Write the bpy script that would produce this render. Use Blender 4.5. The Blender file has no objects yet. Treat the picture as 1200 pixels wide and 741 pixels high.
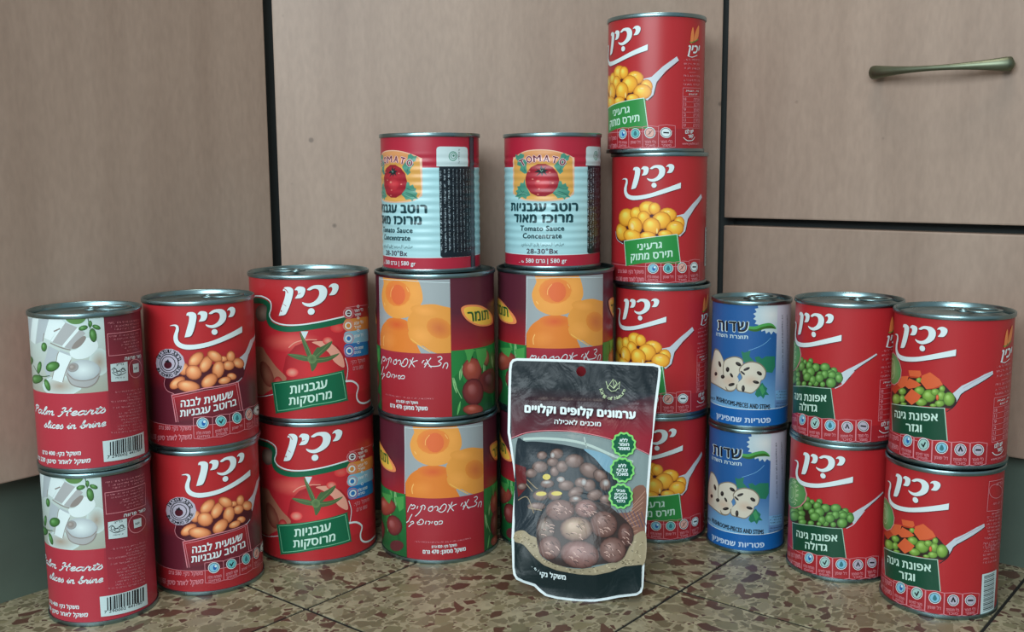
# -*- coding: utf-8 -*-
import bpy, bmesh, math, random
from mathutils import Vector, Matrix, noise
from mathutils.geometry import tessellate_polygon
SC = bpy.context.scene
COL = SC.collection
MM = 0.001
# ------------------------------------------------------------------ camera
cam_d = bpy.data.cameras.new('camera'); cam = bpy.data.objects.new('camera', cam_d); COL.objects.link(cam)
cam_d.sensor_width = 36.0; cam_d.lens = 36.0 * 1211.81 / 1200.0; cam_d.clip_start = 0.01
PIT, ROLL = 0.1414572, -0.0065349
cam.matrix_world = Matrix.Translation((0, 0, 0.320889)) @ Matrix.Rotation(math.pi/2 - PIT, 4, 'X') @ Matrix.Rotation(ROLL, 4, 'Z')
SC.camera = cam
# ------------------------------------------------------------------ world, lights, exposure
w = bpy.data.worlds.new('room_light'); SC.world = w; w.use_nodes = True
bg = w.node_tree.nodes['Background']
bg.inputs[0].default_value = (0.62, 0.80, 0.86, 1); bg.inputs[1].default_value = 0.28
def area(name, loc, target, size, size_y, power, col):
    l = bpy.data.lights.new(name, 'AREA'); l.shape = 'RECTANGLE'; l.size = size; l.size_y = size_y; l.energy = power; l.color = col
    o = bpy.data.objects.new(name, l); COL.objects.link(o); o.location = loc
    o.rotation_euler = (Vector(target) - Vector(loc)).to_track_quat('-Z', 'Y').to_euler(); return o
area('window_light', (-0.6, -0.85, 0.98), (-0.05, 0.9, 0.25), 1.3, 0.75, 21.0, (0.82, 0.95, 1.0))
area('ceiling_lamp', (0.0, 0.2, 2.3), (0.0, 0.9, 0.2), 0.7, 0.7, 9.5, (1.0, 0.91, 0.79))
SC.view_settings.view_transform = 'Standard'; SC.view_settings.look = 'None'
SC.view_settings.exposure = 0.68; SC.view_settings.gamma = 1.0; SC.view_settings.use_curve_mapping = False

# ------------------------------------------------------------------ helpers
def lin(c):
    return tuple(((x/255.0)/12.92 if x/255.0 <= .04045 else ((x/255.0+.055)/1.055)**2.4) for x in c)
def tag(o, label=None, cat=None, group=None, kind=None):
    if label: o['label'] = label
    if cat: o['category'] = cat
    if group: o['group'] = group
    if kind: o['kind'] = kind
    return o
def empty(name, loc, rz=0.0):
    o = bpy.data.objects.new(name, None); COL.objects.link(o); o.location = loc; o.rotation_euler = (0, 0, rz); o.empty_display_size = .02
    return o
def link(name, me, parent=None, mat=None):
    o = bpy.data.objects.new(name, me); COL.objects.link(o)
    if parent: o.parent = parent
    if mat and not me.materials: me.materials.append(mat)
    return o
def mat_new(name):
    m = bpy.data.materials.new(name); m.use_nodes = True
    return m, m.node_tree, m.node_tree.nodes, m.node_tree.links, m.node_tree.nodes['Principled BSDF']
def box_mesh(name, x0, x1, y0, y1, z0, z1, bev=0.0):
    bm = bmesh.new(); bmesh.ops.create_cube(bm, size=1.0)
    for v in bm.verts: v.co = Vector(((x0+x1)/2 + v.co.x*(x1-x0), (y0+y1)/2 + v.co.y*(y1-y0), (z0+z1)/2 + v.co.z*(z1-z0)))
    if bev: bmesh.ops.bevel(bm, geom=bm.edges[:], offset=bev, segments=2, affect='EDGES', profile=.6)
    me = bpy.data.meshes.new(name); bm.to_mesh(me); bm.free(); return me

# ------------------------------------------------------------------ materials
def mat_print():
    m, nt, N, L, p = mat_new('printed_label')
    a = N.new('ShaderNodeAttribute'); a.attribute_name = 'Col'
    L.new(a.outputs['Color'], p.inputs['Base Color'])
    p.inputs['Roughness'].default_value = .36; p.inputs['Specular IOR Level'].default_value = .45
    tc = N.new('ShaderNodeTexCoord'); nz = N.new('ShaderNodeTexNoise'); nz.inputs['Scale'].default_value = 28; nz.inputs['Detail'].default_value = 3
    mp = N.new('ShaderNodeMapping'); mp.inputs['Scale'].default_value = (1, 1, .35)
    bu = N.new('ShaderNodeBump'); bu.inputs['Strength'].default_value = .25; bu.inputs['Distance'].default_value = .0012
    L.new(tc.outputs['Object'], mp.inputs[0]); L.new(mp.outputs[0], nz.inputs['Vector']); L.new(nz.outputs['Fac'], bu.inputs['Height']); L.new(bu.outputs[0], p.inputs['Normal'])
    return m
def mat_tin():
    m, nt, N, L, p = mat_new('tinplate')
    p.inputs['Metallic'].default_value = 1; p.inputs['Base Color'].default_value = (.24, .35, .37, 1); p.inputs['Roughness'].default_value = .27
    tc = N.new('ShaderNodeTexCoord'); nz = N.new('ShaderNodeTexNoise'); nz.inputs['Scale'].default_value = 120; nz.inputs['Detail'].default_value = 4
    r = N.new('ShaderNodeMapRange'); r.inputs[3].default_value = .2; r.inputs[4].default_value = .42
    L.new(tc.outputs['Object'], nz.inputs['Vector']); L.new(nz.outputs['Fac'], r.inputs[0]); L.new(r.outputs[0], p.inputs['Roughness'])
    return m
def mat_foil():
    m = mat_print().copy(); m.name = 'pouch_foil'
    p = m.node_tree.nodes['Principled BSDF']; p.inputs['Roughness'].default_value = .3; p.inputs['Specular IOR Level'].default_value = .22
    for n in m.node_tree.nodes:
        if n.type == 'TEX_NOISE': n.inputs['Scale'].default_value = 45; n.inputs['Distortion'].default_value = 1.2
        if n.type == 'BUMP': n.inputs['Strength'].default_value = .55; n.inputs['Distance'].default_value = .002
        if n.type == 'MAPPING': n.inputs['Scale'].default_value = (1, 1, .7)
    return m
def mat_wood():
    m, nt, N, L, p = mat_new('beech_laminate')
    tc = N.new('ShaderNodeTexCoord'); oi = N.new('ShaderNodeObjectInfo')
    off = N.new('ShaderNodeVectorMath'); off.operation = 'MULTIPLY_ADD'; off.inputs[1].default_value = (3, 3, 3)
    cmb = N.new('ShaderNodeCombineXYZ'); 
    for k in range(3): L.new(oi.outputs['Random'], cmb.inputs[k])
    L.new(cmb.outputs[0], off.inputs[0]); L.new(tc.outputs['Object'], off.inputs[2])
    mp = N.new('ShaderNodeMapping'); mp.inputs['Scale'].default_value = (1, 1, .09)
    L.new(off.outputs[0], mp.inputs[0])
    g = N.new('ShaderNodeTexNoise'); g.inputs['Scale'].default_value = 38; g.inputs['Detail'].default_value = 5; g.inputs['Roughness'].default_value = .55
    L.new(mp.outputs[0], g.inputs['Vector'])
    mp2 = N.new('ShaderNodeMapping'); mp2.inputs['Scale'].default_value = (1, 1, .16)
    L.new(off.outputs[0], mp2.inputs[0])
    b = N.new('ShaderNodeTexNoise'); b.inputs['Scale'].default_value = 7; b.inputs['Detail'].default_value = 2
    L.new(mp2.outputs[0], b.inputs['Vector'])
    fl = N.new('ShaderNodeTexNoise'); fl.inputs['Scale'].default_value = 260; fl.inputs['Detail'].default_value = 2
    mp3 = N.new('ShaderNodeMapping'); mp3.inputs['Scale'].default_value = (1, 1, .35); L.new(off.outputs[0], mp3.inputs[0]); L.new(mp3.outputs[0], fl.inputs['Vector'])
    r1 = N.new('ShaderNodeValToRGB'); r1.color_ramp.elements[0].position = .3; r1.color_ramp.elements[1].position = .7
    r1.color_ramp.elements[0].color = (*WOOD_A, 1); r1.color_ramp.elements[1].color = (*WOOD_B, 1)
    mx = N.new('ShaderNodeMix'); mx.data_type = 'FLOAT'; mx.inputs[0].default_value = .62
    L.new(g.outputs['Fac'], mx.inputs[2]); L.new(b.outputs['Fac'], mx.inputs[3]); L.new(mx.outputs[0], r1.inputs[0])
    r2 = N.new('ShaderNodeMapRange'); r2.inputs[1].default_value = .3; r2.inputs[2].default_value = .7; r2.inputs[3].default_value = .94; r2.inputs[4].default_value = 1.05
    L.new(fl.outputs['Fac'], r2.inputs[0])
    ml = N.new('ShaderNodeVectorMath'); ml.operation = 'SCALE'; L.new(r1.outputs[0], ml.inputs[0]); L.new(r2.outputs[0], ml.inputs['Scale'])
    # small dark pores
    vo = N.new('ShaderNodeTexVoronoi'); vo.inputs['Scale'].default_value = 17; L.new(off.outputs[0], vo.inputs['Vector'])
    rv = N.new('ShaderNodeMapRange'); rv.inputs[1].default_value = .028; rv.inputs[2].default_value = .05; rv.inputs[3].default_value = .55; rv.inputs[4].default_value = 1
    L.new(vo.outputs['Distance'], rv.inputs[0])
    ml2 = N.new('ShaderNodeVectorMath'); ml2.operation = 'SCALE'; L.new(ml.outputs[0], ml2.inputs[0]); L.new(rv.outputs[0], ml2.inputs['Scale'])
    L.new(ml2.outputs[0], p.inputs['Base Color']); p.inputs['Roughness'].default_value = .42; p.inputs['Specular IOR Level'].default_value = .35
    bu = N.new('ShaderNodeBump'); bu.inputs['Strength'].default_value = .12; bu.inputs['Distance'].default_value = .0006
    L.new(fl.outputs['Fac'], bu.inputs['Height']); L.new(bu.outputs[0], p.inputs['Normal'])
    return m
WOOD_A = lin((138, 116, 102)); WOOD_B = lin((168, 145, 130))
def mat_plain(name, col, rough=.6, var=.1, scale=30, metal=0):
    m, nt, N, L, p = mat_new(name)
    tc = N.new('ShaderNodeTexCoord'); nz = N.new('ShaderNodeTexNoise'); nz.inputs['Scale'].default_value = scale; nz.inputs['Detail'].default_value = 4
    r = N.new('ShaderNodeValToRGB'); r.color_ramp.elements[0].position = .3; r.color_ramp.elements[1].position = .7
    r.color_ramp.elements[0].color = (*[c*(1-var) for c in col], 1); r.color_ramp.elements[1].color = (*[c*(1+var) for c in col], 1)
    L.new(tc.outputs['Object'], nz.inputs['Vector']); L.new(nz.outputs['Fac'], r.inputs[0]); L.new(r.outputs[0], p.inputs['Base Color'])
    p.inputs['Roughness'].default_value = rough; p.inputs['Metallic'].default_value = metal
    return m
def mat_terrazzo():
    m, nt, N, L, p = mat_new('terrazzo')
    tc = N.new('ShaderNodeTexCoord'); oi = N.new('ShaderNodeObjectInfo')
    cmb = N.new('ShaderNodeCombineXYZ'); mu = N.new('ShaderNodeMath'); mu.operation = 'MULTIPLY'; mu.inputs[1].default_value = 7.0
    L.new(oi.outputs['Random'], mu.inputs[0]); L.new(mu.outputs[0], cmb.inputs[0]); L.new(mu.outputs[0], cmb.inputs[1])
    ad = N.new('ShaderNodeVectorMath'); L.new(tc.outputs['Object'], ad.inputs[0]); L.new(cmb.outputs[0], ad.inputs[1])
    wn = N.new('ShaderNodeTexNoise'); wn.inputs['Scale'].default_value = 60; wn.inputs['Detail'].default_value = 2; L.new(ad.outputs[0], wn.inputs['Vector'])
    ws = N.new('ShaderNodeVectorMath'); ws.operation = 'MULTIPLY_ADD'; ws.inputs[1].default_value = (.008, .008, 0); L.new(wn.outputs['Color'], ws.inputs[0]); L.new(ad.outputs[0], ws.inputs[2])
    base = N.new('ShaderNodeValToRGB'); bn = N.new('ShaderNodeTexNoise'); bn.inputs['Scale'].default_value = 45; bn.inputs['Detail'].default_value = 6; bn.inputs['Roughness'].default_value = .7
    L.new(ad.outputs[0], bn.inputs['Vector']); L.new(bn.outputs['Fac'], base.inputs[0])
    e = base.color_ramp.elements; e[0].position = .3; e[0].color = (*lin((140, 131, 107)), 1); e[1].position = .7; e[1].color = (*lin((176, 167, 139)), 1)
    cur = base.outputs[0]
    def layer(cur, scale, thresh_lo, size_lo, cols, shift, keep):
        mp = N.new('ShaderNodeMapping'); mp.inputs['Location'].default_value = (shift, shift*1.7, 0); mp.inputs['Scale'].default_value = (1, 1, 0); mp.inputs['Rotation'].default_value = (0, 0, shift)
        mp.inputs['Scale'].default_value = (1.0, 1.25, 0)
        L.new(ws.outputs[0], mp.inputs[0])
        vd = N.new('ShaderNodeTexVoronoi'); vd.voronoi_dimensions = '2D'; vd.feature = 'DISTANCE_TO_EDGE'; vd.inputs['Scale'].default_value = scale
        vc = N.new('ShaderNodeTexVoronoi'); vc.voronoi_dimensions = '2D'; vc.feature = 'F1'; vc.inputs['Scale'].default_value = scale
        L.new(mp.outputs[0], vd.inputs['Vector']); L.new(mp.outputs[0], vc.inputs['Vector'])
        sep = N.new('ShaderNodeSeparateColor'); L.new(vc.outputs['Color'], sep.inputs[0])
        # chip where edge distance > per-cell threshold and the cell is kept
        th = N.new('ShaderNodeMapRange'); th.inputs[3].default_value = size_lo + .02; th.inputs[4].default_value = size_lo + .13; L.new(sep.outputs[1], th.inputs[0])
        gt = N.new('ShaderNodeMath'); gt.operation = 'SUBTRACT'; L.new(vd.outputs['Distance'], gt.inputs[0]); L.new(th.outputs[0], gt.inputs[1])
        sm = N.new('ShaderNodeMapRange'); sm.inputs[1].default_value = 0; sm.inputs[2].default_value = .02; L.new(gt.outputs[0], sm.inputs[0])
        kp = N.new('ShaderNodeMath'); kp.operation = 'LESS_THAN'; kp.inputs[1].default_value = keep; L.new(sep.outputs[0], kp.inputs[0])
        fa = N.new('ShaderNodeMath'); fa.operation = 'MULTIPLY'; L.new(sm.outputs[0], fa.inputs[0]); L.new(kp.outputs[0], fa.inputs[1])
        cr = N.new('ShaderNodeValToRGB'); cr.color_ramp.interpolation = 'CONSTANT'
        n = len(cols)
        while len(cr.color_ramp.elements) < n: cr.color_ramp.elements.new(.5)
        for i, c in enumerate(cols): cr.color_ramp.elements[i].position = i/n; cr.color_ramp.elements[i].color = (*lin(c), 1)
        L.new(sep.outputs[2], cr.inputs[0])
        vn = N.new('ShaderNodeMix'); vn.data_type = 'RGBA'; vn.blend_type = 'MULTIPLY'; vn.inputs[0].default_value = .5
        L.new(cr.outputs[0], vn.inputs[6]); 
        gr = N.new('ShaderNodeMapRange'); gr.inputs[3].default_value = .55; gr.inputs[4].default_value = 1.5; L.new(bn.outputs['Fac'], gr.inputs[0])
        L.new(gr.outputs[0], vn.inputs[7])
        mx = N.new('ShaderNodeMix'); mx.data_type = 'RGBA'; L.new(fa.outputs[0], mx.inputs[0]); L.new(cur, mx.inputs[6]); L.new(vn.outputs[2], mx.inputs[7])
        return mx.outputs[2]
    cur = layer(cur, 210, 0, .05, [(128, 120, 96), (104, 94, 74), (148, 140, 116), (86, 64, 54), (122, 113, 88)], 3.1, .62)
    cur = layer(cur, 100, 0, .05, [(126, 120, 94), (114, 106, 82), (142, 134, 110), (88, 62, 52), (120, 111, 88), (136, 128, 100), (106, 98, 76)], 1.3, .75)
    cur = layer(cur, 60, 0, .08, [(80, 56, 46), (118, 112, 86), (88, 60, 50), (128, 120, 92), (112, 104, 80), (94, 66, 54), (120, 112, 90), (138, 130, 106)], 5.7, .5)
    sc = N.new('ShaderNodeVectorMath'); sc.operation = 'SCALE'; sc.inputs['Scale'].default_value = .87; L.new(cur, sc.inputs[0])
    L.new(sc.outputs[0], p.inputs['Base Color']); p.inputs['Roughness'].default_value = .38
    return m
M_PRINT = mat_print(); M_TIN = mat_tin(); M_FOIL = mat_foil(); M_WOOD = mat_wood(); M_TERR = mat_terrazzo()
M_GROUT = mat_plain('dark_joint', lin((9, 9, 8)), .95)
M_TOE = mat_plain('grey_green_plinth', lin((84, 98, 88)), .5, .14, 14)
M_GAP_SHADE = mat_plain('gap_shade_carcass', lin((34, 40, 40)), .7)  # near-black colour paints the shade seen inside the door gaps
M_NICK = mat_plain('brushed_nickel', lin((120, 126, 106)), .46, .12, 60, 1)
M_STONE = mat_plain('worktop_stone', lin((120, 112, 100)), .4, .2, 50)

# ------------------------------------------------------------------ floor: 200 mm terrazzo tiles, joints recessed
A = Vector((.6326, .7745, 0)); NL = Vector((.7745, -.6326, 0)); NR = Vector((-.6326, -.7745, 0)); B = Vector((.7745, -.6326, 0))
ANG = math.atan2(A.y, A.x)
floor = tag(link('floor', box_mesh('floor', -1.6, 1.8, -.9, 1.6, -.03, -.0009), None, M_GROUT), 'beige terrazzo tiled kitchen floor with dark red-brown chips', 'floor', None, 'structure')
tile_me = box_mesh('tile', -.0986, .0986, -.0986, .0986, -.0112, 0, .0006); tile_me.materials.append(M_TERR)
for i in range(-5, 5):
    for j in range(-3, 9):
        a = .465 + .2*(i+.5); n = -.5780 + .1996*(j+.5)
        p = A*a + NL*n
        if (p - Vector((0, .75, 0))).length > .95: continue
        o = link('tile', tile_me, floor); o.location = (p.x, p.y, 0); o.rotation_euler = (0, 0, ANG + (i*7 + j*3) % 4 * math.pi/2)

# ------------------------------------------------------------------ cabinets
TH = .018
def cabinet(name, label, P0, P1, z0, z1):
    """front plane from P0 to P1 (left to right seen from the room), local x along it, local -y towards the room"""
    d = P1 - P0; e = empty(name, (P0.x, P0.y, 0), math.atan2(d.y, d.x)); tag(e, label, 'cabinet', 'fitted base cabinets round the corner'); return e, d.length
LP = Vector((-.386, .738, 0)) + NL*.020; RP = Vector((.397, .806, 0)) + NR*.020
C1 = LP + A*(Vector((-.2125, .9190, 0)) - LP).dot(A)
C2 = RP - B*(RP - Vector((.1937, .9459, 0))).dot(B)
D0 = Vector((-.2065, .9245, 0)); D1 = Vector((.1898, .9482, 0))
cL, wL = cabinet('base_cabinet', 'left beech cabinet with one tall plain door beside the palm heart cans', C1 - A*.62, C1, 0, 0)
link('door', box_mesh('door', .004, wL, 0, TH, .097, .842, .0012), cL, M_WOOD)
link('plinth', box_mesh('plinth', 0, wL+.01, .020, .034, .0, .097), cL, M_TOE)
link('carcass', box_mesh('carcass', .002, wL-.012, TH+.001, .45, .097, .85), cL, M_GAP_SHADE)
dd = (D1 - D0).normalized()
cM, wM = cabinet('corner_cabinet', 'diagonal corner cabinet with one plain beech door behind the tall can stacks', D0, D1, 0, 0)
link('door', box_mesh('door', 0, wM, 0, TH, .097, .842, .0012), cM, M_WOOD)
link('plinth', box_mesh('plinth', -.012, wM+.012, .020, .034, .0, .097), cM, M_TOE)
link('carcass', box_mesh('carcass', .004, wM-.004, TH+.001, .12, .097, .85), cM, M_GAP_SHADE)
cR, wR = cabinet('drawer_cabinet', 'right beech cabinet with two wide drawers and a bow handle', C2, C2 + B*.62, 0, 0)
dr = link('drawer', box_mesh('drawer', 0, wR-.004, 0, TH, .2755, .560, .0012), cR, M_WOOD); tag(dr, 'upper drawer front with bow handle')
link('drawer', box_mesh('drawer', 0, wR-.004, 0, TH, .0945, .2685, .0012), cR, M_WOOD)
link('drawer', box_mesh('drawer', 0, wR-.004, 0, TH, .567, .842, .0012), cR, M_WOOD)
link('plinth', box_mesh('plinth', -.01, wR, .020, .034, .0, .0945), cR, M_TOE)
link('carcass', box_mesh('carcass', .003, wR-.002, TH+.001, .45, .0945, .85), cR, M_GAP_SHADE)
def gap_blocker(pts, parent):  # strip added behind a door gap to stop light leaking through from behind
    bm = bmesh.new(); f = bm.faces.new([bm.verts.new((p.x, p.y, .098)) for p in pts])
    r = bmesh.ops.extrude_face_region(bm, geom=[f]); bmesh.ops.translate(bm, vec=(0, 0, .75), verts=[v for v in r['geom'] if isinstance(v, bmesh.types.BMVert)])
    bmesh.ops.recalc_face_normals(bm, faces=bm.faces[:]); bm.transform(parent.matrix_basis.inverted())
    me = bpy.data.meshes.new('corner_post'); bm.to_mesh(me); bm.free(); link('corner_post', me, parent, M_GAP_SHADE)
bkd = Vector((-dd.y, dd.x, 0))
gap_blocker([C1 - A*.0115 - NL*.0195, C1 - A*.0115 - NL*.024, D0 + bkd*.024 + dd*.0035, D0 + bkd*.0195 + dd*.0035, C1 - NL*.0195 + A*.0005], cM)
gap_blocker([C2 + B*.0025 - NR*.0195, C2 + B*.0025 - NR*.024, D1 + bkd*.024 - dd*.0035, D1 + bkd*.0195 - dd*.0035, C2 - NR*.0195 - B*.0005], cM)
# bow handle on the upper drawer
def sweep(pts, radii, seg=16):
    vs, fs = [], []
    n = len(pts)
    for i, p in enumerate(pts):
        t = (pts[min(i+1, n-1)] - pts[max(i-1, 0)]).normalized(); up = Vector((0, 0, 1)); s = t.cross(up).normalized(); up = s.cross(t)
        for k in range(seg):
            a = 2*math.pi*k/seg; vs.append(p + s*math.cos(a)*radii[i][0] + up*math.sin(a)*radii[i][1])
    for i in range(n-1):
        for k in range(seg): fs.append((i*seg+k, i*seg+(k+1) % seg, (i+1)*seg+(k+1) % seg, (i+1)*seg+k))
    fs.append(tuple(range(seg))[::-1]); fs.append(tuple((n-1)*seg+k for k in range(seg)))
    return vs, fs
hx0 = (Vector((.2960, .8620, 0)) - C2).dot(B); hx1 = hx0 + .108
pts, rad = [], []
NS = 40
for i in range(NS+1):
    t = i/NS; x = hx0 + (hx1-hx0)*t
    d = .004 + .016*math.sin(math.pi*t)**.6
    e = abs(t-.5)*2
    r = .0021 + .0040*e**2.0
    cap = min(1, math.sqrt(max(0, 1 - max(0, (e-.93)/.0701)**2)))
    pts.append(Vector((x, -d, .3955 + .0006*(e**2)))); rad.append((max(.0003, r*cap*.8), max(.0003, r*cap)))
vs, fs = sweep(pts, rad); me = bpy.data.meshes.new('handle'); me.from_pydata(vs, [], fs); me.shade_smooth()
ho = link('handle', me, dr, M_NICK); tag(ho, 'slim bow handle in greenish brushed nickel')
for x in (hx0+.006, hx1-.006):
    bm = bmesh.new(); bmesh.ops.create_cone(bm, cap_ends=True, segments=16, radius1=.003, radius2=.003, depth=.008, matrix=Matrix.Translation((x, -.0035, .3958)) @ Matrix.Rotation(math.pi/2, 4, 'X'))
    me = bpy.data.meshes.new('handle_post'); bm.to_mesh(me); bm.free()
    o = link('handle_post', me, dr, M_NICK)

# worktop over the cabinets (above the picture)
bm = bmesh.new()
q0 = C1 - A*.62 + NL*.02; q1 = C1 + NL*.02; q2 = C2 + NR*.02; q3 = C2 + B*.62 + NR*.02
r3 = q3 - NR*.5; r0 = q0 - NL*.5; cm = Vector((0, 1.45, 0))
ring_pts = [q0, q1, q2, q3, r3, cm, r0]
f = bm.faces.new([bm.verts.new((p.x, p.y, .853)) for p in ring_pts])
r = bmesh.ops.extrude_face_region(bm, geom=[f]); bmesh.ops.translate(bm, vec=(0, 0, .03), verts=[v for v in r['geom'] if isinstance(v, bmesh.types.BMVert)])
bmesh.ops.recalc_face_normals(bm, faces=bm.faces[:])
me = bpy.data.meshes.new('worktop'); bm.to_mesh(me); bm.free()
tag(link('worktop', me, None, M_STONE), 'stone worktop running over all the beech cabinets', 'worktop')

PALETTE = {'WH': (205, 222, 226), 'WHT': (190, 212, 216), 'WHG': (190, 222, 210), 'WHB': (185, 205, 225), 'LGW': (205, 222, 226), 'PINK': (200, 128, 138), 'DK': (20, 26, 32), 'DKR': (70, 22, 34), 'PEL': (230, 158, 78), 'PEL2': (222, 138, 62), 'RED': (168, 38, 44), 'RED2': (152, 34, 42), 'MAR': (92, 30, 44), 'PALM': (168, 50, 64), 'PALMD': (140, 44, 58), 'MARP': (98, 36, 50), 'LIL': (172, 168, 184), 'SPN': (185, 196, 206), 'BN1': (226, 150, 100), 'BN2': (170, 84, 46), 'LBL': (120, 180, 205), 'BLU': (34, 112, 180), 'BLUD': (30, 90, 160), 'TEAL': (96, 176, 180), 'TEALW': (150, 190, 185), 'TEALD': (50, 110, 120), 'SAL': (205, 160, 150), 'PG1': (158, 164, 152), 'PG2': (190, 212, 212), 'PG3': (158, 146, 132), 'PW1': (208, 224, 226), 'PW2': (166, 178, 184), 'PW3': (160, 164, 166), 'PSH': (132, 126, 122), 'GR1': (74, 126, 64), 'GR2': (48, 84, 44), 'GRN2': (88, 130, 72), 'TRD': (178, 40, 50), 'TM1': (204, 50, 56), 'TM2': (150, 28, 38), 'TMH': (205, 92, 84), 'TMP': (212, 150, 132), 'TMC': (160, 104, 84), 'TMD': (124, 56, 48), 'GAR1': (160, 146, 132), 'GAR2': (92, 78, 74), 'CAL': (70, 98, 62), 'CAL2': (100, 130, 82), 'GRB': (14, 92, 64), 'OCH': (198, 134, 66), 'GRD': (14, 96, 66), 'GRL': (110, 178, 142), 'MARD': (84, 34, 48), 'PRED': (156, 44, 58), 'PG4': (152, 162, 166), 'PG5': (150, 160, 165), 'PE1': (214, 124, 52), 'PE2': (224, 154, 74), 'PE3': (206, 92, 50), 'PE4': (216, 106, 62), 'PE4b': (222, 134, 62), 'PE5': (218, 148, 68), 'PE6': (196, 106, 58), 'PE6b': (214, 134, 58), 'PE7': (232, 178, 90), 'PEH': (238, 186, 110), 'LF1': (36, 120, 60), 'LF2': (24, 82, 44), 'LF3': (70, 150, 76), 'LF4': (130, 185, 124), 'LF5': (16, 58, 38), 'LFD': (50, 96, 36), 'BRN': (150, 98, 72), 'BRN2': (96, 60, 48), 'PF1': (158, 74, 58), 'PF2': (128, 56, 54), 'PF3': (92, 38, 44), 'ORE': (224, 134, 84), 'YEL': (228, 182, 74), 'OLV': (150, 160, 60), 'DGN': (14, 70, 40), 'CY': (160, 204, 212), 'SRED': (166, 34, 56), 'OR0': (216, 178, 152), 'OR1': (206, 154, 78), 'OR2': (204, 142, 92), 'TLF': (70, 136, 118), 'TLF2': (40, 92, 84), 'TLF3': (120, 178, 160), 'STM1': (178, 40, 54), 'STM2': (140, 26, 42), 'STM3': (196, 66, 74), 'NAV': (28, 40, 44), 'NAVT': (16, 58, 66), 'NAVM': (60, 40, 60), 'PKW': (232, 200, 208), 'SDK': (96, 24, 40), 'TL2': (60, 130, 110), 'INK': (14, 26, 36), 'SLV': (170, 190, 200), 'SEAM': (34, 38, 46), 'SEAM2': (64, 70, 80), 'CN1': (238, 180, 62), 'CN2': (214, 130, 30), 'CNW': (240, 222, 160), 'GRC': (40, 132, 62), 'ORG': (216, 128, 72), 'GRN': (80, 130, 60), 'MB1': (34, 86, 146), 'MB2': (34, 82, 142), 'MLB': (110, 164, 206), 'MLB2': (84, 130, 180), 'MB3': (16, 90, 160), 'MST': (196, 196, 208), 'MSUN': (176, 196, 204), 'MSUN2': (204, 212, 212), 'PRS': (34, 110, 84), 'PRS2': (60, 140, 90), 'MUD': (120, 112, 98), 'MUL': (196, 192, 178), 'MUP': (190, 170, 152), 'BLK': (34, 26, 24), 'BLK2': (22, 24, 32), 'PSD': (44, 30, 26), 'PA1': (98, 148, 72), 'PA2': (50, 98, 42), 'GRX': (14, 68, 48), 'GRL2': (160, 190, 174), 'EMG': (120, 170, 110), 'EMG2': (70, 130, 72), 'EML': (180, 205, 160), 'CR1': (206, 94, 56), 'CR2': (174, 62, 36), 'PB1': (122, 162, 70), 'PB2': (80, 120, 44), 'PO': (205, 218, 222), 'POD': (20, 30, 36), 'POD2': (30, 38, 46), 'POM': (132, 34, 48), 'POM2': (86, 32, 44), 'POG': (10, 28, 30), 'PIC': (118, 136, 138), 'PAN': (26, 38, 46), 'PIC2': (166, 186, 182), 'PICB': (110, 150, 170), 'PICL': (170, 176, 178), 'WOOD': (120, 86, 74), 'LAT': (78, 70, 92), 'LAT2': (160, 124, 108), 'REDD': (88, 22, 26), 'NU1': (112, 92, 86), 'NSH': (52, 42, 40), 'NU2': (66, 46, 40), 'NUY': (190, 176, 84), 'STR': (130, 116, 92), 'BUR': (146, 136, 112), 'BUR2': (184, 174, 146), 'BUR3': (100, 92, 72), 'NB1': (112, 86, 80), 'NB2': (92, 62, 56), 'NB3': (126, 94, 90), 'NB4': (112, 100, 92), 'NB5': (64, 46, 44), 'NB6': (150, 130, 112), 'NB7': (190, 160, 150), 'GOLD': (170, 190, 150), 'BG1': (116, 196, 104), 'BG2': (14, 84, 58)}
PRINT_GAIN = (1.12, 1.08, 1.06)
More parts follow.
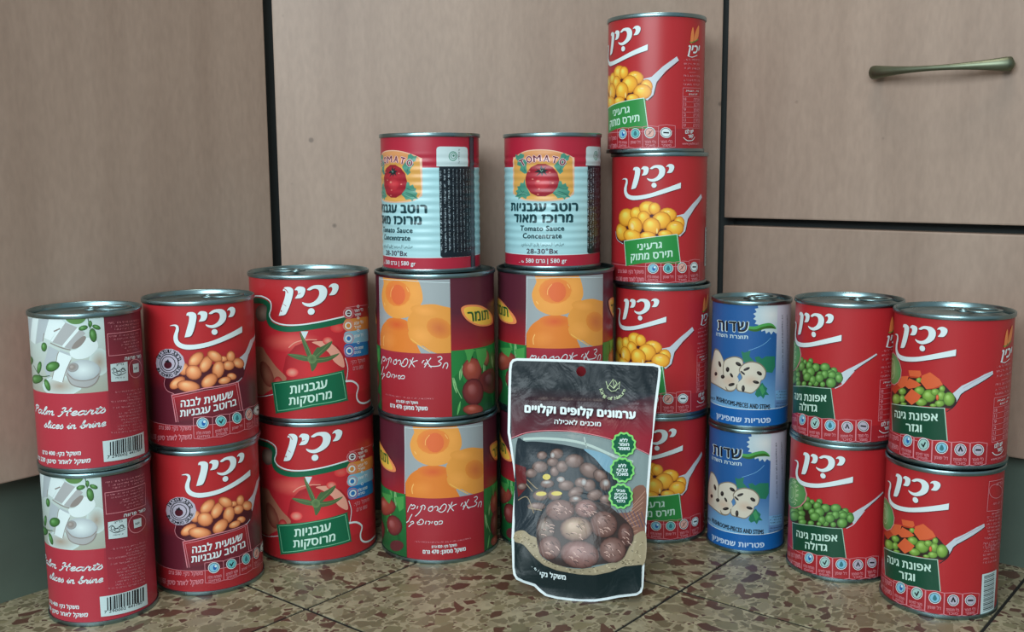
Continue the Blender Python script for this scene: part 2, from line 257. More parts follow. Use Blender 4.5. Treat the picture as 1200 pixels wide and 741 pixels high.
# ------------------------------------------------------------------ printed label engine
PAL = {k: lin(v) for k, v in PALETTE.items()}
K = PRINT_GAIN
PAL = {k: tuple(min(.93, max(.004, c*g)) for c, g in zip(v, K)) for k, v in PAL.items()}
HEB = set(chr(c) for c in range(0x590, 0x700))
TEXT_CACHE = {}
def visual(s):
    if not any(c in HEB for c in s): return s
    toks, cur, num = [], '', None
    out = []
    import re
    parts = re.findall(r'[0-9A-Za-z.]+(?: [A-Za-z]+)*|[^0-9A-Za-z.]', s)
    return ''.join(reversed(parts))
def text_tris(s, bold):
    key = (s, bold)
    if key in TEXT_CACHE: return TEXT_CACHE[key]
    c = bpy.data.curves.new('t', 'FONT'); c.body = visual(s); c.size = 1; c.resolution_u = 2; c.fill_mode = 'NONE'; c.space_character = 1.0 + bold*1.6
    o = bpy.data.objects.new('t', c); COL.objects.link(o)
    dg = bpy.context.evaluated_depsgraph_get(); me = bpy.data.meshes.new_from_object(o.evaluated_get(dg))
    adj = {}
    for e in me.edges:
        a, b = e.vertices; adj.setdefault(a, []).append(b); adj.setdefault(b, []).append(a)
    seen, loops = set(), []
    for v in sorted(adj):
        if v in seen: continue
        L = [v]; seen.add(v)
        while True:
            n = [x for x in adj[L[-1]] if x not in seen]
            if not n: break
            L.append(n[0]); seen.add(n[0])
        if len(L) < 3: continue
        P = [Vector((me.vertices[k].co.x, me.vertices[k].co.y, 0)) for k in L]
        loops.append((sum(P[k].x*P[(k+1) % len(P)].y - P[(k+1) % len(P)].x*P[k].y for k in range(len(P)))/2, P))
    bpy.data.objects.remove(o); bpy.data.curves.remove(c); bpy.data.meshes.remove(me)
    def inside(p, P):
        r = False
        for k in range(len(P)):
            a, b = P[k], P[(k+1) % len(P)]
            if (a.y > p.y) != (b.y > p.y) and p.x < a.x+(b.x-a.x)*(p.y-a.y)/(b.y-a.y): r = not r
        return r
    vs, ts = [], []
    for q, (ar, P) in enumerate(loops):        # a contour lying inside another of opposite turn is a hole; overlapping strokes are filled one by one
        if any(ar*a2 < 0 and abs(a2) > abs(ar) and inside(P[0], P2) for a2, P2 in loops): continue
        holes = [P2 for a2, P2 in loops if ar*a2 < 0 and abs(a2) < abs(ar) and inside(P2[0], P)]
        flat = P + [p for H_ in holes for p in H_]; k0 = len(vs); vs += flat
        ts += [tuple(k0+k for k in t) for t in tessellate_polygon([P] + holes)]
    if vs:
        x0 = min(v.x for v in vs); x1 = max(v.x for v in vs); cap = .592 if any(ch in HEB for ch in s) else .682
        if len(s) == 1: w = max(x1-x0, .3); xm = (x0+x1)/2; x0, x1 = xm-w/2, xm+w/2
        vs = [((v.x-x0)/(x1-x0), v.y/cap) for v in vs]
    TEXT_CACHE[key] = (vs, ts); return vs, ts
STROKE_FONT = {
 'P': (1.05, [[(.25, 0), (.42, 1), (.55, 1.85)], [(.1, 1.55), (.5, 2), (.98, 1.8), (.9, 1.25), (.42, 1.0)]]),
 'a': (1.0, [[(.75, .85), (.4, 1), (.1, .6), (.15, .1), (.45, .05), (.75, .6), (.8, .9), (.72, .3), (.88, 0), (1.05, .2)]]),
 'l': (.55, [[(0, .2), (.4, 1.2), (.5, 1.85), (.33, 1.9), (.2, 1.2), (.22, .2), (.4, 0), (.6, .2)]]),
 'm': (1.25, [[(0, .2), (.2, .95), (.22, 0)], [(.22, .5), (.48, 1), (.6, .8), (.58, 0)], [(.58, .5), (.85, 1), (.98, .8), (.96, .15), (1.1, 0), (1.3, .2)]]),
 'n': (.9, [[(0, .2), (.2, .95), (.22, 0)], [(.22, .5), (.5, 1), (.64, .8), (.62, .15), (.75, 0), (.95, .2)]]),
 'H': (1.4, [[(.0, -.1), (.15, -.25), (.35, .1), (.5, .9), (.6, 1.9)], [(1.2, 1.95), (1.02, 1.0), (1.0, .1), (1.15, 0)], [(.25, .85), (.8, 1.05), (1.35, 1.1)], [(.6, 1.9), (.35, 1.95), (.2, 1.65)]]),
 'e': (.7, [[(0, .3), (.5, .6), (.55, .95), (.3, 1), (.1, .5), (.25, .03), (.5, .05), (.75, .3)]]),
 'r': (.7, [[(0, .2), (.2, 1.05), (.27, .88), (.52, .85), (.46, .3), (.58, 0), (.75, .2)]]),
 't': (.6, [[(.1, .2), (.33, 1), (.45, 1.7)], [(.33, 1), (.28, .2), (.42, 0), (.65, .2)], [(.05, 1.2), (.7, 1.32)]]),
 's': (.62, [[(0, .2), (.3, .95), (.34, 1.05), (.55, .4), (.38, 0), (.1, .1)]]),
 'i': (.42, [[(0, .3), (.2, .95), (.2, .2), (.33, 0), (.48, .2)], [(.28, 1.38), (.31, 1.46)]]),
 'c': (.66, [[(.58, .85), (.35, 1), (.1, .5), (.25, .03), (.5, .05), (.7, .3)]]),
 'b': (.82, [[(0, .3), (.35, 1.3), (.45, 1.9), (.28, 1.9), (.2, .3), (.4, 0), (.65, .3), (.6, .8), (.35, .8)], [(.6, .8), (.85, .8)]]),
 ' ': (.55, [])}
def catmull(p, closed, n=4):
    out = []; N = len(p)
    if N < 3: return list(p)
    rng = range(N if closed else N-1)
    for i in rng:
        if closed: a, b, c, d = p[i-1], p[i], p[(i+1) % N], p[(i+2) % N]
        else: a, b, c, d = p[max(i-1, 0)], p[i], p[i+1], p[min(i+2, N-1)]
        for k in range(n):
            t = k/n; out.append(tuple(.5*((2*b[j]) + (-a[j]+c[j])*t + (2*a[j]-5*b[j]+4*c[j]-d[j])*t*t + (-a[j]+3*b[j]-3*c[j]+d[j])*t**3) for j in (0, 1)))
    if not closed: out.append(p[-1])
    return out
AXES = ((1, 0), (0, 1), (1, -1))
def clip_half(poly, ax, lim, keep_less):
    out = []; n = len(poly); wu, wv = AXES[ax]
    val = [p[0]*wu + p[1]*wv for p in poly]
    for i in range(n):
        a, b = poly[i], poly[(i+1) % n]; fa, fb = val[i], val[(i+1) % n]
        ia = (fa <= lim) if keep_less else (fa >= lim); ib = (fb <= lim) if keep_less else (fb >= lim)
        if ia: out.append(a)
        if ia != ib:
            t = (lim-fa)/(fb-fa); out.append(tuple(a[j]+(b[j]-a[j])*t for j in range(5)))
    return out
SOFT = {'PEL', 'PEL2', 'PW1', 'PW3', 'PG3', 'TMH', 'TM1', 'TMP', 'TMC', 'GAR1', 'PE3', 'PE4', 'PE6', 'MUP', 'MSUN2', 'CNW', 'STM1', 'STM3', 'PICL', 'EMG', 'CAL'}
class Sheet:
    """a flat printed sheet (mm), cut into narrow strips so that it bends; every print layer lies 4 microns proud of the last"""
    def __init__(s, step_u, step_v=None, diag=False): s.su, s.sv, s.dg, s.parts, s.idx = step_u, step_v, step_u if diag else None, {}, 0
    def face(s, part, poly, clip):
        if clip:
            for ax, lim, kl in ((0, clip[0], False), (1, clip[1], False), (0, clip[2], True), (1, clip[3], True)):
                poly = clip_half(poly, ax, lim, kl)
                if len(poly) < 3: return
        strips = [poly]
        for ax, st in ((0, s.su), (1, s.sv), (2, s.dg)):
            if not st: continue
            wu, wv = AXES[ax]
            nxt = []
            for pl in strips:
                vv = [p[0]*wu + p[1]*wv for p in pl]; lo = min(vv); hi = max(vv)
                k = math.floor(lo/st)+1
                while k*st < hi-1e-6 and len(pl) >= 3:
                    nxt.append(clip_half(pl, ax, k*st, True)); pl = clip_half(pl, ax, k*st, False); k += 1
                nxt.append(pl)
            strips = nxt
        L = s.parts.setdefault(part, [])
        for pl in strips:
            if len(pl) < 3: continue
            ar = sum(pl[i][0]*pl[(i+1) % len(pl)][1]-pl[(i+1) % len(pl)][0]*pl[i][1] for i in range(len(pl)))
            if abs(ar) < 1e-5: continue
            L.append((pl if ar > 0 else pl[::-1], s.idx))
    def poly(s, part, pts, cols, clip, holes=()):
        if isinstance(cols, tuple): cols = [cols]*len(pts)
        loops = [[Vector((x, y, 0)) for x, y in pts]] + [[Vector((x, y, 0)) for x, y in h] for h in holes]
        flat = [(x, y) for x, y in pts] + [p for h in holes for p in h]; fc = list(cols) + [cols[0]]*(len(flat)-len(pts))
        for t in tessellate_polygon(loops): s.face(part, [(*flat[i], *fc[i]) for i in t], clip)
    def stroke(s, part, pts, w, col, closed, clip):
        n = len(pts); h = w/2; L, R = [], []
        for i in range(n):
            a = pts[i-1] if (closed or i > 0) else pts[i]; b = pts[(i+1) % n] if (closed or i < n-1) else pts[i]; c = pts[i]
            def un(p, q):
                d = math.hypot(q[0]-p[0], q[1]-p[1]); return ((q[0]-p[0])/d, (q[1]-p[1])/d) if d > 1e-6 else None
            d1 = un(a, c); d2 = un(c, b); d1 = d1 or d2 or (1, 0); d2 = d2 or d1
            nx, ny = -(d1[1]+d2[1]), d1[0]+d2[0]; m = math.hypot(nx, ny) or 1; nx, ny = nx/m, ny/m
            k = max(.5, nx*-d1[1] + ny*d1[0]); L.append((c[0]+nx*h/k, c[1]+ny*h/k)); R.append((c[0]-nx*h/k, c[1]-ny*h/k))
        for i in range(n if closed else n-1):
            j = (i+1) % n; s.face(part, [(*L[i], *col), (*R[i], *col), (*R[j], *col)], clip); s.face(part, [(*L[i], *col), (*R[j], *col), (*L[j], *col)], clip)
    def blob(s, part, cc, ce, c, a, b, clip, soft=False):
        n = 14
        def P(r, t, o): return (c[0]+a[0]*(math.cos(t)*r+o[0])+b[0]*(math.sin(t)*r+o[1]), c[1]+a[1]*(math.cos(t)*r+o[0])+b[1]*(math.sin(t)*r+o[1]))
        up = 1 if b[1] > 0 else -1
        cm = tuple(x*.45+y*.55 for x, y in zip(cc, ce)); ce2 = tuple(y*.6 for y in ce) if cc != ce else ce
        hi = tuple(min(.9, x*1.35+.06) for x in cc)
        rings = [(0, (-.3, .34*up), hi), (.16, (-.26, .3*up), hi if cc != ce else cc), (.46, (-.14, .16*up), cc), (.8, (-.04, .05*up), cm), (1, (0, 0), ce2)]
        if soft: rings = [(0, (0, 0), cc), (.6, (0, 0), cm), (1, (0, 0), ce)]
        if cc == ce: rings = [(0, (0, 0), cc), (1, (0, 0), ce)]
        for q in range(len(rings)-1):
            r0, o0, c0 = rings[q]; r1, o1, c1 = rings[q+1]
            for i in range(n):
                t0, t1 = 2*math.pi*i/n, 2*math.pi*(i+1)/n
                if r0 == 0: s.face(part, [(*P(0, 0, o0), *c0), (*P(r1, t0, o1), *c1), (*P(r1, t1, o1), *c1)], clip)
                else: s.face(part, [(*P(r0, t0, o0), *c0), (*P(r1, t0, o1), *c1), (*P(r1, t1, o1), *c1), (*P(r0, t1, o0), *c0)], clip)
    def draw(s, ops, ops_holes=()):
        rnd = random.Random(5)
        f = lambda L: [(L[i]/20, L[i+1]/20) for i in range(0, len(L), 2)]
        for op in ops:
            part, kind, clip = op[0], op[1], op[2]; clip = [c/20 for c in clip] if clip else None; s.idx += 1
            if kind in 'PQ' and op[3] == 'PO':
                if part == 'hole': continue
                s.poly(part, f(op[4]), PAL['PO'], clip, ops_holes)
            elif kind == 'P': s.poly(part, f(op[4]), PAL[op[3]], clip)
            elif kind == 'Q': s.poly(part, catmull(f(op[4]), True), PAL[op[3]], clip)
            elif kind == 'W':
                s.poly(part, f(op[5]), PAL[op[3][0]], clip, ops_holes)
            elif kind == 'G': s.poly(part, f(op[4]), [PAL[c] for c in op[3]], clip)
            elif kind in 'SL':
                p = f(op[6]); p = catmull(p, bool(op[5])) if kind == 'S' else p; s.stroke(part, p, op[4], PAL[op[3]], bool(op[5]), clip)
            elif kind == 'E':
                q = f(op[5]); s.blob(part, PAL[op[3]], PAL[op[4]], q[0], q[1], q[2], clip, op[3] in SOFT)
            elif kind == 'T':
                o, a, b = f(op[6]); vs, ts = text_tris(op[4], op[5]); col = PAL[op[3]]
                P = [(o[0]+a[0]*x+b[0]*y, o[1]+a[1]*x+b[1]*y) for x, y in vs]
                bw = min(op[5]*.9*math.hypot(*b)/.6, .75)   # bold: overprinted a hair to each side
                for k, (du, dv) in enumerate(((0, 0),) if bw < .04 else ((-bw, 0), (bw, 0), (0, -bw*.7), (0, bw*.7))):
                    s.idx += .25 if k else 0
                    for t in ts: s.face(part, [(P[i][0]+du, P[i][1]+dv, *col) for i in t], clip)
            elif kind == 'X':
                o, a = f(op[5]); h = op[4]; col = PAL[op[3]]; L = math.hypot(*a)
                if L < .3: continue
                ax = (a[0]/L, a[1]/L); bx = (-ax[1], ax[0]); x = 0
                while x < L-.3*h:
                    cw = h*rnd.uniform(.45, .62)
                    if rnd.random() < .84:
                        for _ in range(2):
                            if rnd.random() < .5: r = (x+rnd.choice((0, cw*.6)), rnd.uniform(0, .2)*h, h*.17, h*rnd.uniform(.5, .75))
                            else: r = (x, rnd.choice((0, .55))*h, cw*.75, h*.17)
                            q = [(r[0], r[1]), (r[0]+r[2], r[1]), (r[0]+r[2], r[1]+r[3]), (r[0], r[1]+r[3])]
                            s.face(part, [(o[0]+ax[0]*u+bx[0]*v, o[1]+ax[1]*u+bx[1]*v, *col) for u, v in q], clip)
                    x += cw
            elif kind == 'K':
                ref = [(p[0]/20, p[1]/20) for p in LOGO_REF]; use = [ref[0], ref[1], ref[2] if op[3] else ref[3]]; tgt = f(op[4])
                M = Matrix([[use[i][0], use[i][1], 1] for i in range(3)]).inverted()
                cx = M @ Vector([t[0] for t in tgt]); cy = M @ Vector([t[1] for t in tgt])
                for k, sh in enumerate(LOGO_SHAPES):
                    if op[3] and k == 5: continue
                    p = [(cx.dot(Vector((x, y, 1))), cy.dot(Vector((x, y, 1)))) for x, y in f(sh)]
                    g = catmull(p, True, 3); c0 = (sum(q[0] for q in g)/len(g), sum(q[1] for q in g)/len(g))
                    s.poly(part, [(q[0]+.35, q[1]-.3) for q in g], PAL['DKR'], clip)
                    s.idx += 1; s.poly(part, g, PAL['LGW'], clip)
            elif kind == 'C':
                o, a, b = f(op[5]); W = sum(STROKE_FONT[c][0] for c in op[4]); x = 0; L = math.hypot(*a); h = math.hypot(*b)
                for c in op[4]:
                    adv, sts = STROKE_FONT[c]
                    for st in sts:
                        p = [((x+px+.22*py)/W, py) for px, py in st]
                        p = catmull([(o[0]+a[0]*u+b[0]*v*.5, o[1]+a[1]*u+b[1]*v*.5) for u, v in p], False, 3)
                        s.stroke(part, p, h*.15, PAL[op[3]], False, clip)
                    x += adv
    def build(s, fn):
        """fn(u, v, idx) -> (position in m, normal)"""
        res = {}
        for part, faces in s.parts.items():
            vs, fs, cs, ns = [], [], [], []
            for pl, idx in faces:
                k = len(vs); fs.append(tuple(range(k, k+len(pl))))
                for p in pl:
                    co, no = fn(p[0], p[1], idx); vs.append(co); ns.append(no); cs += [p[2], p[3], p[4], 1.0]
            me = bpy.data.meshes.new(part); me.from_pydata(vs, [], fs)
            ca = me.color_attributes.new('Col', 'FLOAT_COLOR', 'POINT'); ca.data.foreach_set('color', cs)
            me.shade_smooth(); me.normals_split_custom_set_from_vertices(ns)
            res[part] = me
        return res

# ------------------------------------------------------------------ print layouts, unrolled (units 0.05 mm; u along the circumference, v up)
LOGO_SHAPES=[[-182,2054,-175,2086,-149,2103,-93,2104,-54,2082,-42,2045,-52,1971,-80,1866,-108,1793,-141,1746,-219,1732,-221,1743,-193,1838,-169,1911,-152,1974,-145,2032,-156,2054],[-25,2067,-8,2096,22,2113,77,2107,107,2085,110,2047,93,1995,61,1966,-10,1959,-12,1967,12,2005,19,2042,5,2064],[132,2069,159,2097,212,2123,287,2127,342,2114,385,2072,394,2018,374,1950,320,1897,253,1864,189,1850,127,1863,88,1890,81,1913,109,1904,160,1895,212,1907,262,1945,290,2001,284,2055,252,2079,210,2080,173,2062],[410,2091,429,2121,467,2138,511,2134,547,2108,550,2065,524,2014,491,1991,429,1989,427,1998,449,2028,463,2064,452,2092,434,2096],[246,1786,236,1762,213,1749,186,1751,165,1768,158,1794,167,1818,190,1832,217,1830,239,1812],[-439,1902,-398,1917,-342,1921,-308,1897,-303,1838,-322,1775,-323,1700,-291,1653,-229,1626,-127,1619,-5,1629,159,1660,380,1729,668,1820,673,1822,676,1817,675,1772,672,1731,668,1726,662,1725,500,1685,318,1634,104,1579,-69,1553,-202,1549,-306,1578,-364,1625,-390,1689,-387,1752,-358,1827,-344,1875,-365,1899,-399,1901]]
LOGO_REF=[[-218,1737],[486,2136],[202,1790],[665,1724]]
DESIGN={}
DESIGN['bean']=[
['print','G',None,['MAR','MAR','MAR','MAR'],[-2800,64,2800,64,2800,2196,-2800,2196]],
['print','G',None,['RED','RED','RED','RED'],[-2800,1500,2800,1500,2800,2196,-2800,2196]],
['print','G',None,['MAR','MAR','RED','RED'],[-2800,900,2800,900,2800,1520,-2800,1520]],
['print','G',None,['RED2','RED2','RED2','RED2'],[-2800,64,2800,64,2800,390,-2800,390]],
['print','G',None,['PINK','PINK','PINK','PINK'],[-2800,390,2800,390,2800,398,-2800,398]],
['picture','Q',None,'DKR',[-589,1102,-605,1002,-545,916,-444,877,104,923,599,1005,706,1140,681,1299,539,1338,-313,1242]],
['picture','S',None,'PINK',0.48,0,[-583,1102,-605,1002,-554,919,-436,877]],
['picture','P',None,'SPN',[588,1338,736,1406,896,1572,1431,1655,1475,1607,1019,1520,813,1354,694,1143,666,1240]],
['picture','S',None,'DKR',0.56,0,[1475,1607,1047,1516,828,1351,706,1140,620,1017]],
['picture','S',None,'SPN',0.63,0,[632,1033,568,992,520,988]],
['picture','E',None,'BN1','BN2',[-267,1257,82,0,-5,-97]],
['picture','E',None,'BN1','BN2',[58,1319,73,118,69,-49]],
['picture','E',None,'BN1','BN2',[-80,1395,100,96,55,-64]],
['picture','E',None,'BN1','BN2',[319,1369,70,-9,-2,-45]],
['picture','E',None,'BN1','BN2',[193,1420,105,-74,-41,-64]],
['picture','E',None,'BN1','BN2',[584,1269,53,58,105,-65]],
['picture','E',None,'BN1','BN2',[443,1390,77,-11,-5,-88]],
['picture','E',None,'BN1','BN2',[402,1259,99,2,11,-76]],
['picture','E',None,'BN1','BN2',[235,1220,91,-27,-30,-131]],
['picture','E',None,'BN1','BN2',[-125,1202,112,-48,-42,-104]],
['picture','E',None,'BN1','BN2',[445,1085,84,-26,-13,-51]],
['picture','E',None,'BN1','BN2',[96,1060,109,83,54,-77]],
['picture','E',None,'BN1','BN2',[327,1041,105,12,12,-55]],
['picture','E',None,'BN1','BN2',[-378,1045,122,81,42,-61]],
['picture','E',None,'BN1','BN2',[-214,994,171,-27,-17,-89]],
['print','E',None,'LIL','LIL',[-501,1333,256,15,-14,-226]],
['print','E',None,'DK','DK',[-501,1333,172,9,-9,-151]],
['print','E',None,'LIL','LIL',[-501,1333,156,8,-9,-137]],
['print','E',None,'DK','DK',[-510,1330,128,7,-7,-113]],
['print','E',None,'LIL','LIL',[-510,1330,113,6,-6,-102]],
['print','E',None,'DKR','DKR',[-516,1310,71,4,-4,-57]],
['print','P',None,'DK',[-571,1359,-530,1377,-505,1401,-490,1368,-457,1350,-514,1343]],
['print','T',None,'DK','ת',0.03,[-678,1383,33,40,-64,20]],
['print','T',None,'DK','ו',0.03,[-657,1411,41,36,-53,29]],
['print','T',None,'DK','י',0.03,[-631,1437,46,30,-40,37]],
['print','T',None,'DK','נ',0.03,[-601,1460,50,23,-28,43]],
['print','T',None,'DK','ב',0.03,[-568,1477,51,15,-15,48]],
['print','T',None,'DK','ג',0.03,[-534,1489,51,7,-3,50]],
['print','T',None,'DK','ע',0.03,[-501,1495,49,-2,8,51]],
['print','T',None,'DK','ב',0.03,[-437,1489,41,-18,27,46]],
['print','T',None,'DK','ט',0.03,[-409,1477,35,-25,35,41]],
['print','T',None,'DK','ו',0.03,[-385,1460,28,-32,42,35]],
['print','T',None,'DK','ר',0.03,[-365,1439,21,-37,46,27]],
['print','T',None,'DK','ב',0.03,[-350,1414,13,-40,50,18]],
['print','T',None,'DK','I',0.03,[-761,1241,23,-33,65,26]],
['print','T',None,'DK','N',0.03,[-740,1210,31,-28,58,32]],
['print','T',None,'DK','T',0.03,[-678,1160,42,-18,39,41]],
['print','T',None,'DK','O',0.03,[-640,1142,45,-13,28,43]],
['print','T',None,'DK','M',0.03,[-600,1130,46,-7,18,45]],
['print','T',None,'DK','A',0.03,[-558,1123,46,0,8,46]],
['print','T',None,'DK','T',0.03,[-516,1123,44,6,-2,45]],
['print','T',None,'DK','O',0.03,[-476,1128,42,12,-11,43]],
['print','T',None,'DK','S',0.03,[-402,1156,34,23,-26,36]],
['print','T',None,'DK','A',0.03,[-370,1177,30,28,-32,31]],
['print','T',None,'DK','U',0.03,[-343,1204,24,32,-37,25]],
['print','T',None,'DK','C',0.03,[-321,1234,18,35,-41,18]],
['print','T',None,'DK','E',0.03,[-304,1267,12,37,-44,11]],
['name_panel','G',None,['RED2','RED2','MAR','MAR'],[-469,853,545,974,612,528,-424,447]],
['name_panel','L',None,'PINK',0.74,0,[-424,447,-474,856,23,957,549,983,616,527]],
['name_panel','L',None,'PINK',0.41,0,[-390,448,-441,829,21,926,509,958,570,537]],
['name_panel','T',None,'WH','שעועית לבנה',0.03,[-334,679,774,87,5,98]],
['name_panel','T',None,'WH','ברוטב עגבניות',0.03,[-353,531,851,107,5,95]],
['print','T',None,'PINK','משקל נקי: 580 גרם',0.02,[-765,310,565,21,4,54]],
['print','T',None,'PINK','משקל לאחר סינון: 355 גרם',0.02,[-1129,104,926,89,13,70]],
['print','L',None,'PINK',0.41,0,[-161,515,-23,527,114,508,107,203,-30,182,-165,199,-161,515]],
['print','E',None,'WH','WH',[-31,426,86,-6,-4,-88]],
['print','E',None,'DK','DK',[-31,426,75,-5,-4,-78]],
['print','E',None,'LBL','LBL',[-31,426,67,-5,-3,-69]],
['print','E',None,'BLUD','BLUD',[-18,425,26,-2,-2,-40]],
['print','E',None,'WH','WH',[-5,446,17,-1,-1,-18]],
['print','T',None,'PINK','מופחת מלח',0.02,[-124,257,196,3,2,40]],
['print','T',None,'PINK','מותאם',0.02,[-115,205,172,1,2,36]],
['print','L',None,'PINK',0.41,0,[114,508,241,529,375,519,367,216,232,190,107,203,114,508]],
['print','E',None,'WH','WH',[237,432,84,-12,-4,-82]],
['print','E',None,'DK','DK',[237,432,74,-11,-3,-72]],
['print','E',None,'TEAL','TEAL',[237,432,66,-9,-3,-64]],
['print','L',None,'DK',0.98,0,[208,444,236,403,268,457]],
['print','T',None,'PINK','מקור לסיבים',0.02,[145,263,187,10,2,41]],
['print','T',None,'PINK','תזונתיים',0.02,[154,210,161,7,2,37]],
['print','L',None,'PINK',0.41,0,[375,519,500,540,641,529,633,226,490,202,367,216,375,519]],
['print','E',None,'WH','WH',[500,435,87,-17,-5,-89]],
['print','E',None,'DK','DK',[500,435,76,-15,-4,-78]],
['print','E',None,'TEAL','TEAL',[500,435,68,-13,-4,-69]],
['print','Q',None,'TEALD',[502,484,530,416,497,391,469,428]],
['print','T',None,'PINK','דל שומן',0.02,[403,270,191,7,2,36]],
['print','L',None,'PINK',0.41,0,[641,529,766,548,930,532,917,218,755,205,633,226,641,529]],
['print','E',None,'WH','WH',[758,436,93,-21,-7,-90]],
['print','E',None,'DK','DK',[758,436,81,-19,-6,-79]],
['print','E',None,'SAL','SAL',[758,436,72,-16,-5,-70]],
['print','L',None,'DKR',0.38,0,[804,467,715,405]],
['print','L',None,'DKR',0.38,0,[742,467,767,434,747,412]],
['print','T',None,'PINK','בלי חומר',0.02,[669,276,201,-5,3,35]],
['print','T',None,'PINK','מאכל',0.02,[685,228,154,-1,2,31]],
['print','L',None,'PINK',0.41,0,[930,532,1067,538,1438,507,1385,175,1031,187,917,218,930,532]],
['print','E',None,'WH','WH',[1092,428,207,-32,-17,-79]],
['print','E',None,'DK','DK',[1092,428,191,-31,-15,-70]],
['print','E',None,'WH','WH',[1092,428,176,-30,-13,-62]],
['print','L',None,'DK',1.15,0,[1031,443,1202,402]],
['print','T',None,'PINK','בלי חומר',0.02,[952,278,357,-44,14,45]],
['print','T',None,'PINK','משמר',0.02,[982,213,124,-6,7,39]],
['logo','K',None,0,[-218,1737,486,2136,665,1724]],
]
